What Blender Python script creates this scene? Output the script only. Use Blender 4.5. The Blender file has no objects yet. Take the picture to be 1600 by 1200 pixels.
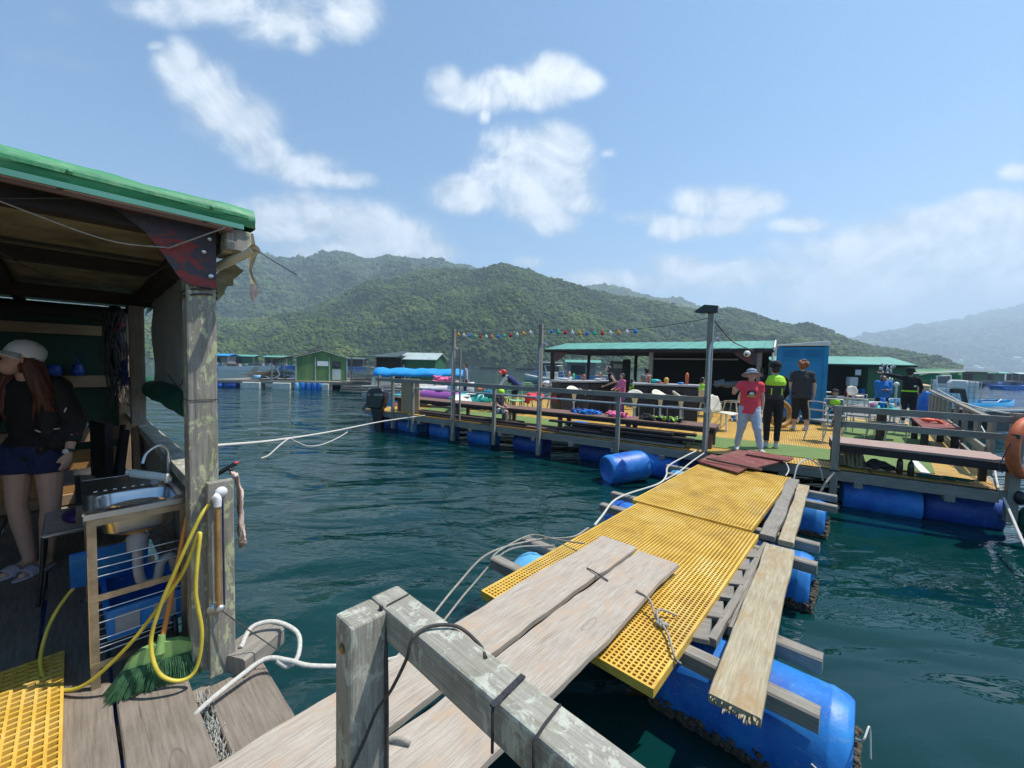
import bpy, bmesh, math, random
import numpy as np
from mathutils import Vector, Matrix, noise
random.seed(7)
R = math.radians
C = bpy.context.scene
COL = C.collection
# ------------------------------------------------------------------ camera
F, PITCH, ROLL, CZ = 620., R(2.77), R(1.26), 2.1
cam = bpy.data.cameras.new('camera'); co = bpy.data.objects.new('camera', cam); COL.objects.link(co)
cam.sensor_width = 36; cam.lens = 36*F/1600; cam.clip_end = 9000; cam.clip_start = .05
CM = Matrix.Rotation(math.pi/2-PITCH, 3, 'X') @ Matrix.Rotation(ROLL, 3, 'Z')
co.matrix_world = Matrix.Translation((0, 0, CZ)) @ CM.to_4x4()
C.camera = co
# ------------------------------------------------------------------ light
SUN_EL, SUN_AZ = R(64), R(82)          # azimuth measured from +Y towards +X
EXPOSURE = 0.62
w = bpy.data.worlds.new('World'); C.world = w; w.use_nodes = True
sl = bpy.data.lights.new('sun', 'SUN'); so = bpy.data.objects.new('sun', sl); COL.objects.link(so)
sl.energy = 4.1; sl.angle = R(.55); sl.color = (1, .95, .87)
sd = Vector((math.sin(SUN_AZ)*math.cos(SUN_EL), math.cos(SUN_AZ)*math.cos(SUN_EL), math.sin(SUN_EL)))
so.rotation_euler = sd.to_track_quat('Z', 'Y').to_euler(); so.location = (0, 0, 60)
C.view_settings.view_transform = 'Standard'; C.view_settings.look = 'None'
C.view_settings.gamma = 1; C.view_settings.exposure = EXPOSURE
C.cycles.max_bounces = 6; C.cycles.volume_bounces = 1; C.cycles.transparent_max_bounces = 8

def ray(x, y): return CM @ Vector(((x-800)/F, -(y-600)/F, -1))
def G(x, y, z):                        # the point of the horizontal plane z seen at photo pixel x, y
    d = ray(x, y); return Vector((0, 0, CZ)) + d*((z-CZ)/d.z)
def at(x, y, Y):                       # the point at distance Y ahead seen at photo pixel x, y
    d = ray(x, y); return Vector((0, 0, CZ)) + d*(Y/d.y)

def world_nodes():
    nt = w.node_tree; N = nt.nodes; L = nt.links; N.clear()
    out = N.new('ShaderNodeOutputWorld'); bg = N.new('ShaderNodeBackground'); L.new(bg.outputs[0], out.inputs[0])
    sky = N.new('ShaderNodeTexSky'); sky.sky_type = 'NISHITA'; sky.sun_disc = False
    sky.sun_elevation = SUN_EL; sky.sun_rotation = SUN_AZ; sky.air_density = 1.0; sky.dust_density = .6; sky.ozone_density = 3.5
    bg.inputs[1].default_value = .12
    tc = N.new('ShaderNodeTexCoord')
    nz = N.new('ShaderNodeVectorMath'); nz.operation = 'NORMALIZE'; L.new(tc.outputs['Generated'], nz.inputs[0])
    sep = N.new('ShaderNodeSeparateXYZ'); L.new(nz.outputs[0], sep.inputs[0])
    def M(op, a, b=None, c=None, clamp=False):
        n = N.new('ShaderNodeMath'); n.operation = op; n.use_clamp = clamp
        for i, v in enumerate((a, b, c)):
            if v is None: continue
            if isinstance(v, (int, float)): n.inputs[i].default_value = v
            else: L.new(v, n.inputs[i])
        return n.outputs[0]
    ym = M('MAXIMUM', sep.outputs[1], .05)
    gu = M('DIVIDE', sep.outputs[0], ym); gv = M('DIVIDE', sep.outputs[2], ym)
    def noise_(scale, detail, rough=.55, vec=None, dist=0):
        n = N.new('ShaderNodeTexNoise'); n.inputs['Scale'].default_value = scale; n.inputs['Detail'].default_value = detail
        n.inputs['Roughness'].default_value = rough; n.inputs['Distortion'].default_value = dist
        L.new(vec if vec is not None else nz.outputs[0], n.inputs['Vector']); return n.outputs['Fac']
    n1 = noise_(6, 10, .62, dist=.5); n2 = noise_(22, 6, .6); n3 = noise_(3.2, 5, .55)
    # (x, y, rx, ry, weight) of each cloud body
    cl = [(285,98,42,34,1),(315,130,52,42,1),(345,165,56,44,1),(392,200,50,46,1),(415,240,46,34,1),(470,265,70,26,1),(530,280,52,16,1),(245,72,16,8,.8),
          (700,128,30,26,1),(745,150,62,26,1.05),(812,140,70,30,1.1),(862,120,50,32,1.15),(905,128,34,22,1),(757,180,12,14,.8),
          (812,232,52,38,1.1),(868,238,52,40,1.15),(850,290,78,56,1.2),(790,268,46,34,1.05),(730,304,56,26,1.05),(905,318,40,24,1),(870,345,46,24,1),
          (1095,318,40,28,1.05),(1150,322,62,30,1.1),(1195,318,36,20,1),(1070,356,52,20,.95),(1130,352,60,18,.95),(1245,352,52,14,.85),
          (480,345,120,42,1),(570,358,80,40,1.0),(622,378,62,38,1.15),(670,398,50,26,1),(430,345,70,40,1),(540,400,150,30,.95),
          (350,10,150,34,.8),(450,35,90,38,.85),(545,22,54,40,1.05),(480,64,28,24,.8),(828,411,26,12,.85),(985,340,46,14,.55),(950,240,20,10,.5),
          (1560,330,80,26,1.1),(1500,352,100,30,1.1),(1420,372,110,30,1.05),(1340,395,100,28,1),(1520,400,260,60,1),(1590,440,160,70,1),(1380,450,260,50,.95),(1170,430,150,26,.9),(1070,418,70,20,.9),(980,440,110,20,.85),(1590,268,30,14,.7),(170,330,170,50,.6)]
    dens = None
    for (x, y, rx, ry, wt) in cl:
        d = ray(x, y); u0, v0 = d.x/d.y, d.z/d.y
        a = M('MULTIPLY', M('SUBTRACT', gu, u0), F/rx/1.55); b = M('MULTIPLY', M('SUBTRACT', gv, v0), F/ry/1.55)
        q = M('SQRT', M('ADD', M('MULTIPLY', a, a), M('MULTIPLY', b, b)))
        k = M('MULTIPLY', M('SUBTRACT', 1, q, clamp=True), wt)
        dens = k if dens is None else M('SMOOTH_MAX', dens, k, .12)
    sv = N.new('ShaderNodeVectorMath'); sv.operation = 'ADD'; sv.inputs[1].default_value = (.012, 0, .022); L.new(nz.outputs[0], sv.inputs[0]); n1s = noise_(6, 10, .62, vec=sv.outputs[0], dist=.5)
    nn = M('ADD', M('MULTIPLY', M('SUBTRACT', n1, .5), 2.6), M('MULTIPLY', M('SUBTRACT', n2, .5), 1.0))
    dd = M('ADD', dens, M('MULTIPLY', nn, M('MULTIPLY_ADD', dens, .48, .20)))
    mr = N.new('ShaderNodeMapRange'); mr.interpolation_type = 'SMOOTHSTEP'; mr.inputs[1].default_value = .14; mr.inputs[2].default_value = .66
    L.new(dd, mr.inputs[0])
    front = M('GREATER_THAN', sep.outputs[1], .06)
    fac = M('MULTIPLY', M('MULTIPLY', mr.outputs[0], front), .93)
    # pale veil near the horizon and towards the right
    hz = M('SUBTRACT', 1, M('MULTIPLY', M('ABSOLUTE', sep.outputs[2]), 2.0), clamp=True)
    hz = M('MULTIPLY', M('MULTIPLY', hz, hz), M('MULTIPLY_ADD', n3, .7, M('MULTIPLY_ADD', gu, .22, .22)), clamp=True)
    gain = N.new('ShaderNodeMixRGB'); gain.blend_type = 'MULTIPLY'; gain.inputs[0].default_value = 1; gain.inputs[2].default_value = (.56, .85, .93, 1); L.new(sky.outputs[0], gain.inputs[1])
    mixh = N.new('ShaderNodeMixRGB'); L.new(hz, mixh.inputs[0]); L.new(gain.outputs[0], mixh.inputs[1]); mixh.inputs[2].default_value = (3.2, 3.9, 4.6, 1)
    ccol = N.new('ShaderNodeMixRGB'); sh = M('ADD', M('MULTIPLY_ADD', M('SUBTRACT', dd, .28), .80, .22), M('MULTIPLY', M('SUBTRACT', n1, n1s), 4.0), clamp=True)  # lit and shaded cloud sides painted into the colour from offset noise
    L.new(sh, ccol.inputs[0]); ccol.inputs[1].default_value = (2.9, 3.45, 4.0, 1); ccol.inputs[2].default_value = (6.1, 6.3, 6.5, 1)
    mx = N.new('ShaderNodeMixRGB'); L.new(fac, mx.inputs[0]); L.new(mixh.outputs[0], mx.inputs[1]); L.new(ccol.outputs[0], mx.inputs[2])
    L.new(mx.outputs[0], bg.inputs[0])
world_nodes()

# ------------------------------------------------------------------ materials
MATS = {}
def newmat(name):
    m = bpy.data.materials.new(name); m.use_nodes = True; MATS[name] = m
    nt = m.node_tree; b = nt.nodes['Principled BSDF']; return m, nt, nt.nodes, nt.links, b
def ramp(N, L, fac, stops, interp='LINEAR'):
    r = N.new('ShaderNodeValToRGB'); r.color_ramp.interpolation = interp
    e = r.color_ramp.elements
    while len(e) < len(stops): e.new(.5)
    for i, (p, c) in enumerate(stops):
        e[i].position = p; e[i].color = (*c, 1) if len(c) == 3 else c
    L.new(fac, r.inputs[0]); return r.outputs[0]
def texn(N, L, vec, scale, detail=4, rough=.55, mapping=None, dist=0):
    if mapping:
        mp = N.new('ShaderNodeMapping'); mp.inputs['Scale'].default_value = mapping; L.new(vec, mp.inputs[0]); vec = mp.outputs[0]
    n = N.new('ShaderNodeTexNoise'); n.inputs['Scale'].default_value = scale; n.inputs['Detail'].default_value = detail
    n.inputs['Roughness'].default_value = rough; n.inputs['Distortion'].default_value = dist
    L.new(vec, n.inputs['Vector']); return n.outputs['Fac']
def mixc(N, L, fac, a, b, mode='MIX'):
    m = N.new('ShaderNodeMixRGB'); m.blend_type = mode
    for i, v in enumerate((fac, a, b)):
        if isinstance(v, (int, float)): m.inputs[i].default_value = v
        elif isinstance(v, tuple): m.inputs[i].default_value = (*v, 1) if len(v) == 3 else v
        else: L.new(v, m.inputs[i])
    return m.outputs[0]
def bump(N, L, b, h, strength=.3, dist=.01):
    n = N.new('ShaderNodeBump'); n.inputs['Strength'].default_value = strength; n.inputs['Distance'].default_value = dist
    L.new(h, n.inputs['Height']); L.new(n.outputs[0], b.inputs['Normal'])
def plain(name, col, rough=.5, metal=0, var=.25, scale=6, bmp=.1, spec=.5, tr=0):
    m, nt, N, L, b = newmat(name)
    tc = N.new('ShaderNodeTexCoord').outputs['Object']
    n = texn(N, L, tc, scale, 6, .6)
    d = tuple(c*(1-var) for c in col); e = tuple(min(1, c*(1+var*.6)) for c in col)
    c = ramp(N, L, n, [(.3, d), (.7, e)])
    L.new(c, b.inputs['Base Color']); b.inputs['Roughness'].default_value = rough; b.inputs['Metallic'].default_value = metal
    b.inputs['Specular IOR Level'].default_value = spec
    if tr: b.inputs['Transmission Weight'].default_value = tr
    if name.startswith(('cloth', 'denim', 'jacket', 'towel')): bump(N, L, b, texn(N, L, tc, 7, 3, .5, (1, 1, .6), 1.6), .9, .035)
    elif bmp: bump(N, L, b, texn(N, L, tc, scale*6, 4), bmp, .004)
    return m
def wood(name, c1, c2, dark=(.05, .04, .03), lichen=None, lam=.5, stain=None, fine=1.0, bmp=.5, rough=.85):
    m, nt, N, L, b = newmat(name)
    uv = N.new('ShaderNodeUVMap').outputs[0]; ob = N.new('ShaderNodeTexCoord').outputs['Object']
    g1 = texn(N, L, uv, 1, 8, .7, (46*fine, 1.6, 1), .25)
    g2 = texn(N, L, uv, 1, 4, .6, (150*fine, 5, 1))
    bl = texn(N, L, uv, 1, 8, .68, (7, 4.5, 1), .3); sw = texn(N, L, uv, 1, 3, .6, (6, 130, 1)); fi = texn(N, L, uv, 260, 3, .6)
    cr = texn(N, L, uv, 1, 3, .5, (55*fine, .9, 1), 1.2)
    f = mixc(N, L, .55, g1, bl); f = mixc(N, L, .12, f, sw); f = mixc(N, L, .14, f, fi)
    c = ramp(N, L, f, [(.33, c2), (.62, c1)])
    c = mixc(N, L, ramp(N, L, g2, [(.35, (0, 0, 0)), (.6, (1, 1, 1))]), mixc(N, L, 1, c, (.72, .70, .68), 'MULTIPLY'), c)
    if stain is not None:
        st = texn(N, L, uv, 1, 6, .7, (9, 3, 1), 1)
        c = mixc(N, L, ramp(N, L, st, [(.5, (0, 0, 0)), (.66, (1, 1, 1))]), c, stain)
    crm = ramp(N, L, cr, [(.24, (1, 1, 1)), (.29, (0, 0, 0))])
    c = mixc(N, L, crm, c, dark)
    # knots
    vo = N.new('ShaderNodeTexVoronoi'); mp = N.new('ShaderNodeMapping'); mp.inputs['Scale'].default_value = (5.5, 1.5, 1)
    L.new(uv, mp.inputs[0]); L.new(mp.outputs[0], vo.inputs['Vector']); vo.inputs['Scale'].default_value = 1
    sc_ = N.new('ShaderNodeSeparateColor'); L.new(vo.outputs['Color'], sc_.inputs[0]); gt = N.new('ShaderNodeMath'); gt.operation = 'GREATER_THAN'; gt.inputs[1].default_value = .45; L.new(sc_.outputs[0], gt.inputs[0])
    kn = ramp(N, L, vo.outputs['Distance'], [(0, (1, 1, 1)), (.035, (.7, .7, .7)), (.05, (.1, .1, .1)), (.13, (.05, .05, .05)), (.15, (.55, .55, .55)), (.165, (0, 0, 0))]); kn = mixc(N, L, 1, kn, gt.outputs[0], 'MULTIPLY')
    c = mixc(N, L, mixc(N, L, 1, kn, (.75, .75, .75), 'MULTIPLY'), c, dark)
    if lichen is not None:
        ln = texn(N, L, ob, 17, 9, .72, (1, 1, .45), .6); lm = ramp(N, L, ln, [(lam, (0, 0, 0)), (lam+.05, (1, 1, 1))])
        c = mixc(N, L, lm, c, lichen)
        ln2 = texn(N, L, ob, 9, 6, .6, (1, 1, .4)); c = mixc(N, L, ramp(N, L, ln2, [(.5, (0, 0, 0)), (.75, (.5, .5, .5))]), c, (.12, .13, .05))
    L.new(c, b.inputs['Base Color']); b.inputs['Roughness'].default_value = rough; b.inputs['Specular IOR Level'].default_value = .25
    hm = mixc(N, L, .5, g1, g2); hm = mixc(N, L, crm, hm, (0, 0, 0))
    bump(N, L, b, hm, bmp, .006)
    return m
wood('wood_grey', (.36, .33, .28), (.19, .17, .145))
wood('wood_pale', (.53, .47, .395), (.36, .305, .25), dark=(.16, .12, .09), stain=(.46, .34, .245), fine=.9, bmp=.25)
wood('wood_deck', (.29, .245, .20), (.18, .15, .12), dark=(.05, .04, .035), fine=.6, bmp=.35)
wood('wood_rail', (.44, .42, .36), (.24, .23, .19), dark=(.06, .055, .045), lichen=(.48, .49, .41), lam=.53, fine=.9)
wood('wood_post', (.36, .34, .30), (.20, .19, .16), dark=(.06, .055, .045), lichen=(.48, .50, .30), lam=.53)
wood('wood_yellow', (.50, .43, .29), (.33, .28, .20), dark=(.12, .09, .06), stain=(.36, .25, .13), fine=.7)
wood('wood_brown', (.25, .15, .12), (.15, .09, .075), dark=(.04, .03, .03), fine=.6)
wood('wood_pink', (.50, .36, .31), (.36, .25, .215), dark=(.12, .08, .07), fine=.6)
wood('wood_dark', (.055, .045, .042), (.025, .022, .022), fine=.8)
wood('wood_stud', (.42, .30, .19), (.27, .19, .12), dark=(.08, .05, .03))
wood('plywood', (.52, .30, .12), (.40, .22, .09), dark=(.18, .09, .04), fine=.4, bmp=.1, rough=.6)
wood('wood_maroon', (.26, .085, .075), (.17, .055, .05), dark=(.07, .02, .02), stain=(.30, .16, .13), bmp=.3, fine=.5)
plain('steel', (.62, .63, .64), .28, 1, .12, 9, .03)
plain('galv', (.50, .51, .52), .42, .85, .2, 25, .05)
plain('old_steel', (.42, .36, .27), .4, .8, .3, 14, .08)
plain('black_metal', (.02, .02, .022), .45, 0, .3, 20, .05)
plain('black_plastic', (.012, .013, .016), .3, 0, .2, 8, 0)
plain('white_plastic', (.72, .71, .67), .4, 0, .1, 8, .02)
plain('cream_plastic', (.68, .63, .50), .4, 0, .12, 8, .02)
plain('white_paint', (.74, .75, .74), .45, 0, .12, 6, .03)
plain('grey_plastic', (.36, .36, .37), .5, 0, .2, 8, .02)
plain('blue_toilet', (.004, .22, .47), .45, 0, .12, 2, .02)
plain('teal_plastic', (.03, .42, .38), .4, 0, .15, 6, .02)
plain('red_plastic', (.62, .03, .03), .4, 0, .15, 6, .02)
plain('neon', (.42, .80, .03), .7, 0, .15, 20, .1)
plain('neon_orange', (.95, .13, .05), .5, 0, .1, 9, .02)
plain('ring_orange', (.60, .13, .035), .6, 0, .25, 9, .1)
plain('ring_tan', (.46, .24, .06), .6, 0, .25, 9, .1)
plain('purple_plastic', (.36, .10, .40), .4, 0, .12, 4, .02)
plain('green_chair', (.24, .50, .27), .5, 0, .12, 6, .02)
plain('rope_white', (.58, .56, .50), .9, 0, .25, 60, .5)
plain('rope_grey', (.36, .33, .28), .9, 0, .35, 60, .6)
plain('rope_dark', (.06, .055, .05), .8, 0, .35, 60, .4)
plain('hose', (.62, .50, .06), .38, 0, .25, 12, .03)
plain('bamboo', (.62, .24, .05), .5, 0, .25, 14, .06)
plain('brass_tan', (.40, .23, .08), .4, .3, .3, 20, .06)
plain('broom_green', (.24, .42, .14), .5, 0, .2, 12, .03)
plain('bristle', (.08, .22, .10), .7, 0, .5, 40, .2)
plain('net_green', (.005, .10, .06), .8, 0, .4, 30, .4)
plain('towel', (.60, .45, .38), .95, 0, .12, 30, .4)
plain('foam', (.62, .62, .55), .8, 0, .2, 4, .2)
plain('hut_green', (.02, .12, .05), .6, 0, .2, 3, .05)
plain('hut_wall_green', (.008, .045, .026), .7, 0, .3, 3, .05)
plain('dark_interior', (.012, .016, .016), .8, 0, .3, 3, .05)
plain('tarp_grey', (.30, .33, .33), .7, 0, .2, 3, .2)
plain('tarp_dull', (.30, .27, .17), .7, 0, .55, 5, .2)
plain('tarp_blue', (.01, .30, .68), .5, 0, .18, 2, .15)
plain('tarp_dkgreen', (.01, .15, .05), .6, 0, .2, 2, .1)
plain('boat_blue', (.015, .27, .55), .35, 0, .15, 2, .02)
plain('bottle_brown', (.05, .022, .006), .1, 0, .2, 4, 0)
plain('bottle_green', (.015, .04, .012), .1, 0, .2, 4, 0)
plain('shadecloth', (.025, .03, .03), .8, 0, .3, 3, .1)
plain('roof_mint', (.10, .32, .25), .55, 0, .22, 1.2, .06)
plain('roof_dark', (.07, .10, .10), .6, 0, .3, 2, .06)
plain('roof_pale', (.42, .50, .47), .55, 0, .2, 2, .06)
plain('wicker', (.58, .42, .26), .8, 0, .3, 30, .4)
plain('barnacle', (.09, .075, .05), .95, 0, .7, 40, .6)
plain('skin', (.55, .34, .25), .5, 0, .08, 8, .03)
plain('skin_tan', (.33, .175, .115), .5, 0, .08, 8, .03)
plain('hair_auburn', (.10, .030, .015), .5, 0, .4, 40, .3)
plain('hair_orange', (.26, .085, .02), .55, 0, .4, 40, .4)
plain('hair_dark', (.012, .009, .008), .45, 0, .4, 40, .3)
plain('cap_white', (.82, .82, .84), .85, 0, .06, 12, .1)
plain('cloth_black', (.010, .010, .012), .9, 0, .3, 14, .3)
plain('cloth_charcoal', (.035, .036, .042), .9, 0, .2, 14, .3)
plain('cloth_grey', (.19, .20, .21), .9, 0, .2, 14, .3)
plain('denim', (.015, .025, .085), .9, 0, .3, 60, .4)
plain('denim_pale', (.42, .51, .62), .9, 0, .18, 20, .3)
plain('cloth_red', (.80, .07, .10), .9, 0, .12, 14, .3)
plain('cloth_pink', (.72, .16, .32), .9, 0, .15, 14, .3)
plain('cloth_blue', (.01, .17, .55), .85, 0, .2, 14, .3)
plain('cloth_teal', (.01, .20, .30), .85, 0, .2, 14, .3)
plain('cloth_white', (.66, .66, .64), .9, 0, .1, 14, .3)
plain('cloth_navy', (.015, .03, .13), .85, 0, .2, 14, .3)
plain('hat_pattern', (.30, .36, .46), .9, 0, .5, 45, .2)
plain('eye_dark', (.02, .012, .01), .3, 0, .1, 5, 0)
plain('lip', (.34, .10, .09), .5, 0, .1, 5, 0)
plain('shoe_white', (.62, .62, .60), .7, 0, .15, 20, .1)
plain('slipper', (.46, .42, .50), .8, 0, .12, 20, .1)
plain('yellow_paint', (.55, .40, .06), .6, 0, .3, 4, .1)
plain('glass_dark', (.02, .03, .035), .08, 0, .1, 4, 0)
plain('purple_gear', (.05, .02, .12), .4, 0, .4, 14, .05)
for nm, cc in (('bulb_blue', (.03, .22, .62)), ('bulb_green', (.04, .50, .30)), ('bulb_red', (.55, .03, .03)), ('bulb_white', (.7, .72, .68)), ('bulb_orange', (.75, .35, .05))):
    plain(nm, cc, .2, 0, .05, 3, 0)

def special():
    # yellow grating plastic
    m, nt, N, L, b = newmat('grating')
    ob = N.new('ShaderNodeTexCoord').outputs['Object']
    n = texn(N, L, ob, 3.2, 8, .68, None, .4); n2 = texn(N, L, ob, 60, 3)
    c = ramp(N, L, n, [(.30, (.50, .28, .04)), (.5, (.72, .44, .06)), (.70, (.78, .55, .16))])
    c = mixc(N, L, ramp(N, L, n2, [(.55, (0, 0, 0)), (.75, (.5, .5, .5))]), c, (.45, .30, .10))
    n3 = texn(N, L, ob, 1.1, 7, .7, None, .8); c = mixc(N, L, ramp(N, L, n3, [(.50, (0, 0, 0)), (.66, (.55, .55, .55))]), c, (.42, .27, .09))
    L.new(c, b.inputs['Base Color']); b.inputs['Roughness'].default_value = .6; bump(N, L, b, n2, .25, .002)
    # far deck panels of the same grating, moulded grid drawn as a fine pattern of cells
    for name, swap in (('grating_panel', 0), ('grating_panel_side', 1)):
        m, nt, N, L, b = newmat(name)
        uv = N.new('ShaderNodeUVMap').outputs[0]
        br = N.new('ShaderNodeTexBrick'); br.offset = 0; br.squash = 1
        br.inputs['Scale'].default_value = 1; br.inputs['Brick Width'].default_value = .04; br.inputs['Row Height'].default_value = .04
        br.inputs['Mortar Size'].default_value = .008; br.inputs['Mortar Smooth'].default_value = .1
        br.inputs['Color1'].default_value = (.16, .08, .02, 1); br.inputs['Color2'].default_value = (.10, .06, .02, 1)
        L.new(uv, br.inputs['Vector'])
        n = texn(N, L, uv, 2.2, 8, .68)
        c = ramp(N, L, n, [(.34, (.50, .25, .03)), (.5, (.72, .42, .05)), (.68, (.76, .52, .13))])
        L.new(c, br.inputs['Mortar']); 
        pn = N.new('ShaderNodeTexBrick'); pn.offset = .5; pn.inputs['Scale'].default_value = 1; pn.inputs['Brick Width'].default_value = 3.6; pn.inputs['Row Height'].default_value = 1.2
        pn.inputs['Mortar Size'].default_value = .012; pn.inputs['Color1'].default_value = (1, 1, 1, 1); pn.inputs['Color2'].default_value = (.86, .86, .86, 1); pn.inputs['Mortar'].default_value = (.25, .2, .15, 1)
        L.new(uv, pn.inputs['Vector'])
        L.new(mixc(N, L, 1, br.outputs['Color'], pn.outputs['Color'], 'MULTIPLY'), b.inputs['Base Color']); b.inputs['Roughness'].default_value = .6
        bump(N, L, b, br.outputs['Fac'], .4, .008)
    m, nt, N, L, b = newmat('turf')
    ob = N.new('ShaderNodeTexCoord').outputs['Object']
    n = texn(N, L, ob, 1.6, 6, .6); n2 = texn(N, L, ob, 240, 2)
    c = mixc(N, L, .45, ramp(N, L, n, [(.3, (.10, .17, .045)), (.7, (.17, .25, .075))]), ramp(N, L, n2, [(.3, (.06, .12, .03)), (.7, (.20, .28, .09))]))
    L.new(c, b.inputs['Base Color']); b.inputs['Roughness'].default_value = .95; bump(N, L, b, n2, .6, .006)
    # blue drum plastic, faded in patches on top-facing weathered areas by noise only
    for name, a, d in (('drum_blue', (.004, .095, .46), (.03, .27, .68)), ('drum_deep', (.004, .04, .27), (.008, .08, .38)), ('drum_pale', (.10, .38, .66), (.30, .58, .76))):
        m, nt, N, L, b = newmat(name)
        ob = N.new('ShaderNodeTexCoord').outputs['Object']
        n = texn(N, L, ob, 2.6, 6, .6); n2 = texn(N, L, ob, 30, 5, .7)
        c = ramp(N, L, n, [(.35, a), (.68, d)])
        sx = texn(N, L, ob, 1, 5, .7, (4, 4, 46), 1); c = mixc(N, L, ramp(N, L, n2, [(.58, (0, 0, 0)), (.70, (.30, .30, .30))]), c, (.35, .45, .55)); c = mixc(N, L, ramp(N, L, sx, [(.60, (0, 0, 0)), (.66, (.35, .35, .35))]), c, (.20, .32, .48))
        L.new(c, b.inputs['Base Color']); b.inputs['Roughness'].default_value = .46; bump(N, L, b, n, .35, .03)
    # striped tarp roof
    m, nt, N, L, b = newmat('tarp_green')
    uv = N.new('ShaderNodeUVMap').outputs[0]
    n = texn(N, L, uv, 1, 8, .7, (2.2, 7, 1), 1.2); n2 = texn(N, L, uv, 1, 6, .7, (9, 30, 1), .6); n3 = texn(N, L, uv, 1, 4, .6, (240, 240, 1))
    c = ramp(N, L, n, [(.3, (.02, .17, .07)), (.5, (.05, .28, .12)), (.62, (.16, .38, .19)), (.75, (.34, .36, .20))])
    c = mixc(N, L, ramp(N, L, n2, [(.5, (0, 0, 0)), (.75, (.55, .55, .55))]), c, (.16, .30, .16))
    L.new(c, b.inputs['Base Color']); b.inputs['Roughness'].default_value = .55
    bump(N, L, b, n, .35, .02)
    # painted plate with red rust patches
    m, nt, N, L, b = newmat('gusset_plate')
    ob = N.new('ShaderNodeTexCoord').outputs['Object']
    n = texn(N, L, ob, 5.5, 9, .7, (1, 1, 2.0), .8); n2 = texn(N, L, ob, 50, 5)
    c = mixc(N, L, ramp(N, L, n, [(.53, (0, 0, 0)), (.56, (1, 1, 1))]), (.05, .042, .055), (.24, .025, .02))
    c = mixc(N, L, ramp(N, L, n2, [(.5, (0, 0, 0)), (.8, (.4, .4, .4))]), c, (.14, .11, .11))
    L.new(c, b.inputs['Base Color']); b.inputs['Roughness'].default_value = .6
    # corrugated weathered green sheet (far hut)
    m, nt, N, L, b = newmat('green_sheet')
    ob = N.new('ShaderNodeTexCoord').outputs['Object']
    n = texn(N, L, ob, 1.1, 6, .6, (2.2, 2.2, .35)); n2 = texn(N, L, ob, 2.5, 6, .7, (3, 3, .12))
    c = ramp(N, L, n, [(.35, (.07, .15, .05)), (.65, (.13, .24, .08))])
    c = mixc(N, L, ramp(N, L, n2, [(.60, (0, 0, 0)), (.68, (.7, .7, .7))]), c, (.30, .38, .30))
    L.new(c, b.inputs['Base Color']); b.inputs['Roughness'].default_value = .6
    m, nt, N, L, b = newmat('rust_roof')
    ob = N.new('ShaderNodeTexCoord').outputs['Object']
    n = texn(N, L, ob, 2.5, 8, .7)
    L.new(ramp(N, L, n, [(.35, (.09, .04, .025)), (.5, (.20, .10, .06)), (.65, (.34, .29, .22))]), b.inputs['Base Color']); b.inputs['Roughness'].default_value = .9
    # checkered / patterned cloth
    m, nt, N, L, b = newmat('check_cloth')
    ob = N.new('ShaderNodeTexCoord').outputs['Object']
    ck = N.new('ShaderNodeTexChecker'); ck.inputs['Scale'].default_value = 14; L.new(ob, ck.inputs[0])
    ck.inputs[1].default_value = (.55, .55, .55, 1); ck.inputs[2].default_value = (.02, .02, .04, 1); L.new(ck.outputs[0], b.inputs['Base Color']); b.inputs['Roughness'].default_value = .9
    m, nt, N, L, b = newmat('mixed_gear')
    ob = N.new('ShaderNodeTexCoord').outputs['Object']
    n = texn(N, L, ob, 9, 2, .4)
    L.new(ramp(N, L, n, [(.35, (.02, .02, .02)), (.5, (.40, .75, .04)), (.58, (.03, .03, .03)), (.66, (.45, .5, .4))], 'CONSTANT'), b.inputs['Base Color']); b.inputs['Roughness'].default_value = .8
    # dark patterned jacket with red and white tags
    m, nt, N, L, b = newmat('jacket_pattern')
    ob = N.new('ShaderNodeTexCoord').outputs['Object']
    n = texn(N, L, ob, 11, 3, .5, None, .7)
    L.new(ramp(N, L, n, [(.0, (.009, .009, .010)), (.62, (.22, .015, .015)), (.68, (.012, .012, .014))], 'CONSTANT'), b.inputs['Base Color']); b.inputs['Roughness'].default_value = .8
    # sea
    m, nt, N, L, b = newmat('sea')
    ob = N.new('ShaderNodeTexCoord').outputs['Object']
    a1 = texn(N, L, ob, 1, 2, .45, (.42, .95, 1), 1.0)
    a2 = texn(N, L, ob, 1, 3, .5, (1.5, 3.4, 1), .9)
    a3 = texn(N, L, ob, 1, 2, .5, (7, 13, 1), .3)
    a0 = texn(N, L, ob, 1, 2, .5, (.10, .16, 1), .6)
    wind = ramp(N, L, a0, [(.40, (.12, .12, .12)), (.62, (1, 1, 1))])
    ra_ = mixc(N, L, 1, mixc(N, L, .22, a2, a3), wind, 'MULTIPLY')
    h = N.new('ShaderNodeMath'); h.operation = 'MULTIPLY_ADD'; L.new(a1, h.inputs[0]); h.inputs[1].default_value = 1.5
    rs = N.new('ShaderNodeMath'); rs.operation = 'MULTIPLY'; L.new(ra_, rs.inputs[0]); rs.inputs[1].default_value = .62; L.new(rs.outputs[0], h.inputs[2])
    L.new(mixc(N, L, a1, (.0010, .021, .021), (.0022, .038, .036)), b.inputs['Base Color'])
    b.inputs['Roughness'].default_value = .02; b.inputs['IOR'].default_value = 1.36; b.inputs['Specular IOR Level'].default_value = .62
    bump(N, L, b, h.outputs[0], 1.0, .108)
    # hillside ground and woods
    m, nt, N, L, b = newmat('hill_ground')
    ob = N.new('ShaderNodeTexCoord').outputs['Object']
    n = texn(N, L, ob, .02, 8, .7); n2 = texn(N, L, ob, .15, 6, .7)
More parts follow.
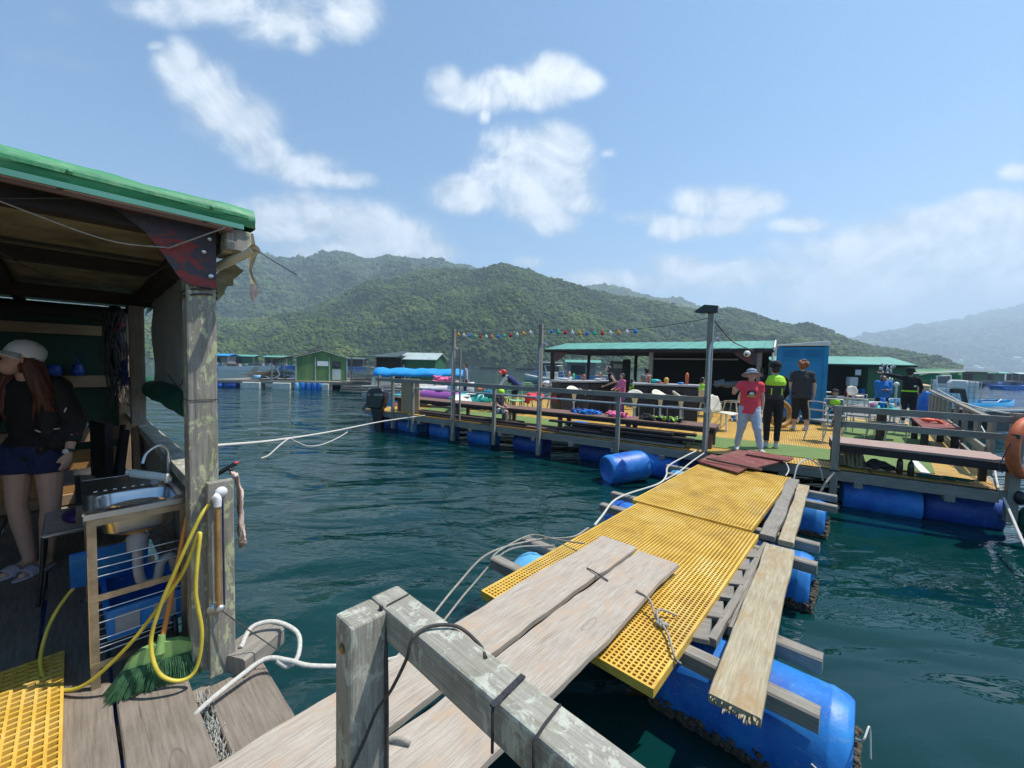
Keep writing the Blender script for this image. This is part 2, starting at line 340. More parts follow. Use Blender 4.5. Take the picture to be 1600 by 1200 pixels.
    c = ramp(N, L, n2, [(.3, (.020, .045, .012)), (.7, (.055, .085, .025))])
    c = mixc(N, L, ramp(N, L, n, [(.62, (0, 0, 0)), (.72, (.7, .7, .7))]), c, (.16, .12, .085))
    L.new(c, b.inputs['Base Color']); b.inputs['Roughness'].default_value = .95
    m, nt, N, L, b = newmat('canopy')
    ob = N.new('ShaderNodeTexCoord').outputs['Object']
    vc = N.new('ShaderNodeAttribute'); vc.attribute_name = 'tone'
    n = texn(N, L, ob, .012, 5, .6)
    c = ramp(N, L, vc.outputs['Fac'], [(0, (.018, .038, .012)), (.4, (.040, .075, .018)), (.75, (.075, .115, .026)), (1, (.125, .15, .045))])
    c = mixc(N, L, ramp(N, L, n, [(.45, (0, 0, 0)), (.6, (.6, .6, .6))]), c, mixc(N, L, 1, c, (1.25, 1.1, .75), 'MULTIPLY'))
    L.new(c, b.inputs['Base Color']); b.inputs['Roughness'].default_value = .9; b.inputs['Specular IOR Level'].default_value = .1
special()

# ------------------------------------------------------------------ mesh helpers
def V3(*a): return Vector(a)
class MB:
    def __init__(s): s.v = []; s.f = []; s.uv = []; s.sm = []; s.mi = []; s.m = 0; s.M = Matrix.Identity(4)
    def add(s, verts, faces, uvs, smooth=False):
        n = len(s.v); s.v += [s.M @ Vector(p) for p in verts]
        for f, u in zip(faces, uvs): s.f.append([n+i for i in f]); s.uv.append(u); s.sm.append(smooth); s.mi.append(s.m)
    def beam(s, p0, p1, w, h, up=(0, 0, 1), taper=1.):
        p0 = Vector(p0); p1 = Vector(p1); d = p1-p0; L = d.length
        if L < 1e-6: return
        d = d/L; up = Vector(up)
        if abs(d.dot(up)) > .98: up = Vector((0, 1, 0)) if abs(d.y) < .9 else Vector((1, 0, 0))
        x = d.cross(up).normalized(); y = x.cross(d).normalized()
        q = []
        for p, k in ((p0, 1), (p1, taper)):
            for a, b in ((-1, -1), (1, -1), (1, 1), (-1, 1)): q.append(p+x*a*w*k/2+y*b*h*k/2)
        ou, ov = random.random()*20, random.random()*20
        F_ = [(0, 4, 5, 1), (1, 5, 6, 2), (2, 6, 7, 3), (3, 7, 4, 0), (0, 1, 2, 3), (7, 6, 5, 4)]
        U = []; acc = 0
        for k, wd in enumerate((w, h, w, h)):
            U.append([(ou+acc, ov), (ou+acc, ov+L), (ou+acc+wd, ov+L), (ou+acc+wd, ov)]); acc += wd
        for k in range(2): U.append([(ou, ov), (ou+w, ov), (ou+w, ov+h*.6), (ou, ov+h*.6)])
        s.add(q, F_, U)
    def box(s, c, size, rz=0):
        c = Vector(c); sx, sy, sz = size
        d = Matrix.Rotation(rz, 3, 'Z')
        ax = [d @ V3(1, 0, 0), d @ V3(0, 1, 0), V3(0, 0, 1)]
        k = max(range(3), key=lambda i: size[i])
        a = ax[k]*size[k]/2
        if k == 0: s.beam(c-a, c+a, sy, sz, (0, 0, 1))
        elif k == 1: s.beam(c-a, c+a, sx, sz, (0, 0, 1))
        else: s.beam(c-a, c+a, sx, sy, ax[1])
    def tube(s, pts, r, n=8, caps=True, closed=False):
        pts = [Vector(p) for p in pts]; K = len(pts)
        rr = r if isinstance(r, (list, tuple)) else [r]*K
        prev = None; rings = []; L = 0
        V = []; Ls = []
        for i, p in enumerate(pts):
            if closed: t = pts[(i+1) % K]-pts[i-1]
            else: t = pts[min(i+1, K-1)]-pts[max(i-1, 0)]
            if t.length < 1e-9: t = V3(0, 0, 1)
            t.normalize()
            if prev is None:
                a = V3(0, 0, 1) if abs(t.z) < .9 else V3(1, 0, 0)
                x = t.cross(a).normalized()
            else:
                x = prev-t*prev.dot(t)
                if x.length < 1e-6: x = t.cross(V3(0, 0, 1))
                x.normalize()
            prev = x; y = t.cross(x)
            if i: L += (p-pts[i-1]).length
            Ls.append(L)
            for k in range(n):
                a = 2*math.pi*k/n; V.append(p+(x*math.cos(a)+y*math.sin(a))*rr[i])
        Fs, U = [], []
        for i in range(K if closed else K-1):
            j = (i+1) % K; l1 = Ls[i]; l2 = Ls[j] if j else L+.1
            for k in range(n):
                k2 = (k+1) % n; Fs.append((i*n+k, i*n+k2, j*n+k2, j*n+k))
                c = 6.28*rr[i]/n; U.append([(k*c, l1), (k*c+c, l1), (k*c+c, l2), (k*c, l2)])
        s.add(V, Fs, U, True)
        if caps and not closed:
            for i, rev in ((0, 0), (K-1, 1)):
                f = list(range(i*n, i*n+n)); f = f if rev else f[::-1]
                s.add([V[q] for q in f], [tuple(range(n))], [[(0, 0)]*n], False)
    def lathe(s, prof, org=(0, 0, 0), axis=(0, 0, 1), n=24, smooth=True):
        org = Vector(org); q = Vector(axis).to_track_quat('Z', 'Y').to_matrix()
        V = []
        for r, z in prof:
            for k in range(n):
                a = 2*math.pi*k/n; V.append(org+q @ V3(r*math.cos(a), r*math.sin(a), z))
        Fs, U = [], []
        for i in range(len(prof)-1):
            for k in range(n):
                k2 = (k+1) % n; Fs.append((i*n+k, i*n+k2, (i+1)*n+k2, (i+1)*n+k))
                U.append([(k/n, prof[i][1]), ((k+1)/n, prof[i][1]), ((k+1)/n, prof[i+1][1]), (k/n, prof[i+1][1])])
        s.add(V, Fs, U, smooth)
        for i, rev in ((0, 1), (len(prof)-1, 0)):
            if prof[i][0] > 1e-4:
                f = list(range(i*n, i*n+n)); f = f[::-1] if rev else f
                s.add([V[q2] for q2 in f], [tuple(range(n))], [[(0, 0)]*n])
    def ell(s, c, r, rot=None, n=14, m=9):
        c = Vector(c); r = (r, r, r) if isinstance(r, (int, float)) else r
        rot = rot or Matrix.Identity(3)
        V = [c+rot @ V3(0, 0, -r[2])]
        for i in range(1, m):
            t = -math.pi/2+math.pi*i/m
            for k in range(n):
                a = 2*math.pi*k/n; V.append(c+rot @ V3(r[0]*math.cos(t)*math.cos(a), r[1]*math.cos(t)*math.sin(a), r[2]*math.sin(t)))
        V.append(c+rot @ V3(0, 0, r[2]))
        Fs = []
        for k in range(n): Fs.append((0, 1+(k+1) % n, 1+k))
        for i in range(m-2):
            for k in range(n): Fs.append((1+i*n+k, 1+i*n+(k+1) % n, 1+(i+1)*n+(k+1) % n, 1+(i+1)*n+k))
        b = 1+(m-2)*n
        for k in range(n): Fs.append((b+k, b+(k+1) % n, len(V)-1))
        s.add(V, Fs, [[(0, 0)]*len(f) for f in Fs], True)
    def cap(s, p, q, r1, r2, n=12, ends=(1, 1)):
        s.tube([p, q], [r1, r2], n)
        if ends[0]: s.ell(p, r1, n=n, m=7)
        if ends[1]: s.ell(q, r2, n=n, m=7)
    def prism(s, pts, axis):                   # closed outline extruded along axis vector
        pts = [Vector(p) for p in pts]; n = len(pts); ax = Vector(axis)
        V = pts+[p+ax for p in pts]
        o = pts[0]; e1 = (pts[1]-pts[0]).normalized(); nn = ax.normalized(); e2 = nn.cross(e1)
        uv = [((p-o).dot(e2), (p-o).dot(e1)) for p in pts]
        Fs = [tuple(range(n))[::-1], tuple(range(n, 2*n))]; U = [uv[::-1], uv]
        for i in range(n):
            j = (i+1) % n; L = (pts[j]-pts[i]).length
            Fs.append((i, j, n+j, n+i)); U.append([(0, 0), (0, L), (ax.length, L), (ax.length, 0)])
        s.add(V, Fs, U)
    def sheet(s, grid, thick=0, smooth=True, uvs=1.):   # grid[i][j] of points
        A, B = len(grid), len(grid[0]); V = [p for row in grid for p in row]
        Fs, U = [], []
        for i in range(A-1):
            for j in range(B-1):
                Fs.append((i*B+j, (i+1)*B+j, (i+1)*B+j+1, i*B+j+1))
                U.append([(i*uvs, j*uvs), ((i+1)*uvs, j*uvs), ((i+1)*uvs, (j+1)*uvs), (i*uvs, (j+1)*uvs)])
        s.add(V, Fs, U, smooth)
    def plank(s, p0, p1, w, h, wob=.012, n=26, sag=0, up=(0, 0, 1), seed=0, twist=0):
        p0 = Vector(p0); p1 = Vector(p1); d = p1-p0; L = d.length; d /= L
        x = d.cross(Vector(up)).normalized(); z = x.cross(d).normalized()
        ou, ov = random.random()*20, random.random()*20
        V = []; W = []
        for i in range(n+1):
            t = i/n; c = p0+d*L*t-z*sag*4*t*(1-t)
            a = noise.noise((seed*7.1, t*L*1.6, 0))*wob*2.2+noise.noise((seed*3.3, t*L*7, 4))*wob*.7
            b = noise.noise((seed*5.7, t*L*1.6, 9))*wob*2.2+noise.noise((seed*2.3, t*L*7, 8))*wob*.7
            e = noise.noise((seed*1.7, t*L*2, 3))*wob*.25
            zz = z*(e); l = -w/2+a; r = w/2+b
            ee = d*(noise.noise((seed, 1.5, 2))*.01) if i in (0, n) else V3(0, 0, 0)
            bv = h*.12
            ring = [(l, -h/2), (r, -h/2), (r, h/2-bv), (r-bv, h/2), (l+bv, h/2), (l, h/2-bv)]
            for (px_, pz_) in ring: V.append(c+x*px_+z*pz_+zz+ee)
            W.append([px_ for px_, _ in ring])
        Fs, U = [], []
        for i in range(n):
            for k in range(6):
                k2 = (k+1) % 6; Fs.append((i*6+k, i*6+k2, (i+1)*6+k2, (i+1)*6+k))
                y0, y1 = ov+L*i/n, ov+L*(i+1)/n
                u1 = ou+(W[i][k] if k in (0, 3) or True else 0)+(.5 if k in (1, 5) else 0); u2 = ou+W[i][k2]+(.5 if k in (1, 5) else 0)+(h if k in (1, 5) else 0)
                U.append([(u1, y0), (u2, y0), (u2, y1), (u1, y1)])
        Fs.append((5, 4, 3, 2, 1, 0)); U.append([(0, 0), (.02, 0), (w, .01), (w, .02), (w, 0), (0, .02)])
        o = n*6; Fs.append((o, o+1, o+2, o+3, o+4, o+5)); U.append([(0, 0), (w, 0), (w, .02), (w, .03), (.01, .03), (0, .02)])
        s.add(V, Fs, U)
    def build(s, name, mat, parent=None, bevel=0, world=False, tagv=None, origin=None):
        me = bpy.data.meshes.new(name); vs = s.v
        o = bpy.data.objects.new(name, me); COL.objects.link(o)
        if parent is not None:
            o.parent = parent
            if world:
                inv = parent.get('_w'); root = parent
                mw = Matrix.Identity(4)
                while root is not None:
                    mw = (Matrix.Translation(root.location) @ root.rotation_euler.to_matrix().to_4x4()) @ mw; root = root.parent
                inv = mw.inverted(); vs = [inv @ v for v in vs]
        elif origin is not None or world:
            if origin is None:
                mn = [min(v[k] for v in vs) for k in range(3)]; mxx = [max(v[k] for v in vs) for k in range(3)]
                origin = V3((mn[0]+mxx[0])/2, (mn[1]+mxx[1])/2, mn[2])
            o.location = origin; vs = [v-Vector(origin) for v in vs]
        me.from_pydata([tuple(v) for v in vs], [], s.f)
        ul = me.uv_layers.new(name='UVMap')
        flat = np.array([c for u in s.uv for p in u for c in p], dtype=np.float32)
        if len(flat) == len(ul.data)*2: ul.data.foreach_set('uv', flat)
        me.polygons.foreach_set('use_smooth', s.sm)
        for m in (mat if isinstance(mat, (list, tuple)) else [mat]): me.materials.append(MATS[m] if isinstance(m, str) else m)
        me.polygons.foreach_set('material_index', s.mi); me.update()
        if bevel:
            b = o.modifiers.new('bevel', 'BEVEL'); b.width = bevel; b.segments = 2; b.limit_method = 'ANGLE'
        if tagv: tag(o, *tagv)
        return o
    def remesh(s, name, mat, parent, voxel=.01, it=4, world=False):
        me = bpy.data.meshes.new('tmp'); me.from_pydata([tuple(v) for v in s.v], [], s.f)
        o = bpy.data.objects.new('tmp', me); COL.objects.link(o)
        m = o.modifiers.new('r', 'REMESH'); m.mode = 'VOXEL'; m.voxel_size = voxel; m.use_smooth_shade = True
        k = o.modifiers.new('s', 'SMOOTH'); k.iterations = it; k.factor = .5
        dg = bpy.context.evaluated_depsgraph_get(); e = o.evaluated_get(dg)
        nm = bpy.data.meshes.new_from_object(e); bpy.data.objects.remove(o); bpy.data.meshes.remove(me)
        nm.name = name; nm.materials.clear(); nm.materials.append(MATS[mat])
        nm.polygons.foreach_set('use_smooth', [True]*len(nm.polygons))
        ob = bpy.data.objects.new(name, nm); COL.objects.link(ob)
        if parent is not None: ob.parent = parent
        return ob
def tag(o, label=None, cat=None, group=None, kind=None):
    if label: o['label'] = label
    if cat: o['category'] = cat
    if group: o['group'] = group
    if kind: o['kind'] = kind
    return o
def thing(name, label, cat, loc=(0, 0, 0), rz=0, group=None):
    o = bpy.data.objects.new(name, None); COL.objects.link(o); o.empty_display_size = .1
    o.location = loc; o.rotation_euler = (0, 0, rz); return tag(o, label, cat, group)
def kids(o): return [c for c in bpy.data.objects if c.parent == o]
def copy_tree(o, parent=None):
    c = o.copy(); COL.objects.link(c)
    if parent is not None: c.parent = parent
    for k in kids(o): copy_tree(k, c)
    return c
def dup(o, loc, rz, label, group=None):
    c = copy_tree(o); c.location = loc; c.rotation_euler = (0, 0, rz); c['label'] = label
    if group: c['group'] = group
    return c
def cr(pts, n=6):                       # Catmull-Rom through points
    pts = [Vector(p) for p in pts]; P = [pts[0]*2-pts[1]]+pts+[pts[-1]*2-pts[-2]]; out = []
    for i in range(1, len(P)-2):
        for k in range(n):
            t = k/n; a, b, c, d = P[i-1], P[i], P[i+1], P[i+2]
            out.append(.5*((2*b)+(c-a)*t+(2*a-5*b+4*c-d)*t*t+(3*b-a-3*c+d)*t**3))
    out.append(pts[-1]); return out
def rope(name, pts, r, mat, label, cat='rope', smooth=8, group=None):
    m = MB(); m.tube(cr(pts, smooth), r, 7); o = m.build(name, mat, world=True); return tag(o, label, cat, group)

a_ = R(42); U2 = V3(math.sin(a_), math.cos(a_), 0); V2 = V3(-math.cos(a_), math.sin(a_), 0)
def Nn(u, v, z): return U2*u+V2*v+V3(0, 0, z)          # near platform frame
NR = math.pi/2-a_                                      # rotation that takes +X to U
# ------------------------------------------------------------------ sea, hills
m = MB(); m.add([(-6000, -600, 0), (6000, -600, 0), (6000, 7000, 0), (-6000, 7000, 0)], [(0, 1, 2, 3)], [[(0, 0)]*4])
tag(m.build('water', 'sea'), kind='structure')
rng = np.random.default_rng(5)
_tab = rng.random((256, 256))
def vnoise(x, y):
    xi = np.floor(x).astype(int); yi = np.floor(y).astype(int); fx = x-xi; fy = y-yi
    fx = fx*fx*(3-2*fx); fy = fy*fy*(3-2*fy); g = lambda a, b: _tab[a & 255, b & 255]
    return (g(xi, yi)*(1-fx)+g(xi+1, yi)*fx)*(1-fy)+(g(xi, yi+1)*(1-fx)+g(xi+1, yi+1)*fx)*fy
def fbm(x, y, o=5):
    s = 0; a = .5
    for i in range(o): s = s+a*vnoise(x, y); x = x*2.03+17; y = y*2.03+9; a *= .5
    return s
def hill(name, prof, Y0, Y1, nx, ny, amp, seed, spur=.35, shape=.85, blobs=0, br=(3, 5), label=None, backs=.35):
    px_ = np.array([p[0] for p in prof], float)
    ex = []; gx = []
    for x, y in prof:
        d = ray(x, y); ex.append(d.z/d.y); gx.append(d.x/d.y)
    def surf(x, t):
        e = np.interp(x, px_, ex); g = np.interp(x, px_, gx)
        Y = Y0+(Y1-Y0)*t; X = g*Y
        H = np.maximum(0, CZ+e*Y1)
        tt = np.clip(t, 0, 1)
        sx = x/110.+seed*3.1
        sp = (fbm(sx+tt*.9, tt*1.3+seed, 4)-.5)*2        # spurs and gullies running down the slope
        s_ = tt**(shape*(1+spur*sp))
        z = H*s_ + amp*(fbm(X/70+seed, Y/70, 5)-.47)*np.clip(tt*5, 0, 1)*np.clip((1-tt)*6, .12, 1)
        z = np.where(t > 1, H*(1-(t-1)/backs*.9), z)
        return X, Y, z
    xs = np.linspace(px_[0], px_[-1], nx); ts = np.concatenate([np.linspace(0, 1, ny), 1+np.linspace(.05, backs, 4)])
    Xg, Tg = np.meshgrid(xs, ts); X, Y, Z = surf(Xg, Tg); Z[0] = -2
    V = np.stack([X, Y, Z], -1).reshape(-1, 3); A, B = X.shape
    idx = np.arange(A*B).reshape(A, B)
    Q = np.stack([idx[:-1, :-1], idx[:-1, 1:], idx[1:, 1:], idx[1:, :-1]], -1).reshape(-1, 4)
    me = bpy.data.meshes.new(name); me.from_pydata(V.tolist(), [], Q.tolist()); me.polygons.foreach_set('use_smooth', [True]*len(Q))
    me.materials.append(MATS['hill_ground']); o = bpy.data.objects.new(name, me); COL.objects.link(o); tag(o, kind='structure')
    if blobs:
        bm = bmesh.new(); bmesh.ops.create_icosphere(bm, subdivisions=1, radius=1)
        bv = np.array([v.co[:] for v in bm.verts]); bf = np.array([[v.index for v in f.verts] for f in bm.faces]); bm.free()
        x = rng.uniform(px_[0], px_[-1], blobs); t = rng.random(blobs)**.9*1.01
        X, Y, Z = surf(x, t)
        k = Z > -.5; X, Y, Z, x, t = X[k], Y[k], Z[k], x[k], t[k]; n = len(X)
        r = rng.uniform(br[0], br[1], n)*(1+.5*(rng.random(n) > .93))*(.55+.45*np.clip(Y/Y1, 0, 1))
        P = bv[None]*(1+rng.uniform(-.28, .28, (n, len(bv), 1)))
        a = rng.random(n)*6.28; ca, sa = np.cos(a)[:, None], np.sin(a)[:, None]
        Px = (P[..., 0]*ca-P[..., 1]*sa)*r[:, None]; Py = (P[..., 0]*sa+P[..., 1]*ca)*r[:, None]; Pz = P[..., 2]*r[:, None]*rng.uniform(.7, 1.05, (n, 1))
        W = np.stack([Px+X[:, None], Py+Y[:, None], Pz+(Z+r*.25)[:, None]], -1).reshape(-1, 3)
        Fc = (bf[None]+np.arange(n)[:, None, None]*len(bv)).reshape(-1, 3)
        me = bpy.data.meshes.new('hillside_woodland'); me.vertices.add(len(W)); me.vertices.foreach_set('co', W.astype(np.float32).ravel())
        me.loops.add(len(Fc)*3); me.loops.foreach_set('vertex_index', Fc.astype(np.int32).ravel())
        me.polygons.add(len(Fc)); me.polygons.foreach_set('loop_start', np.arange(0, len(Fc)*3, 3, dtype=np.int32))
        me.update(calc_edges=True); me.validate()
        tone = np.clip(.62*rng.random(n)+1.3*(fbm(X/38+3, Y/60+Z/40, 4)-.36), 0, 1)
        at_ = me.attributes.new('tone', 'FLOAT', 'POINT'); at_.data.foreach_set('value', np.repeat(tone, len(bv)).astype(np.float32))
        me.materials.append(MATS['canopy']); o2 = bpy.data.objects.new('hillside_woodland', me); COL.objects.link(o2)
        tag(o2, label, 'woodland', kind='stuff')
hill('hills', [(-900,470),(-500,440),(-150,410),(150,385),(330,382),(380,393),(410,402),(440,408),(470,406),(500,399),(525,396),(550,402),(575,406),(600,401),(630,405),(655,406),(680,405),(700,413),(740,420),(800,440),(880,470),(960,520),(1000,568)],
     620, 1250, 420, 110, 95, 1, spur=.6, blobs=46000, br=(2.8, 6.4), label='dense woods covering the tall hazy ridge on the left behind the green huts')
hill('hills', [(-500,540),(-100,520),(200,500),(330,505),(420,500),(500,478),(580,450),(650,428),(700,420),(740,424),(765,418),(785,412),(810,419),(830,425),(860,438),(900,449),(960,462),(1000,470),(1050,480),(1090,486),(1140,484),(1170,494),(1200,503),(1260,514),(1300,522),(1330,534),(1360,545),(1400,551),(1440,560),(1480,574),(1500,581)],
     330, 640, 480, 120, 46, 2, spur=.62, blobs=76000, br=(1.2, 3.3), label='dense green scrub woods covering the near hillside down to the shore')
hill('hills', [(820,520),(890,458),(920,450),(945,447),(970,452),(1000,463),(1030,469),(1060,469),(1085,477),(1105,488),(1160,530)],
     800, 1500, 120, 50, 40, 3, blobs=5000, br=(7, 11), label='woods on the small hazy peak behind the middle of the near ridge')
hill('hills', [(1290,545),(1330,532),(1370,524),(1400,518),(1450,509),(1500,501),(1550,490),(1600,478),(1700,462),(1900,470),(2300,500)],
     1500, 2600, 200, 70, 90, 4, blobs=9000, br=(11, 20), label='woods on the far pale blue mountain at the right')

def haze():
    m = MB(); x0, x1, y0, y1, z0, z1 = -3800, 5200, -60, 3900, -3, 640
    P = [(x0, y0, z0), (x1, y0, z0), (x1, y1, z0), (x0, y1, z0), (x0, y0, z1), (x1, y0, z1), (x1, y1, z1), (x0, y1, z1)]
    Fs = [(0, 3, 2, 1), (4, 5, 6, 7), (0, 1, 5, 4), (1, 2, 6, 5), (2, 3, 7, 6), (3, 0, 4, 7)]
    m.add(P, Fs, [[(0, 0)]*4]*6)
    mt, nt, N, L, b = newmat('haze'); N.remove(b)
    v = N.new('ShaderNodeVolumePrincipled'); v.inputs['Color'].default_value = (.70, .84, 1, 1); v.inputs['Density'].default_value = HAZE; v.inputs['Anisotropy'].default_value = .2
    L.new(v.outputs[0], N['Material Output'].inputs['Volume'])
    tag(m.build('haze', 'haze'), 'thin pale blue sea haze over the whole bay', 'haze', kind='stuff')
HAZE = .00044
haze()
# ------------------------------------------------------------------ near platform and hut (local axes u, v)
NM = Matrix.Rotation(NR, 4, 'Z')
def NB(): m = MB(); m.M = NM.copy(); return m
def grating(m, u0, v0, nu, nv, cell, bar, ztop, dep):
    xs = [0]; ys = [0]
    for k in range(nu): xs += [k*cell+bar, (k+1)*cell]
    xs.append(nu*cell+bar)
    for k in range(nv): ys += [k*cell+bar, (k+1)*cell]
    ys.append(nv*cell+bar)
    A, B = len(xs), len(ys); V = []
    for z in (ztop, ztop-dep):
        for x in xs:
            for y in ys: V.append((u0+x, v0+y, z))
    I = lambda i, j, k=0: k*A*B+i*B+j
    Fs = []; solid = lambda i, j: 0 <= i < A-1 and 0 <= j < B-1 and (i % 2 == 0 or j % 2 == 0)
    for i in range(A-1):
        for j in range(B-1):
            if not solid(i, j): continue
            Fs.append((I(i, j), I(i+1, j), I(i+1, j+1), I(i, j+1)))
            Fs.append((I(i, j, 1), I(i, j+1, 1), I(i+1, j+1, 1), I(i+1, j, 1)))
            if not solid(i-1, j): Fs.append((I(i, j), I(i, j+1), I(i, j+1, 1), I(i, j, 1)))
            if not solid(i+1, j): Fs.append((I(i+1, j), I(i+1, j, 1), I(i+1, j+1, 1), I(i+1, j+1)))
            if not solid(i, j-1): Fs.append((I(i, j), I(i, j, 1), I(i+1, j, 1), I(i+1, j)))
            if not solid(i, j+1): Fs.append((I(i, j+1), I(i+1, j+1), I(i+1, j+1, 1), I(i, j+1, 1)))
    m.add(V, Fs, [[(0, 0)]*4]*len(Fs))
DZ = .55
def near():
    # deck
    pf = thing('wooden_platform', 'weathered brown plank platform carrying the green roofed hut in the foreground', 'platform', Nn(-1, 2.5, 0))
    edges = [.355, .10, -.145, -.44, -.76, -1.06, -1.4, -1.72, -2.05, -2.4, -2.75, -3.1]
    for i in range(len(edges)-1):
        a, b = edges[i], edges[i+1]; u = (a+b)/2; w_ = a-b-.014
        cuts = [-1.2, 2.63 if i == 0 else 2.6, 6.6] if i < 2 else [-1.2, 3.9+.3*(i % 3), 6.6]
        for v0, v1 in zip(cuts[:-1], cuts[1:]):
            m = NB(); m.plank((u, v0+.004, DZ-.022+.002*(i % 3)), (u, v1-.004, DZ-.022+.002*(i % 3)), w_, .044, wob=.004, n=30, seed=i+v0, up=(0, 0, 1))
            m.build('deck_plank', 'wood_deck', pf, world=True)
    m = NB()
    for v in (-.8, .8, 2.3, 4.2, 6.2): m.beam((-3.1, v, .45), (.42, v, .45), .1, .09)
    m.beam((.30, -1.2, .36), (.30, 6.5, .36), .09, .08)
    m.build('joist', 'wood_grey', pf, world=True)
    m = NB()
    for v in (0, 1.5, 3, 4.5, 6): m.lathe([(.0, -.45), (.27, -.45), (.29, -.42), (.29, .42), (.27, .45), (0, .45)], (-.3, v, .1), (1, 0, 0), 20)
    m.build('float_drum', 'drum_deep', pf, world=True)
    m = NB(); m.plank((.515, 1.2, DZ-.05), (.515, 2.28, DZ-.05), .24, .045, wob=.004, seed=31)
    o = m.build('edge_board', 'wood_deck', None, world=True); tag(o, 'narrow weathered board outside the platform edge below the mooring rope', 'board')
    m = NB(); m.plank((.50, 2.30, DZ+.02), (.72, 2.42, DZ+.02), .17, .09, wob=.012, seed=41); 
    tag(m.build('timber_block', 'wood_grey', world=True), 'short cracked timber block beside the foot of the hut corner post', 'timber')
    # cut rope lying in the gap
    m = NB()
    for k in range(260):
        v = random.uniform(1.75, 2.25); u = .375+random.uniform(-.02, .02); p = V3(u, v, DZ-.05)
        q = p+V3(random.uniform(-.02, .02), random.uniform(-.03, .03), random.uniform(.01, .05)); m.tube([p, q], .0018, 3, False)
    tag(m.build('frayed_rope', 'rope_white', world=True), 'frayed pale rope fibres caught in the gap beside the deck edge', 'rope')
    m = NB(); grating(m, -1.25, .2, 31, 73, .0382, .0105, DZ+.038, .034)
    tag(m.build('floor_grating', 'grating', world=True), 'yellow plastic floor grating lying on the brown deck at bottom left', 'grating')
    # ---- hut
    h = thing('fish_farm_hut', 'open fronted timber hut with green tarpaulin roof and sink at left', 'hut', Nn(-1.2, 4.3, DZ))
    P = lambda name, mat, fn, bevel=0, par=h: (lambda m: (fn(m), m.build(name, mat, par, world=True, bevel=bevel))[1])(NB())
    pz = P('post', 'wood_post', lambda m: m.beam((.42, 2.43, DZ), (.42, 2.43, 2.70), .115, .115, (0, 1, 0)), .006)
    P('post', 'wood_grey', lambda m: m.beam((.40, 4.95, DZ), (.40, 4.95, 2.62), .10, .10, (0, 1, 0)), .005)
    P('post', 'wood_stud', lambda m: m.beam((.38, 6.0, DZ), (.38, 6.0, 2.55), .10, .10, (0, 1, 0)), .005)
    P('post', 'wood_grey', lambda m: m.beam((-2.9, 2.43, DZ), (-2.9, 2.43, 2.70), .10, .10, (0, 1, 0)), .005)
    P('corner_board', 'wood_post', lambda m: m.beam((.475, 2.345, DZ-.02), (.475, 2.345, 1.5), .105, .045, (0, 1, 0)), .004)
    def studs(m):
        for z, hh in ((2.36, .10), (1.83, .12), (1.27, .14), (.62, .1)): m.beam((-3.05, 6.06, z), (.33, 6.06, z), .05, hh)
        for u in (-2.9, -1.9, -.95): m.beam((u, 6.07, DZ), (u, 6.07, 2.5), .045, .06, (0, 1, 0))
    P('wall_frame', 'wood_stud', studs)
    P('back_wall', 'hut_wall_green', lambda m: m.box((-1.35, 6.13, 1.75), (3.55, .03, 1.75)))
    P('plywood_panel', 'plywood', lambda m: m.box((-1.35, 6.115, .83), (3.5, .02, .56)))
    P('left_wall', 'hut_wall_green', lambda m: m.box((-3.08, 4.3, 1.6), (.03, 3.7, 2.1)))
    def beams(m):
        m.beam((-3.1, 2.405, 2.70), (.49, 2.405, 2.70), .08, .10)
        m.beam((-3.1, 4.9, 2.60), (.5, 4.9, 2.60), .08, .10)
        m.beam((-3.1, 3.6, 2.67), (.5, 3.6, 2.67), .06, .08)
        m.beam((-3.1, 6.03, 2.53), (.5, 6.03, 2.53), .08, .10)
        for u in (-2.6, -1.75, -.9, -.32): m.beam((u, 2.36, 2.76), (u, 6.3, 2.62), .06, .05)
        m.beam((.455, 2.47, 2.70), (.455, 6.2, 2.60), .085, .10)
    P('roof_beam', 'wood_dark', beams)
    P('beam_end', 'wood_post', lambda m: m.beam((.548, 2.27, 2.665), (.548, 2.50, 2.66), .10, .10), .004)
    def ply(m):
        g = [[NM @ V3(0, 0, 0)]]
        m.add([(-3.2, 2.28, 2.795), (.58, 2.28, 2.795), (.58, 6.4, 2.66), (-3.2, 6.4, 2.66)], [(0, 1, 2, 3)], [[(0, 0), (3.8, 0), (3.8, 4), (0, 4)]])
    P('ceiling', 'tarp_dull', ply)
    def tarp(m):
        rows = []
        prof = [(2.262, 2.735), (2.25, 2.752), (2.245, 2.775), (2.25, 2.800), (2.275, 2.822), (2.40, 2.832), (3.2, 2.835), (4.8, 2.78), (6.5, 2.70)]
        n = 90
        for k, (v, z) in enumerate(prof):
            row = []
            for i in range(n+1):
                u = -3.3+3.91*i/n
                d = noise.noise((u*2.3, v*2.1, z*2))*.012+noise.noise((u*5-v*16, v*4, z*3))*.014*(k > 1)+abs(noise.noise((u*7+z*30, v*9, 5)))*.016*(k in (3, 4, 5))
                row.append(V3(u, v+(d*.5 if k < 5 else 0), z+d*(.3 if k < 2 else 1)))
            rows.append(row)
        V = [p for r_ in rows for p in r_]; Fs = []; U = []
        cum = [0]
        for k in range(1, len(prof)): cum.append(cum[-1]+math.hypot(prof[k][0]-prof[k-1][0], prof[k][1]-prof[k-1][1]))
        for k in range(len(prof)-1):
            for i in range(n):
                Fs.append((k*(n+1)+i, k*(n+1)+i+1, (k+1)*(n+1)+i+1, (k+1)*(n+1)+i)); a, b = rows[k][i].x, rows[k][i+1].x
                U.append([(a, cum[k]), (b, cum[k]), (b, cum[k+1]), (a, cum[k+1])])
        m.add(V, Fs, U, True)
        # side drop at the right end
        col = []
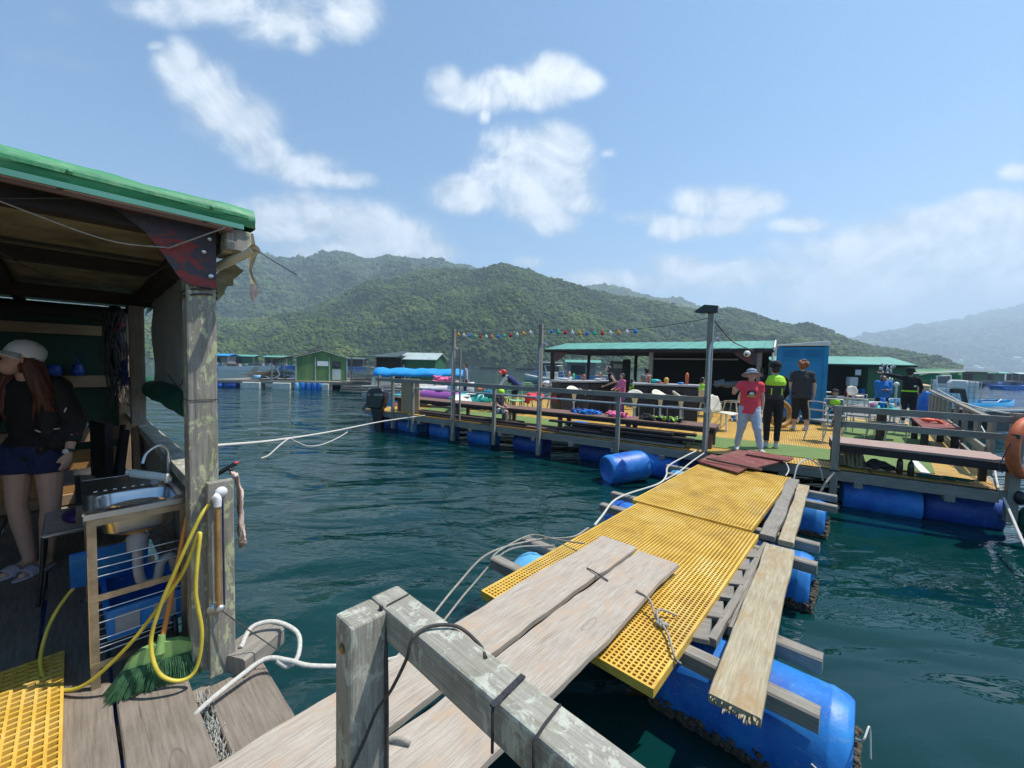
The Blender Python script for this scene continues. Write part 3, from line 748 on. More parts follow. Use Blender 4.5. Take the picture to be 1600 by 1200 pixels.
        for k, (v, z) in enumerate(prof[4:]):
            col.append([V3(.612+.012*math.sin(q*2+v*5), v+.02*math.sin(q+v*9)*(q > 0), z-q*.055-.02*(q == 2)*math.sin(v*13)) for q in range(3)])
        V = [p for r_ in col for p in r_]; Fs = [(k*3+q, k*3+q+1, (k+1)*3+q+1, (k+1)*3+q) for k in range(len(col)-1) for q in range(2)]
        m.add(V, Fs, [[(k*.3, 0), (k*.3, .06), (k*.3+.3, .06), (k*.3+.3, 0)] for k in range(len(Fs))], True)
    ta = P('roof_tarpaulin', 'tarp_green', tarp)
    P('batten', 'roof_mint', lambda m: m.beam((-3.3, 2.238, 2.728), (.56, 2.238, 2.722), .012, .022))
    P('eave_board', 'wood_brown', lambda m: m.beam((-3.3, 2.262, 2.712), (.52, 2.262, 2.706), .02, .022))
    def lath(m):
        m.beam((-3.3, 2.241, 2.778), (.58, 2.238, 2.775), .006, .014)
        for k in range(9): u = -3+k*.43; m.lathe([(0, .012), (.009, .010), (.009, 0)], (u, 2.236, 2.777), (0, -1, 0), 8)
    P('tarpaulin_lath', 'tarp_green', lath)
    # flap of old tarpaulin
    def flap(m):
        g = []
        for i in range(9):
            t = i/8; row = []
            for j in range(6):
                s_ = j/5
                row.append(NM @ V3(.53+.085*s_+.01*math.sin(i*2.), 2.46+.5*t, 2.60-.03*s_+.008*math.sin(i*3+j)-.22*t*(1-.55*s_)))
            g.append(row)
        m.M = Matrix.Identity(4); m.sheet(g)
        pts = [NM @ V3(*p) for p in ((.600, 2.30, 2.72), (.612, 2.29, 2.62), (.600, 2.30, 2.54), (.612, 2.28, 2.47))]
        w_ = (.016, .018, .007, .012); gg = []
        for p, q in zip(pts, w_):
            t = V2*.0+U2*q; gg.append([p-t, p+V2*.01, p+t])
        m.sheet(gg)
    P('torn_flap', 'tarp_dull', flap)
    P('torn_tag', 'towel', lambda m: (m.add([(.600, 2.292, 2.47), (.622, 2.285, 2.475), (.632, 2.27, 2.44), (.618, 2.28, 2.40), (.602, 2.29, 2.375), (.598, 2.30, 2.42)], [(0, 1, 2, 3, 4, 5)], [[(0, 0)]*6]),))
    # gusset plate
    gp = P('gusset_plate', 'gusset_plate', lambda m: m.prism([(.475, 2.352, 2.735), (.10, 2.352, 2.735), (.16, 2.352, 2.69), (.225, 2.352, 2.64), (.28, 2.352, 2.56), (.335, 2.352, 2.465), (.365, 2.352, 2.44), (.475, 2.352, 2.43)], (0, .008, 0)))
    for u, z in ((.452, 2.665), (.428, 2.60), (.452, 2.49)):
        P('bolt', 'steel', lambda m: m.lathe([(0, .008), (.008, .008), (.012, .004), (.012, 0)], (u, 2.352, z), (0, -1, 0), 10), par=gp)
    P('gutter_pipe', 'cream_plastic', lambda m: (m.tube([(.50, 2.55, 2.56), (.595, 2.20, 2.62)], .021, 12, False), m.tube([(.50, 2.55, 2.56), (.595, 2.20, 2.62)], .017, 12, False), m.tube([(.590, 2.22, 2.617), (.5955, 2.198, 2.6205)], .024, 12, False)))
    # clear plastic side curtain, rolled tarp below it
    def curt(m):
        g = []
        for i in range(20):
            v = 2.52+2.35*i/19
            g.append([NM @ V3(.50+.010*math.sin(i*1.4+j), v, 2.62-(2.62-1.86)*j/8) for j in range(9)])
        m.M = Matrix.Identity(4); m.sheet(g)
    P('side_curtain', 'tarp_grey', curt)
    def roll(m):
        m.tube([(.505, v, 1.81+.012*math.sin(v*5)) for v in np.linspace(2.98, 6.3, 20)], [.085+.008*math.sin(k*1.7) for k in range(20)], 14, False)
        sp = []
        for k in range(70):
            a = k*.45; r = .012+.073*k/70; sp.append((.505+r*math.cos(a), 2.972+.004*(k % 3), 1.82+r*math.sin(a)))
        m.tube(sp, .0045, 5)
    tag(P('rolled_net', 'net_green', roll, par=None), 'rolled green tarpaulin hung on the side of the hut between its posts', 'net roll')
    P('side_rail', 'wood_rail', lambda m: (m.beam((.43, 2.5, 1.46), (.43, 6.0, 1.46), .10, .06)), .003)
    P('side_panel', 'wood_grey', lambda m: [m.beam((.43, 2.52+.14*k, DZ), (.43, 2.52+.14*k, 1.40), .13, .018, (1, 0, 0)) for k in range(24)])
    P('rail_brace', 'wood_stud', lambda m: m.beam((.36, 4.6, .98), (.365, 4.85, 1.5), .03, .045, (1, 0, 0)))
    # wires under the roof
    for k, pts in enumerate((((-1.6, 2.32, 2.70), (-.9, 2.6, 2.45), (-.3, 2.4, 2.62), (.05, 2.33, 2.72)), ((-.5, 2.4, 2.72), (-.1, 3.2, 2.52), (.2, 3.3, 2.5), (.38, 2.9, 2.62)), ((-1.9, 3.9, 2.6), (-1.2, 4.1, 2.3), (-.4, 4.0, 2.55)), ((.36, 2.5, 2.42), (.37, 2.46, 2.1), (.38, 2.7, 1.95), (.37, 3, 2.0)))):
        P('wire', 'rope_dark', lambda m: m.tube(cr(pts, 8), .0035, 5))
    P('tie_cord', 'rope_grey', lambda m: (m.tube(cr([(-.2, 2.36, 2.66), (.10, 2.345, 2.575), (.30, 2.34, 2.585)], 6), .003, 5), m.tube([(.30, 2.34, 2.585), (.485, 2.235, 2.70)], .0035, 5)))
    P('binding_wire', 'rope_dark', lambda m: [m.tube([(.42+.066*math.cos(a)*1.05-.0, 2.43+.066*math.sin(a)*1.05, z+.01*math.sin(a*1.5)) for a in np.linspace(0, 6.3, 25)], .0045, 5) for z in (2.395, 2.42)])
    P('binding_wire', 'rope_dark', lambda m: [m.tube([(.42+.082*math.copysign(min(1, abs(1.3*math.cos(a))), math.cos(a))*.74, 2.43+.082*math.copysign(min(1, abs(1.3*math.sin(a))), math.sin(a))*.74, 1.9) for a in np.linspace(0, 6.29, 33)], .0018, 4)])
    tag(P('antenna_wire', 'rope_dark', lambda m: m.tube([(.595, 2.20, 2.62), (.74, 2.08, 2.51)], .0025, 5), par=None), 'thin black wire sticking out from the pipe at the roof corner', 'wire')
    # things kept on the studs of the back wall
    def shelfbits():
        tag(P('blue_jar', 'drum_deep', lambda m: (m.lathe([(0, 0), (.05, 0), (.06, .05), (.05, .1), (.03, .11), (0, .11)], (-.12, 6.0, 1.892), n=14),), par=None), 'small blue jar on the middle rail of the dark hut wall, left of the pair', 'jar')
        tag(P('blue_jar', 'drum_deep', lambda m: (m.lathe([(0, 0), (.04, 0), (.05, .05), (.035, .1), (.03, .12), (0, .12)], (.04, 6.0, 1.892), n=14), [m.tube([(.04, 6, 2.0), (.04+.05*math.sin(k*2.1), 6+.03*math.cos(k), 2.1+.02*(k % 3))], .003, 4) for k in range(7)]), par=None), 'small blue jar holding dry sprigs on the hut wall rail', 'jar')
        tag(P('clear_ball', 'grey_plastic', lambda m: m.ell((.06, 6.02, 1.385), (.045, .04, .045)), par=None), 'small round grey float resting on the low rail inside the hut', 'float')
        tag(P('clothes_bundle', 'jacket_pattern', lambda m: [m.ell((.30+random.uniform(-.05, .04), 5.2+random.uniform(-.3, .3), 1.95+.11*k), (.07, .12, .09), n=8, m=6) for k in range(6)], par=None), 'dark bundle of wetsuit gear hanging from the hut post under the roof', 'clothes')
        tag(P('fishing_net', 'rope_dark', lambda m: [m.tube(cr([(.30+random.uniform(-.1, .05), 5.4+random.uniform(-.35, .35), 2.5), (.28+random.uniform(-.1, .07), 5.4+random.uniform(-.35, .35), 2.1), (.30+random.uniform(-.07, .07), 5.4+random.uniform(-.3, .3), 1.6+random.uniform(0, .3))], 4), .004, 4) for k in range(60)], par=None), 'dark tangled net hanging down the back corner inside the hut', 'net')
        tag(P('blue_glove', 'cloth_navy', lambda m: (m.ell((.31, 4.9, 2.02), (.025, .02, .05)), m.ell((.31, 4.9, 1.94), (.03, .02, .05)), [m.cap((.30+.013*k, 4.9, 1.91), (.296+.015*k, 4.9, 1.85-.01*(k % 2)), .008, .007, 6) for k in range(4)]), par=None), 'small blue glove hanging by the second hut post', 'glove')
        tag(P('folded_chair', 'black_metal', lambda m: ([m.beam((.24+.0*k, 4.55+.045*k, .99), (.30, 4.75+.045*k, 1.42), .01, .02, (1, 0, 0)) for k in range(9)], m.beam((.24, 4.5, 1.0), (.31, 4.75, 1.46), .03, .03), m.beam((.24, 4.98, 1.0), (.31, 5.15, 1.46), .03, .03)), par=None), 'black slatted folding chair leaning at the hut side rail behind the sink', 'chair')
        tag(P('box_lid', 'cloth_charcoal', lambda m: m.box((.16, 4.95, 1.28), (.05, .4, .5), .2), par=None), 'dark flat case leaning upright behind the sink against the second post', 'case')
        tag(P('blue_box', 'tarp_blue', lambda m: (m.box((-.95, 5.0, 1.25), (.34, .3, .26)), m.box((-.95, 5.0, 1.39), (.37, .33, .03))), par=None), 'blue plastic box at the left edge behind the woman in the cap', 'box')
    shelfbits()
near()

def stool(label, loc, W_, D_, H_):
    t = thing('mesh_stool', label, 'stool', loc, NR, 'mesh topped metal stools inside the hut')
    m = MB()
    n = int(D_/.022)
    for k in range(n+1): m.beam((-W_/2, -D_/2+D_*k/n, H_), (W_/2, -D_/2+D_*k/n, H_), .008, .006)
    for k in range(5): m.beam((-W_/2+W_*k/4, -D_/2, H_-.006), (-W_/2+W_*k/4, D_/2, H_-.006), .010, .006)
    m.build('seat', 'galv', t)
    m = MB(); m.tube([(-W_/2, -D_/2, H_-.01), (W_/2, -D_/2, H_-.01), (W_/2, D_/2, H_-.01), (-W_/2, D_/2, H_-.01), (-W_/2, -D_/2, H_-.01)], .011, 8); m.build('seat_frame', 'galv', t)
    for a in (-1, 1):
        for b in (-1, 1):
            m = MB(); m.tube(cr([(a*W_/2, b*D_/2, H_-.01), (a*(W_/2+.01), b*(D_/2+.015), H_*.5), (a*(W_/2+.03), b*(D_/2+.03), 0)], 4), .010, 8); m.build('leg', 'black_metal', t)
        m = MB(); m.tube([(a*(W_/2+.018), -D_/2-.02, .13), (a*(W_/2+.018), D_/2+.02, .13)], .008, 8); m.build('stretcher', 'black_metal', t)
    return t
stool('metal stool with mesh top holding goggles beside the sink stand', Nn(.06, 4.02, DZ), .40, .55, .43)
stool('mesh topped metal stool farther back against the plywood wall', Nn(.12, 5.35, DZ), .42, .55, .45)

def sink():
    t = thing('sink_stand', 'stainless steel sink on a rusty angle iron stand beside the corner post', 'sink', Nn(.22, 2.9, DZ))
    B_ = lambda name, mat, fn, bevel=0, par=t: (lambda m: (fn(m), m.build(name, mat, par, world=True, bevel=bevel))[1])(NB())
    u0, u1, v0, v1, zt = .03, .385, 2.60, 3.28, 1.385
    for (u, v) in ((u0, v0), (u1, v0), (u0, v1), (u1, v1)):
        su = 1 if u == u0 else -1; sv = 1 if v == v0 else -1
        def leg(m):
            m.beam((u, v+sv*.014, DZ), (u, v+sv*.014, zt-.03), .004, .03, (0, 1, 0)); m.beam((u+su*.015, v-sv*.001, DZ), (u+su*.015, v-sv*.001, zt-.03), .03, .004, (0, 1, 0))
        B_('leg', 'old_steel', leg)
    for z in (zt-.05, .98, .66):
        B_('cross_bar', 'old_steel', lambda m: (m.beam((u0, v0-.004, z), (u1, v0-.004, z), .004, .03), m.beam((u0, v1, z), (u1, v1, z), .004, .03), m.beam((u0, v0, z), (u0, v1, z), .004, .03), m.beam((u1, v0, z), (u1, v1, z), .004, .03)))
    def rods(m):
        for z, n in ((.90, 0), (.70, 0)): pass
        m.tube([(u0, v0, .66), (u0, v0, 1.18)], .003, 5); m.tube([(u0, v0+.02, .70), (u0, v1, .70)], .003, 5)
        for k in range(9): v = v0+.03+k*(v1-v0-.06)/8; m.tube([(u0, v, .70), (u1, v, .70)], .004, 6)
        for z in (.78, .86, .74, 1.12, 1.16, 1.08, .92): m.tube([(u0, v0+.0, z), (u1, v0, z)], .0032, 6)
    B_('shelf_rod', 'steel', rods)
    def top(m):
        # rim with basin opening at the near end and drainer behind
        a, b, c, d = u0-.01, u1+.02, v0-.03, v1+.02; bu0, bu1, bv0, bv1 = a+.05, b-.05, c+.05, c+.36
        z = zt
        O = [(a, c), (b, c), (b, d), (a, d)]
        n = 8; inner = []
        for (cx, cy, st) in ((bu1-.06, bv0+.06, -90), (bu1-.06, bv1-.06, 0), (bu0+.06, bv1-.06, 90), (bu0+.06, bv0+.06, 180)):
            for k in range(n): an = R(st+90*k/(n-1)); inner.append((cx+.06*math.cos(an), cy+.06*math.sin(an)))
        N_ = len(inner); out = []
        cx, cy = (bu0+bu1)/2, (bv0+bv1)/2
        for (x, y) in inner:                                  # project on a rectangle around the basin
            dx, dy = x-cx, y-cy; k = min((b-cx)/abs(dx) if dx else 9, ((bv1+.03-cy) if dy > 0 else (cy-c))/abs(dy) if dy else 9); out.append((cx+dx*k, cy+dy*k))
        V = [(x, y, z) for x, y in out]+[(x, y, z) for x, y in inner]+[(cx+(x-cx)*.96, cy+(y-cy)*.96, z-.012) for x, y in inner]+[(cx+(x-cx)*.90, cy+(y-cy)*.90, z-.13) for x, y in inner]+[(cx+(x-cx)*.7, cy+(y-cy)*.7, z-.15) for x, y in inner]
        Fs = []
        for r_ in range(4):
            for k in range(N_): k2 = (k+1) % N_; Fs.append((r_*N_+k, r_*N_+k2, (r_+1)*N_+k2, (r_+1)*N_+k))
        Fs.append(tuple(range(4*N_, 5*N_)))
        m.add(V, Fs, [[(0, 0)]*len(f) for f in Fs], True)
        m.box(((a+b)/2, (bv1+.03+d)/2, z-.006), (b-a, d-bv1-.03, .012))
        for k in range(8): m.beam((a+.05+k*.036, bv1+.06, z+.001), (a+.05+k*.036, d-.03, z+.001), .014, .003)
        m.beam((a, c, z-.012), (b, c, z-.012), .004, .026); m.beam((a, d, z-.012), (b, d, z-.012), .004, .026)
        m.beam((a, c, z+.002), (a, d, z+.002), .008, .012); m.beam((b, c, z+.002), (b, d, z+.002), .008, .012)
    B_('basin', 'steel', top)
    B_('basin_underside', 'brass_tan', lambda m: m.lathe([(0, -.17), (.09, -.17), (.112, -.158), (.122, -.05)], ((u0+u1)/2, v0+.18, zt), n=24))
    B_('side_guard', 'black_plastic', lambda m: m.box((u0-.022, (v0+v1)/2, zt-.01), (.02, v1-v0, .09)))
    B_('drain_pipe', 'grey_plastic', lambda m: (m.lathe([(.042, 0), (.042, .07), (.03, .08), (.03, .1)][::-1], ((u0+u1)/2, v0+.15, zt-.27), n=14), m.tube(cr([((u0+u1)/2, v0+.15, zt-.2), ((u0+u1)/2, v0+.15, zt-.38), ((u0+u1)/2+.02, v0+.15, zt-.46), ((u0+u1)/2+.07, v0+.15, zt-.46), ((u0+u1)/2+.09, v0+.16, zt-.38), ((u0+u1)/2+.13, v0+.17, zt-.36), ((u0+u1)/2+.15, v0+.2, zt-.45)], 6), .021, 12)))
    tp = B_('tap', 'steel', lambda m: (m.tube(cr([(u1-.03, v0+.36, zt), (u1-.03, v0+.34, zt+.13), (u1-.04, v0+.30, zt+.20), (u1-.08, v0+.25, zt+.235), (u1-.13, v0+.21, zt+.21), (u1-.15, v0+.19, zt+.16)], 8), .008, 10), m.lathe([(.02, 0), (.02, .03), (.012, .04), (0, .04)], (u1-.03, v0+.36, zt), n=14)))
    B_('handle', 'grey_plastic', lambda m: m.ell((u1-.09, v0+.29, zt+.03), (.022, .026, .022)), par=tp)
    tag(B_('drain_bottle', 'white_plastic', lambda m: (m.tube([(u1-.20, v0+.35, zt+.09), (u1-.185, v0+.345, zt+.088), (u1-.18, v0+.34, zt+.085), (u1-.04, v0+.27, zt+.045)], [.013, .013, .022, .022], 12)), par=None), 'white detergent bottle lying by the tap on the sink', 'bottle')
    # blue plastic crate on the lower shelf
    c = thing('blue_crate', 'blue plastic trays stacked on the lower shelf under the sink', 'crate', Nn(.22, 2.95, .70))
    def crate(m):
        x0, x1, y0, y1, z0, z1 = .09, .365, 2.68, 3.15, .72, .86
        m.box(((x0+x1)/2, (y0+y1)/2, z0), (x1-x0, y1-y0, .01))
        for (p, q) in (((x0, y0), (x1, y0)), ((x1, y0), (x1, y1)), ((x1, y1), (x0, y1)), ((x0, y1), (x0, y0))):
            m.beam((*p, (z0+z1)/2), (*q, (z0+z1)/2), .006, z1-z0); m.beam((*p, z1), (*q, z1), .02, .012)
    B_('tray', 'drum_blue', crate, par=c)
    B_('tray_back', 'drum_blue', lambda m: m.beam((.12, 3.1, .86), (.12, 2.95, 1.09), .30, .012, (0, 1, .3)), par=c)
    for u in (.16, .30): B_('label_panel', 'grey_plastic', lambda m: m.box((u, 2.672, .79), (.088, .004, .09)), par=c)
    # snorkel gear on the stool
    tag(B_('goggles', 'purple_gear', lambda m: (m.ell((.02, 3.95, 1.02), (.09, .14, .05)), m.ell((.10, 3.86, 1.03), (.07, .10, .04))), par=None), 'dark purple swimming fins lying on the mesh stool near the sink', 'fins')
    tag(B_('water_bottle', 'teal_plastic', lambda m: m.tube([(.13, 3.86, 1.035), (.10, 3.78, 1.035), (.02, 3.58+.15, 1.03)], [.015, .03, .03], 12), par=None), 'translucent teal bottle lying on the mesh stool', 'bottle')
    # broom
    b = thing('broom', 'green bristled broom with orange handle leaning on the corner post', 'broom', Nn(.24, 2.42, DZ))
    B_('handle', 'bamboo', lambda m: m.tube([(.255, 2.44, .72), (.375, 2.52, 1.30)], .0105, 10), par=b)
    def head(m):
        out = [(-.13, 0), (.13, 0), (.125, .045), (.07, .075), (0, .085), (-.07, .07), (-.12, .03)]
        m.prism([(.25+x*.95, 2.43-x*.25, .665+z) for x, z in out], (.01, .03, 0))
        m.tube([(.25, 2.43, .70), (.262, 2.446, .78)], [.02, .015], 10)
    B_('broom_head', 'broom_green', head, par=b)
    def bris(m):
        for k in range(1500):
            x = random.uniform(-.125, .125); y = random.uniform(-.014, .03)
            p = V3(.25+x*.95, 2.43-x*.25+y, .668); q = V3(.25+x*1.3-.02+random.uniform(-.012, .012), 2.43-x*.3+y*2.2-.01+random.uniform(-.012, .012), DZ+.004+random.uniform(0, .015))
            mid = (p+q)/2+V3(0, -.008, 0); m.tube([p, mid, q], .0013, 3, False)
    B_('bristles', 'bristle', bris, par=b)
    # hose looped through the tap
    def hz(m):
        z = lambda *a: a
        pts = [(.43, 2.33, 1.40), (.385, 2.31, 1.34), (.30, 2.33, 1.12), (.245, 2.36, .95), (.215, 2.37, .80), (.235, 2.33, .67), (.30, 2.29, .615), (.36, 2.28, .64), (.385, 2.28, .80), (.365, 2.28, 1.0), (.372, 2.28, 1.15), (.385, 2.30, 1.28), (.33, 2.34, 1.10), (.24, 2.40, .93), (.14, 2.46, .77), (.02, 2.56, .62), (-.06, 2.66, .575), (-.115, 2.8, .575), (-.13, 2.95, .64), (-.08, 3.05, .78), (.04, 3.12, .92), (.20, 3.05, 1.08)]
        m.tube(cr(pts, 10), .0082, 10)
    tag(B_('garden_hose', 'hose', hz, par=None), 'yellow garden hose looped down from the corner post past the sink stand', 'hose')
    tag(B_('bicycle_tyre', 'black_metal', lambda m: m.tube([(.33, 2.62+.05*math.cos(a), .66+.10*math.sin(a)) for a in np.linspace(0, 6.28, 20)], .010, 8), par=None), 'thin black rubber ring standing behind the broom', 'ring')
    # pipe on the corner board
    p = thing('riser_pipe', 'thin brown pipe with white elbow running down the board on the corner post', 'pipe', Nn(.45, 2.3, .86))
    B_('pipe', 'brass_tan', lambda m: m.tube([(.455, 2.295, .89), (.455, 2.295, 1.42)], .0095, 10), par=p)
    B_('elbow', 'white_paint', lambda m: (m.tube(cr([(.455, 2.295, 1.39), (.455, 2.295, 1.43), (.44, 2.30, 1.445)], 4), .016, 10), m.lathe([(.026, 0), (.026, .004), (0, .004)], (.475, 2.32, 1.45), (0, -1, 0), 16)), par=p)
    B_('cable', 'denim', lambda m: m.tube([(.478, 2.30, .88), (.476, 2.30, 1.42)], .0045, 6), par=p)
    B_('clamp', 'galv', lambda m: (m.lathe([(.03, 0), (.03, .008), (0, .008)], (.44, 2.32, .88), (0, -1, 0), 14), m.ell((.46, 2.29, .885), (.02, .015, .018))), par=p)
    # towel over the rail behind the post
    def tw(m):
        g = []
        for i in range(22):
            t = i/21; row = []
            for j in range(10):
                s_ = j/9; z = 1.50-.33*t if t > .12 else 1.50
                row.append(NM @ V3(.535+.03*s_*t+.016*math.sin(j*1.9+i*.35)*t+.03*min(1, t*6), 2.33+.12*s_+.015*math.sin(i*.5+j), z+.012*math.sin(j*1.3)+(.012 if t < .12 else 0)-.07*s_*(t > .7)))
            g.append(row)
        m.M = Matrix.Identity(4); m.sheet(g)
    o = B_('towel', 'towel', tw, par=None); sf = o.modifiers.new('s', 'SOLIDIFY'); sf.thickness = .006
    tag(o, 'pale pink towel hanging over the rail behind the corner post', 'towel')
    k = thing('outdoor_tool', 'black clamp tool with teal grip and red tip lying on the rail behind the post', 'tool', Nn(.52, 2.45, 1.5))
    B_('body', 'black_plastic', lambda m: (m.cap((.49, 2.44, 1.515), (.555, 2.42, 1.555), .012, .01), m.cap((.535, 2.42, 1.53), (.56, 2.40, 1.50), .01, .006)), par=k)
    B_('grip', 'teal_plastic', lambda m: m.cap((.46, 2.46, 1.51), (.49, 2.445, 1.517), .014, .014), par=k)
    B_('tip', 'red_plastic', lambda m: m.ell((.562, 2.42, 1.56), (.012, .008, .008)), par=k)
sink()

# ------------------------------------------------------------------ near handrail, gangplanks and ropes
def handrail():
    t = thing('handrail', 'weathered lichen covered timber handrail with square post in the foreground', 'handrail', Nn(.5, .9, DZ))
    m = NB(); m.beam((.492, .955, DZ-.2), (.492, .955, 1.447), .098, .086, (0, 1, 0)); m.build('post', 'wood_rail', t, world=True, bevel=.007)
    m = NB(); m.beam((.585, 1.0, 1.405), (.56, -.75, 1.405), .085, .088, (0, 0, 1)); m.build('rail', 'wood_rail', t, world=True, bevel=.007)
    m = NB(); m.lathe([(0, .008), (.007, .008), (.009, .004), (.009, 0)], (.443, .955, 1.375), (-1, 0, 0), 6); m.lathe([(.014, .001), (0, .001)], (.4425, .955, 1.375), (-1, 0, 0), 16); m.build('bolt', 'brass_tan', t, world=True)
    m = NB(); q = lambda v, r=.0045: m.tube([(.5165-.0+0, v, 1.357), (.5165, v, 1.4525), (.60+.03, v+.003, 1.4525), (.63, v, 1.357), (.5165, v, 1.357)], r, 6)
    m.beam((.535-.003, .93, 1.3), (.535-.003, .925, 1.46), .005, .012, (0, 1, 0)); 
    m.tube(cr([(.54, .905, .95), (.538, .905, 1.2), (.54, .915, 1.36), (.545, .925, 1.44)], 6), .006, 8)
    m.tube([(.545, .925, 1.44), (.55, .925, 1.4525), (.62, .93, 1.452)], .0022, 6)
    m.build('cable', 'rope_dark', t, world=True)
    m = NB(); m.tube(cr([(.60, .60, 1.452), (.635, .66, 1.435), (.62, .72, 1.456), (.575, .765, 1.458), (.53, .775, 1.448), (.515, .78, 1.40), (.505, .83, 1.30), (.50, .885, 1.22), (.475, .90, 1.15), (.44, .91, 1.08), (.42, .93, 1.02)], 8), .0042, 8)
    m.build('tie_rope', 'rope_dark', t, world=True)
    m = NB()
    for v in (.50, .40): m.tube([(.522, v, 1.36), (.521, v, 1.4515), (.56, v+.005, 1.454), (.612, v+.01, 1.4515), (.613, v, 1.36)], .0032, 6)
    m.beam((.519, .50, 1.4535), (.617, .506, 1.4535), .004, .012, (1, 0, 0)); m.build('cable_tie', 'cloth_charcoal', t, world=True)
handrail()
g_ = 'weathered planks bridging to the walkway'
m = NB(); m.plank((.02, 1.575, DZ+.028), (3.17, 1.56, DZ+.018), .325, .036, wob=.014, n=60, seed=3)
tag(m.build('gangplank', 'wood_pale', world=True), 'left one of the two long pale planks bridging to the yellow walkway', 'plank', g_)
m = NB(); m.plank((.15, 1.195, DZ+.028), (3.12, 1.195, DZ+.018), .345, .036, wob=.014, n=60, seed=8)
tag(m.build('gangplank', 'wood_pale', world=True), 'right one of the two long pale planks, nearer the big blue drum', 'plank', g_)
def nrope(name, pts, r, mat, label, cat='rope'):
    m = NB(); m.tube(cr(pts, 10), r, 8); return tag(m.build(name, mat, world=True), label, cat)
nrope('mooring_rope', [(.30, 2.12, .51), (.36, 2.12, .56), (.50, 2.16, .585), (.62, 2.18, .60), (.70, 2.10, .59), (.78, 2.0, .57), (1.0, 1.88, .52), (1.3, 1.75, .50), (1.6, 1.62, .48)], .0115, 'rope_white', 'thick white mooring rope from the deck edge towards the gangplanks')
nrope('rope_loop', [(.55, 2.33, .62), (.62, 2.40, .66), (.72, 2.36, .66), (.79, 2.24, .62), (.76, 2.14, .57), (.70, 2.10, .56), (.66, 2.14, .59)], .012, 'rope_white', 'loop of thick white rope round the timber block below the post')
nrope('tie_wire', [(.45, 2.30, .89), (.52, 2.27, .80), (.60, 2.24, .70), (.68, 2.18, .61)], .003, 'rope_dark', 'thin dark wire slanting from the pipe clamp to the mooring rope', 'wire')
nrope('lashing_rope', [(.85, 1.44, DZ+.05), (.83, 1.40, DZ+.055), (.80, 1.39, DZ+.02), (.79, 1.38, DZ-.06)], .007, 'rope_grey', 'short grey rope end lashed round the left gangplank edge')
nrope('lashing_rope', [(.86, 1.27, DZ+.056), (.83, 1.32, DZ+.062), (.79, 1.37, DZ+.03), (.77, 1.38, DZ-.06)], .0085, 'rope_grey', 'short grey twisted rope hooked over the right gangplank behind the handrail post')

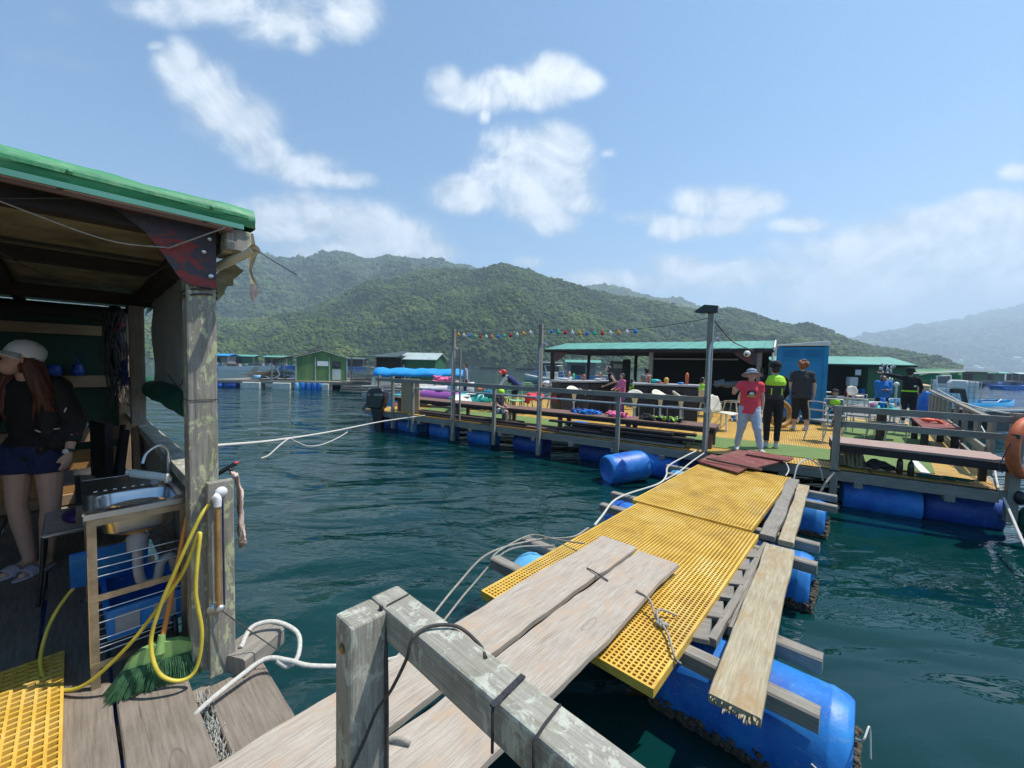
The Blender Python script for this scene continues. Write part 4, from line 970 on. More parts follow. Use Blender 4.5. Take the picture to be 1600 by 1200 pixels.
# ------------------------------------------------------------------ floating walkway
def drum(m, c, ax, L=.92, r=.29, n=36):
    h = L/2
    pr = [(0, -h+.025), (r*.80, -h+.025), (r*.83, -h), (r*.90, -h+.004), (r*.955, -h+.03), (r*.985, -h+.075), (r*1.0, -h+.09), (r*1.0, -h+.10), (r*.985, -h+.115), (r*.995, -.12), (r*1.0, 0), (r*.995, .12), (r*.985, h-.115), (r*1.0, h-.10), (r*1.0, h-.09), (r*.985, h-.075), (r*.955, h-.03), (r*.90, h-.004), (r*.83, h), (r*.80, h-.025), (0, h-.025)]
    m.lathe(pr, c, ax, n)
GD = 'blue plastic float drums under the walkway'
def walkway():
    t = thing('walkway_slab', 'near yellow grating slab of the floating walkway under the gangplanks', 'walkway', Nn(3.1, 1.3, .44), group='yellow walkway slabs')
    m = NB(); grating(m, 1.91, .73, 87, 42, .02895, .0100, .502, .045); m.build('grating', 'grating', t, world=True)
    m = NB()
    for u in (1.908, 4.436): m.beam((u, .73, .478), (u, 1.96, .478), .008, .05)
    for v in (.727, 1.962): m.beam((1.905, v, .478), (4.44, v, .478), .008, .05)
    m.build('rim', 'grating', t, world=True)
    t = thing('walkway_slab', 'far yellow grating slab of the walkway next to the maroon boards', 'walkway', Nn(5.7, 1.4, .44), group='yellow walkway slabs')
    m = NB(); grating(m, 4.462, .80, 91, 42, .02895, .0100, .525, .045); m.build('grating', 'grating', t, world=True)
    m = NB()
    for u in (4.458, 7.10): m.beam((u, .80, .50), (u, 2.03, .50), .008, .05)
    for v in (.797, 2.03): m.beam((4.456, v, .50), (7.10, v, .50), .008, .05)
    m.build('rim', 'grating', t, world=True)
    spec = [(2.65, -.03, .92, 'drum_blue', 'nearest and largest looking blue drum in the bottom right corner'), (2.72, 1.38, 2.28, 'drum_pale', 'pale blue drum showing at the left edge of the near yellow slab'),
            (4.52, .30, 1.2, 'drum_blue', 'blue drum with dark growth beside the middle of the walkway'), (4.62, 1.45, 2.36, 'drum_blue', 'small visible blue drum left of the slab joint'),
            (6.55, .33, 1.22, 'drum_blue', 'blue drum right of the far yellow slab near the platform'), (6.75, 1.5, 2.4, 'drum_pale', 'pale drum half hidden left of the far slab beside the big loose drum')]
    for i, (u, v0, v1, mt, lb) in enumerate(spec):
        t = thing('float_drum', lb, 'drum', Nn(u, (v0+v1)/2, 0), group=GD)
        m = NB(); drum(m, (u, (v0+v1)/2, .115), (0, 1, 0), v1-v0); m.build('body', mt, t, world=True)
        m = NB()
        for k in range(1100 if i in (0, 2, 4) else 60):
            s_ = random.choice((-1, 1)); a = random.gauss(0, .05); zz = .005+abs(random.gauss(0, .03)); r = .29
            v = random.uniform(v0, v1); x = s_*math.sqrt(max(0, r*r-(zz-.115)**2))
            if random.random() < .3: v = v0-.01; x = random.uniform(-.27, .27); zz = -.0+abs(random.gauss(0, .045))
            q_ = random.uniform(.007, .026); m.ell((u+x, v, zz), (q_, q_*random.uniform(.6, 1.4), q_*random.uniform(.5, .9)), n=5, m=4)
        m.build('barnacle_crust', 'barnacle', t, world=True)
    k = [(2.40, .10, 2.32), (2.88, .12, 2.38), (4.26, .26, 2.34), (4.76, .28, 2.46), (6.28, .22, 2.3), (6.80, .24, 2.5)]
    wh = ['nearest', 'second', 'third', 'fourth', 'fifth', 'sixth']
    for i, (u, v0, v1) in enumerate(k):
        m = NB(); m.plank((u, v0, .41), (u, v1, .41), .095, .088, wob=.005, n=20, seed=50+i)
        tag(m.build('cross_timber', 'wood_grey', world=True), f'{wh[i]} grey cross timber from the camera, lying over the walkway drums', 'timber', 'grey cross timbers under the walkway')
    m = NB(); m.plank((2.04, .40, DZ-.035), (4.22, .52, DZ-.045), .215, .045, wob=.005, n=40, seed=61)
    rn = random.Random(14)
    for k in range(26):
        v = .40-.105+.21*(k+.5)/26; L_ = .012+.05*abs(noise.noise((k*.33, 2.2, 1)))+rn.uniform(0, .018); z = DZ-.035+rn.uniform(-.016, .012)
        m.beam((2.045, v, z), (2.045-L_, v+rn.uniform(-.004, .004), z-rn.uniform(0, .008)), .0085, rn.uniform(.012, .03), (0, 0, 1), .45)
    tag(m.build('loose_plank', 'wood_yellow', world=True), 'yellowish plank with a rotten end lying over the nearest blue drum', 'plank')
    m = NB(); m.plank((4.42, .655, .50), (6.95, .745, .52), .125, .05, wob=.006, n=40, seed=62)
    tag(m.build('loose_plank', 'wood_grey', world=True), 'grey plank along the right edge of the far yellow slab', 'plank')
    m = NB(); m.plank((4.40, .50, .50), (6.7, .60, .52), .12, .05, wob=.006, n=40, seed=63)
    tag(m.build('loose_plank', 'wood_yellow', world=True), 'outer pale plank beyond the grey one beside the far slab', 'plank')
    m = NB(); m.plank((2.55, .625, .455), (4.35, .65, .455), .05, .05, wob=.012, n=40, seed=64)
    tag(m.build('old_timber', 'wood_grey', world=True), 'thin cracked timber running beside the near slab between it and the yellowish plank', 'timber')
    m = NB(); m.plank((2.75, .565, .45), (4.2, .60, .45), .045, .06, wob=.01, n=40, seed=65)
    tag(m.build('old_timber', 'wood_grey', world=True), 'round edged weathered timber touching the yellowish plank', 'timber')
    for i in range(6):
        u = 2.6+i*.28; m = NB(); m.plank((u+.03, .66, .47), (u, .80-.02*(i % 2), .45), .24-.03*(i % 3), .03, wob=.006, n=10, seed=70+i)
        tag(m.build('short_board', 'wood_grey', world=True), f'{["first","second","third","fourth","fifth","sixth"][i]} short grey board from the near end of the row beside the yellow slab', 'board', 'short grey boards beside the near slab')
    # maroon boards at the far end
    def board(name, pts, th, mat, label):
        m = MB(); m.prism([Vector(p) for p in pts], (0, 0, th)); return tag(m.build(name, mat, world=True), label, 'board')
    board('maroon_board', [G(1090, 722, .555), G(1153, 740, .555), G(1173, 729, .575), G(1112, 711, .60)], .02, 'wood_maroon', 'small maroon board lying on the far end of the yellow walkway')
    board('maroon_board', [G(1112, 717, .60), G(1178, 733, .575), G(1224, 722, .63), G(1160, 703, .665)], .02, 'wood_maroon', 'larger maroon board ramping from the walkway up to the far platform')
    board('maroon_board', [G(1165, 711, .66), G(1232, 722, .66), G(1240, 717, .67), G(1172, 704, .68)], .02, 'wood_maroon', 'narrow maroon board at the platform edge under the walking woman')
    m = MB(); m.tube([G(1104, 716, .63), G(1190, 734, .61)], .02, 10); tag(m.build('ramp_pipe', 'wood_brown', world=True), 'brown pole lying across the maroon boards', 'pole')
    # ropes on the walkway
    nrope('walkway_rope', [(2.35, 2.32, .44), (2.5, 2.34, .47), (2.9, 2.33, .48), (2.95, 2.1, .5), (2.93, 1.97, .53), (2.92, 1.75, .58)], .007, 'rope_grey', 'grey rope tying the cross timbers at the left edge of the near slab')
    nrope('long_rope', [(.95, 1.85, .45), (1.4, 2.1, .30), (2.0, 2.35, .34), (2.40, 2.38, .46), (2.9, 2.25, .46), (3.1, 2.0, .50), (3.4, 2.0, .50)], .009, 'rope_grey', 'long grey rope hanging from the left gangplank to the walkway timbers')
    nrope('long_rope', [(1.0, 1.80, .44), (1.6, 2.12, .26), (2.1, 2.3, .30), (2.55, 2.30, .46), (2.9, 2.05, .47)], .008, 'rope_grey', 'lower of the two grey ropes hanging between the gangplank and the walkway')
    nrope('edge_rope', [(3.5, 1.99, .50), (3.9, 2.12, .46), (4.3, 2.2, .50), (4.7, 2.2, .50), (5.3, 2.06, .53), (5.9, 2.18, .50), (6.3, 2.3, .55), (6.9, 2.25, .62), (7.55, 2.2, .66)], .012, 'rope_white', 'thick pale rope following the left edge of the yellow walkway')
    nrope('knotted_rope', [(1.97+.55, 1.10, .60), (2.5, 1.0, .585), (2.42, .92, .53), (2.38, .86, .53), (2.31, .80, .53), (2.20, .735, .53), (2.19, .715, .50), (2.25, .71, .45)], .007, 'rope_grey', 'knotted grey rope across the near corner of the yellow slab')
    m = NB()
    for k in range(5): m.ell((2.40+.014*math.sin(k*2), .90-.012*k, .525+.008*(k % 2)), (.02, .016, .013), n=8, m=6)
    m.tube(cr([(2.40, .90, .53), (2.46, .93, .56), (2.52, .90, .545), (2.56, .84, .52)], 8), .007, 8)
    tag(m.build('rope_knot', 'rope_grey', world=True), 'knot with a curled tail in the rope on the near yellow slab', 'knot')
    nrope('nail_rope', [(2.55, 1.50, .595), (2.53, 1.42, .60), (2.50, 1.30, .595)], .005, 'rope_dark', 'thin cord joining the two gangplanks over their gap')
    nrope('drum_cord', [(2.5, -.035, .33), (2.42, -.06, .40), (2.5, -.08, .42), (2.46, -.09, .3)], .004, 'rope_white', 'thin white cord curling off the end of the nearest drum')
    nrope('drum_cord', [(2.36, .12, .2), (2.36, .05, .17), (2.38, .0, .18)], .005, 'rope_white', 'short white rope end on the side of the nearest drum')
    nrope('hoop', [(7.0, .75, .52), (7.15, .72, .72), (7.4, .62, .78), (7.55, .5, .66), (7.6, .45, .45)], .010, 'rope_white', 'white bent pipe hoop between the walkway corner and the platform')
    nrope('dock_rope', [(7.65, .95, .66), (7.3, .85, .60), (7.05, .85, .55)], .008, 'rope_white', 'short rope tying the walkway corner to the platform edge')
    m = MB(); m.tube(cr([G(1100, 708, .70), G(1080, 722, .60), G(1060, 738, .52), G(1035, 752, .48)], 8), .011, 7); tag(m.build('dock_rope', 'rope_white', world=True), 'rope from the tall lamp pole foot down to the walkway left corner', 'rope')
    # loose drums beside the walkway
    t = thing('loose_drum', 'bright blue drum lying on its side left of the walkway far end', 'drum', G(975, 750, 0))
    m = MB(); c = G(977, 730, .25); drum(m, c, (.93, .28, .10), .80, .275); m.build('body', 'drum_blue', t, world=True)
    t = thing('loose_drum', 'second blue drum behind, its mouth tilted towards the walkway', 'drum', G(1035, 735, 0))
    m = MB(); c = G(1028, 727, .20); drum(m, c, (.80, -.45, -.14), .74, .235); m.build('body', 'drum_blue', t, world=True)
walkway()
# ------------------------------------------------------------------ people
DJ = dict(pelvis=(0, 0, .93), chest=(0, .0, 1.24), neck=(0, -.01, 1.42), head=(0, .015, 1.575),
          hipR=(.085, 0, .90), hipL=(-.085, 0, .90), kneeR=(.095, .015, .49), kneeL=(-.095, .015, .49), ankR=(.10, -.02, .085), ankL=(-.10, -.02, .085),
          toeR=(.12, .15, .028), toeL=(-.12, .15, .028), shR=(.165, -.005, 1.375), shL=(-.165, -.005, 1.375),
          elR=(.225, -.03, 1.10), elL=(-.225, -.03, 1.10), wrR=(.235, .05, .86), wrL=(-.235, .05, .86))
def lerp(a, b, t): return a+(b-a)*t
def figure(label, loc, rz, H=1.68, J=None, skin='skin', top='cloth_black', bottom='cloth_black', hair='hair_dark', hat=None, shoes='shoe_white',
           sleeve=.5, legs=1.5, look=(0, 0), vx=.010, wide=1., hairlen=.0, group=None, hem=.10, curl=.5, loose=1., face=True):
    s = H/1.70; j = dict(DJ); j.update(J or {})
    j = {k: Vector(v)*s for k, v in j.items()}
    t = thing('person', label, 'person', loc, rz, group)
    up = (j['chest']-j['pelvis']).normalized(); side = (j['shR']-j['shL']).normalized(); fw = up.cross(side).normalized()
    tr = Matrix((side, fw, up)).transposed()
    hm = Matrix.Rotation(rz*0, 3, 'Z') @ Matrix.Rotation(look[1], 3, 'Z') @ Matrix.Rotation(-look[0], 3, 'X')
    def torso(m, g):
        W = wide
        m.ell(j['pelvis'], ((.150*W+g)*s, (.105*W+g)*s, (.12+g)*s), tr)
        m.ell(lerp(j['pelvis'], j['chest'], .5), ((.128*W+g)*s, (.095*W+g)*s, (.14+g)*s), tr)
        m.ell(j['chest'], ((.150*W+g)*s, (.108*W+g)*s, (.155+g)*s), tr)
        m.ell(lerp(j['chest'], j['neck'], .62), ((.145*W+g)*s, (.085+g)*s, (.075+g)*s), tr)
        for a in 'RL': m.cap(lerp(j['neck'], j['sh'+a], .35)-up*.03*s, j['sh'+a]-up*.01*s, (.060+g)*s, (.055*W+g)*s)
    def hand(m, e, w_, sd):
        d = (w_-e).normalized(); a = fw-d*fw.dot(d); a = a.normalized() if a.length > .1 else up; n_ = d.cross(a).normalized()
        pc = w_+d*.045*s; m.ell(pc, (.038*s, .018*s, .050*s), Matrix((a, n_, d)).transposed())
        cl = -n_*sd if False else n_*(1 if n_.dot(side*sd) < 0 else -1)
        for k in range(4):
            b = w_+d*.082*s+a*(.028-.018*k)*s; L = (.036, .040, .038, .030)[k]*s
            p1 = b+(d*(1-.35*curl)+cl*.5*curl)*L; p2 = p1+(d*(1-1.0*curl)+cl*1.0*curl)*L*.85
            m.cap(b-d*.02*s, p1, .0095*s, .0088*s, 8); m.cap(p1, p2, .0088*s, .0075*s, 8)
        b = w_+d*.03*s+a*.03*s; p1 = b+(d*.7+a*.55+cl*.3)*.035*s; m.cap(b, p1, .012*s, .010*s, 8); m.cap(p1, p1+(d*.9+a*.1+cl*.4)*.028*s, .010*s, .008*s, 8)
    def body(m):
        torso(m, 0)
        m.cap(j['neck']-up*.02*s, lerp(j['neck'], j['head'], .55), .056*s, .050*s)
        h = j['head']
        m.ell(h+hm @ V3(0, -.008, .018)*s, (.076*s, .092*s, .098*s), hm); m.ell(h+hm @ V3(0, .025, -.055)*s, (.055*s, .06*s, .062*s), hm)
        m.cap(h+hm @ V3(0, .088, .012)*s, h+hm @ V3(0, .108, -.022)*s, .009*s, .014*s, 8)
        m.ell(h+hm @ V3(0, .07, .028)*s, (.045*s, .022*s, .012*s), hm); m.ell(h+hm @ V3(0, .075, -.065)*s, (.024*s, .018*s, .012*s), hm)
        for q in (-1, 1): m.ell(h+hm @ V3(q*.078, -.005, -.005)*s, (.012*s, .02*s, .032*s), hm)
        for a, sd in (('R', 1), ('L', -1)):
            m.cap(j['sh'+a], j['el'+a], .050*s, .038*s); m.cap(j['el'+a], lerp(j['el'+a], j['wr'+a], .35), .038*s, .038*s); m.cap(lerp(j['el'+a], j['wr'+a], .3), j['wr'+a], .038*s, .024*s)
            hand(m, j['el'+a], j['wr'+a], sd)
            m.cap(j['hip'+a], j['knee'+a], .088*wide*s, .056*s); m.cap(j['knee'+a], lerp(j['knee'+a], j['ank'+a], .35), .054*s, .055*s); m.cap(lerp(j['knee'+a], j['ank'+a], .3), j['ank'+a], .055*s, .036*s)
            m.cap(j['ank'+a]-V3(0, 0, .03)*s, j['toe'+a], .038*s, .026*s)
    m = MB(); body(m); b = m.remesh('body', skin, t, vx*(.72 if vx < .011 else 1), 3)
    if face:
        h = j['head']; m = MB()
        for q in (-1, 1): m.ell(h+hm @ V3(q*.030, .082, .010)*s, (.011*s, .007*s, .006*s), hm, 8, 6); m.ell(h+hm @ V3(q*.030, .085, .028)*s, (.016*s, .006*s, .003*s), hm, 8, 6)
        m.build('eyes_and_brows', 'eye_dark', t)
        m = MB(); m.ell(h+hm @ V3(0, .084, -.050)*s, (.020*s, .008*s, .006*s), hm, 8, 6); m.build('mouth', 'lip', t)
    if top:
        m = MB(); torso(m, .014*loose)
        if hem:
            a = lerp(j['pelvis'], j['chest'], .95); q = j['pelvis']-up*hem*s
            pts = []
            for c, wx, wy in ((a, .138, .105), (q, .150, .118)):
                pts.append([c+side*math.cos(x)*(wx*wide+.02*loose)*s+fw*math.sin(x)*(wy*wide+.01*loose)*s for x in np.linspace(0, 2*math.pi, 24, endpoint=False)])
            V = pts[0]+pts[1]; Fs = [(k, (k+1) % 24, 24+(k+1) % 24, 24+k) for k in range(24)]+[tuple(range(24))[::-1], tuple(range(24, 48))]
            m.add(V, Fs, [[(0, 0)]*len(f) for f in Fs])
        for a in 'RL':
            e = min(1, sleeve); q = lerp(j['sh'+a], j['el'+a], e)
            if sleeve > 0: m.cap(j['sh'+a], q, (.058+.008*loose)*s, (.052 if sleeve < 1 else .046)*s+.006*loose*s, ends=(1, 1 if sleeve >= 1 else 0))
            if sleeve > 1: q2 = lerp(j['el'+a], j['wr'+a], sleeve-1); m.cap(j['el'+a], q2, .046*s, .034*s, ends=(1, 0))
        m.remesh('shirt', top, t, vx, 3)
    if bottom:
        m = MB(); g = .012*loose
        m.ell(j['pelvis']-up*.01*s, ((.152*wide+g)*s, (.108*wide+g)*s, (.10+g)*s), tr)
        for a in 'RL':
            e = min(1, legs); q = lerp(j['hip'+a], j['knee'+a], e)
            m.cap(j['hip'+a], q, (.092*wide+g)*s, (lerp(.092*wide, .062, e)+g*1.2+(.012*loose if legs < 1 else 0))*s, ends=(1, 1 if legs >= 1 else 0))
            if legs > 1: q2 = lerp(j['knee'+a], j['ank'+a], legs-1); m.cap(j['knee'+a], q2, (.060+g*.8)*s, (lerp(.058, .042, legs-1)+g*.8)*s, ends=(1, 0))
        m.remesh('shorts' if legs < 1 else 'trousers', bottom, t, vx, 3)
    if hair:
        h = j['head']; m = MB()
        m.ell(h+hm @ V3(0, -.022, .032)*s, (.086*s, .092*s, .094*s), hm)
        m.ell(h+hm @ V3(0, -.04, -.02)*s, (.082*s, .07*s, .08*s), hm)
        rnd = random.Random(3)
        if hair == 'hair_orange':
            for k in range(46):
                a = rnd.uniform(0, 6.28); e = rnd.uniform(-.5, 1.5); r = .104
                m.ell(h+hm @ V3(r*math.cos(a)*math.cos(e), -.03+r*math.sin(a)*math.cos(e)*.85, .03+r*math.sin(e))*s, rnd.uniform(.02, .032)*s, n=8, m=6)
        if hairlen:
            for k in range(9):
                a = -1.5+3.0*k/8; x = .075*math.sin(a); y = -.035-.045*math.cos(a); tp = h+hm @ V3(x, y, .02)*s
                m.cap(tp, tp+V3(x*.4, -.012, -hairlen*rnd.uniform(.85, 1.05))*s, .026*s, .014*s, 8)
        m.remesh('hair', hair, t, max(.008, vx*.8), 2)
    for a in ('R', 'L'):
        if shoes:
            m = MB(); q = j['ank'+a]; w_ = j['toe'+a]
            m.cap(q+V3(0, 0, -.042*s), w_+V3(0, 0, .008*s), .047*s, .036*s); m.cap(q+V3(0, 0, -.03)*s, q+V3(0, 0, .0)*s, .046*s, .043*s)
            m.remesh('shoe', shoes, t, vx*.9, 2)
    t['hd'] = list(j['head']); 
    return t, j, hm, s
def brimhat(t, j, hm, s, mat, mat2, brim=.10, name='hat'):
    h = j['head']; o = h+hm @ V3(0, -.01, .045)*s; ax = hm @ V3(0, -.1, 1)
    m = MB(); m.lathe([(.100*s, 0), (.098*s, .03*s), (.085*s, .07*s), (.05*s, .092*s), (0, .097*s)], o, ax, 24)
    m.lathe([((.098+brim)*s, -.035*s), ((.098+brim*.5)*s, -.010*s), (.098*s, .004*s)], o, ax, 24); m.lathe([((.0985+brim)*s, -.037*s), ((.098+brim*.5)*s, -.014*s), (.096*s, .0*s)], o, ax, 24)
    a = m.build(name, mat, t)
    if mat2: m = MB(); m.lathe([(.1025*s, .004*s), (.1015*s, .026*s)], o, ax, 24); m.build('hat_band', mat2, a)
def capped(t, j, hm, s, mat, brim=True, name='cap'):
    h = j['head']; o = h+hm @ V3(0, -.008, .03)*s; ax = hm @ V3(0, -.12, 1)
    m = MB(); m.lathe([(.099*s, -.012*s), (.103*s, .02*s), (.100*s, .055*s), (.085*s, .092*s), (.055*s, .116*s), (.022*s, .126*s), (0, .128*s)], o, ax, 28)
    if brim:
        g = []
        for i in range(7):
            row = []
            for k in range(11):
                a = -1.15+2.3*k/10; r = .096+.085*(i/6)*math.cos(a*.95)**.5 if math.cos(a*.95) > 0 else .096
                row.append(o+hm @ V3(r*math.sin(a), r*math.cos(a), .004-.030*(i/6)-.02*(i/6)*abs(math.sin(a)))*s)
            g.append(row)
        m.sheet(g)
    c = m.build(name, mat, t); sd_ = c.modifiers.new('s', 'SOLIDIFY'); sd_.thickness = .004; return c
def facing(px_, py_, z, deg): return G(px_, py_, z)

def people():
    FZ = .605
    # woman in cap inside the hut: depth about three metres, facing the camera and her right
    J = dict(head=(.012, .075, 1.56), neck=(.0, .02, 1.42), elL=(-.235, -.02, 1.11), wrL=(-.245, .06, .885), elR=(.23, .03, 1.12), wrR=(.10, .20, 1.02), kneeR=(.09, .03, .50), kneeL=(-.115, .04, .49), ankR=(.05, 0, .085), ankL=(-.065, .02, .085), toeR=(.09, .15, .028), toeL=(-.04, .18, .028))
    o = G(60, 887, DZ)
    t, j, hm, s = figure('woman in white cap, patterned jacket and denim shorts standing in the hut', (o.x, o.y, DZ), R(-165), 1.64, J, 'skin', 'cloth_black', 'denim', None, shoes=None, sleeve=0, legs=.42, look=(R(-22), R(-34)), vx=.009, hem=0, wide=1.02, curl=.45, loose=.8)
    t['label'] = 'woman in white cap, patterned jacket and denim shorts standing in the hut'
    capped(t, j, hm, s, 'cap_white')
    m = MB(); h = j['head']; rnd = random.Random(4)
    m.ell(h+hm @ V3(0, -.028, .0)*s, (.085*s, .08*s, .09*s), hm)
    for k in range(34):
        sd = -1 if k % 7 else 1
        st = h+hm @ V3(sd*rnd.uniform(.075, .10), rnd.uniform(-.07, .005), rnd.uniform(-.03, .03))*s
        e = V3(sd*rnd.uniform(.07, .17), rnd.uniform(.03, .12), 1.56-rnd.uniform(.32, .45))*s
        mid = lerp(st, e, .5)+V3(sd*.025+rnd.uniform(-.012, .012), .02, .0)
        m.tube(cr([st, mid, e], 5), [.016, .017, .018, .018, .018, .017, .015, .013, .011, .008, .003][:11], 7)
    m.remesh('hair', 'hair_auburn', t, .006, 1)
    m = MB(); g = .014                                        # jacket slung over her left shoulder and arm
    m.cap(j['shL']+V3(.03, 0, .0), j['elL'], .078, .066); m.cap(j['elL'], lerp(j['elL'], j['wrL'], .68), .066, .050, ends=(1, 0)); m.cap(j['shR']+V3(-.03, 0, 0), j['elR'], .074, .06); m.cap(j['elR'], lerp(j['elR'], j['wrR'], .7), .058, .05)
    m.ell(j['chest']+V3(0, -.06, .02), (.175, .09, .20)); m.ell(j['chest']+V3(-.13, .04, -.12), (.065, .085, .20)); m.ell(j['chest']+V3(-.165, .03, -.24), (.06, .07, .11))
    for k in range(7): m.ell(j['chest']+V3(-.15+rnd.uniform(-.05, .05), .07+rnd.uniform(-.02, .03), -.05-k*.045), (.035, .03, .04), n=8, m=6)
    m.remesh('jacket', 'jacket_pattern', t, .009, 2)
    for (x, y, z, a) in ((-.115, .128, 1.02, .5), (-.20, .10, 1.03, -.1), (.15, .10, 1.25, 1.0), (-.235, .075, 1.16, -1.2), (-.245, .06, .98, 0)):
        m = MB(); m.cap((x-.014*math.cos(a), y, z-.014*math.sin(a)), (x+.014*math.cos(a), y, z+.014*math.sin(a)), .004, .004, 6); m.build('jacket_tag', 'white_paint', t)
    w_ = j['wrL']; d = (j['wrL']-j['elL']).normalized()
    m = MB(); m.lathe([(.031, -.011), (.034, 0), (.031, .011)], w_-d*.01, d, 20); wt = m.build('watch', 'black_plastic', t)
    m = MB(); m.lathe([(0, .006), (.016, .006), (.019, 0)], w_-d*.01+V3(.0, .033, .002), (0, 1, 0), 16); m.build('watch_face', 'white_paint', wt)
    for a in 'RL':
        q = j['ank'+a]; p = j['toe'+a]; dd = (p-q); dd.z = 0; dd.normalize(); c = lerp(q, p, .5); c.z = .012
        rt = Matrix.Rotation(math.atan2(-dd.x, dd.y), 3, 'Z'); m = MB(); m.ell(c+V3(0, 0, .0), (.052, .145, .013), rt, 20, 7)
        sp = m.build('slipper', 'slipper', t)
        m = MB(); g_2 = []
        for i in range(6):
            yy = .015+.065*i/5; g_2.append([c+rt @ V3(.052*math.sin(b_), yy, .008+.052*math.cos(b_)*(1-.25*i/5)) for b_ in np.linspace(-1.65, 1.65, 11)])
        m.sheet(g_2); st = m.build('strap', 'slipper', sp); k_ = st.modifiers.new('s', 'SOLIDIFY'); k_.thickness = .006
    # woman in red shirt walking
    o = G(1168, 706, FZ)
    J = dict(elR=(.30, .06, 1.20), wrR=(.33, .24, 1.26), elL=(-.225, -.05, 1.11), wrL=(-.22, -.02, .88), head=(.0, .04, 1.565), kneeR=(.13, -.02, .49), kneeL=(-.13, .14, .50), ankR=(.18, -.14, .10), toeR=(.21, .03, .03), ankL=(-.20, .16, .10), toeL=(-.23, .33, .06), shR=(.165, .0, 1.385))
    t, j, hm, s = figure('woman in red T-shirt, pale jeans and blue bucket hat walking towards the walkway', (o.x, o.y, FZ), R(157), 1.52, J, 'skin', 'cloth_red', 'denim_pale', 'hair_dark', sleeve=.55, legs=1.92, look=(R(-14), 0), wide=1.08, hem=.14, vx=.009, loose=1.5)
    brimhat(t, j, hm, s, 'hat_pattern', 'cloth_navy', .085)
    c = j['chest']+V3(0, .124*s+.018, -.03)
    m = MB(); m.ell(c, (.072, .012, .055), n=20); bd = m.build('shirt_print', 'cloth_black', t)
    m = MB(); m.prism([c+V3(*p) for p in ((-.05, .010, -.012), (-.03, .010, .012), (0, .010, .034), (.03, .010, .012), (.05, .010, -.012), (.0, .010, -.03))], (0, .004, 0)); m.build('print_emblem', 'cloth_white', bd)
    m = MB(); m.prism([c+V3(*p) for p in ((-.068, .004, -.068), (-.068, .006, -.036), (-.03, .008, -.028), (0, .008, -.034), (.03, .008, -.028), (.068, .006, -.036), (.068, .004, -.068))], (0, .006, 0)); m.build('print_band', 'yellow_paint', bd)
    # woman in black with neon vest, seen from behind
    o = G(1205, 700, FZ)
    J = dict(elR=(.225, .02, 1.10), wrR=(.17, .15, .94), elL=(-.235, .0, 1.10), wrL=(-.20, .13, .93), ankR=(.07, -.03, .085), ankL=(-.10, -.02, .085), toeR=(.10, .14, .03), toeL=(-.17, .12, .03))
    t, j, hm, s = figure('person in black leggings and black and neon green buoyancy vest with back turned', (o.x, o.y, FZ), R(-18), 1.66, J, 'skin', 'cloth_black', 'cloth_black', 'hair_dark', sleeve=1.9, legs=1.85, vx=.009, hem=.05, loose=.5, look=(0, R(10)), curl=.8)
    capped(t, j, hm, s, 'cloth_black', False)
    m = MB(); m.ell(j['chest']+V3(0, -.02, -.03)*s, (.185*s, .148*s, .215*s)); m.ell(lerp(j['pelvis'], j['chest'], .35)+V3(0, -.01, 0), (.17*s, .135*s, .13*s)); v = m.remesh('vest', 'cloth_charcoal', t, .009, 3)
    m = MB(); m.ell(j['chest']+V3(0, -.028, .05)*s, (.190*s, .150*s, .135*s)); m.ell(j['chest']+V3(0, -.03, .12)*s, (.17*s, .12*s, .09*s)); m.remesh('vest_yoke', 'neon', v, .008, 3)
    for x in (-.09, .085):
        m = MB(); m.beam((x*s, -.158*s, 1.06*s), (x*s, -.165*s, 1.19*s), .02, .006, (0, 1, 0)); m.build('vest_stripe', 'neon', v)
    # man in dark T-shirt seen from behind
    o = G(1249, 672, FZ)
    J = dict(elR=(.25, -.02, 1.10), wrR=(.255, .02, .86), elL=(-.25, -.02, 1.10), wrL=(-.27, .03, .86), ankR=(.13, -.02, .085), ankL=(-.13, -.02, .085))
    t, j, hm, s = figure('man with curly orange hair in dark T-shirt and black trousers facing the blue toilet', (o.x, o.y, FZ), R(-24), 1.76, J, 'skin', 'cloth_charcoal', 'cloth_black', 'hair_orange', sleeve=.75, legs=1.55, wide=1.18, hem=.14, vx=.010, loose=1.8)
    # child with neon vest, seated
    SIT = dict(pelvis=(0, 0, .52), chest=(0, .03, .82), neck=(0, .03, .99), head=(0, .06, 1.14), shR=(.155, .03, .95), shL=(-.155, .03, .95), hipR=(.085, .03, .50), hipL=(-.085, .03, .50), kneeR=(.11, .42, .50), kneeL=(-.11, .42, .50), ankR=(.11, .42, .10), ankL=(-.11, .42, .10), toeR=(.12, .58, .03), toeL=(-.12, .58, .03), elR=(.22, .10, .70), elL=(-.22, .10, .70), wrR=(.14, .30, .62), wrL=(-.14, .30, .62))
    o = G(1302, 664, FZ)
    t, j, hm, s = figure('child in dark cap and neon green vest with a teal towel on the knees, seated', (o.x, o.y, FZ), R(150), 1.35, SIT, 'skin', 'cloth_grey', 'cloth_black', 'hair_dark', sleeve=1.8, legs=1.0, vx=.010, look=(R(-25), 0))
    capped(t, j, hm, s, 'cloth_charcoal')
    m = MB(); m.ell(j['chest']+V3(0, 0, -.02), (.15, .125, .15)); v = m.remesh('vest', 'neon', t, .010, 2)
    m = MB(); m.ell(j['chest']+V3(0, .03, -.11), (.135, .12, .05)); m.remesh('vest_panel', 'cloth_charcoal', v, .010, 2)
    m = MB(); m.ell((0, .26, .42), (.17, .2, .05)); m.ell((-.13, .34, .27), (.06, .10, .17)); m.ell((.14, .30, .25), (.07, .10, .19)); m.remesh('lap_towel', 'cloth_teal', t, .012, 2)
    # person wrapped in blue towel
    o = at(1377, 648, 12.8)
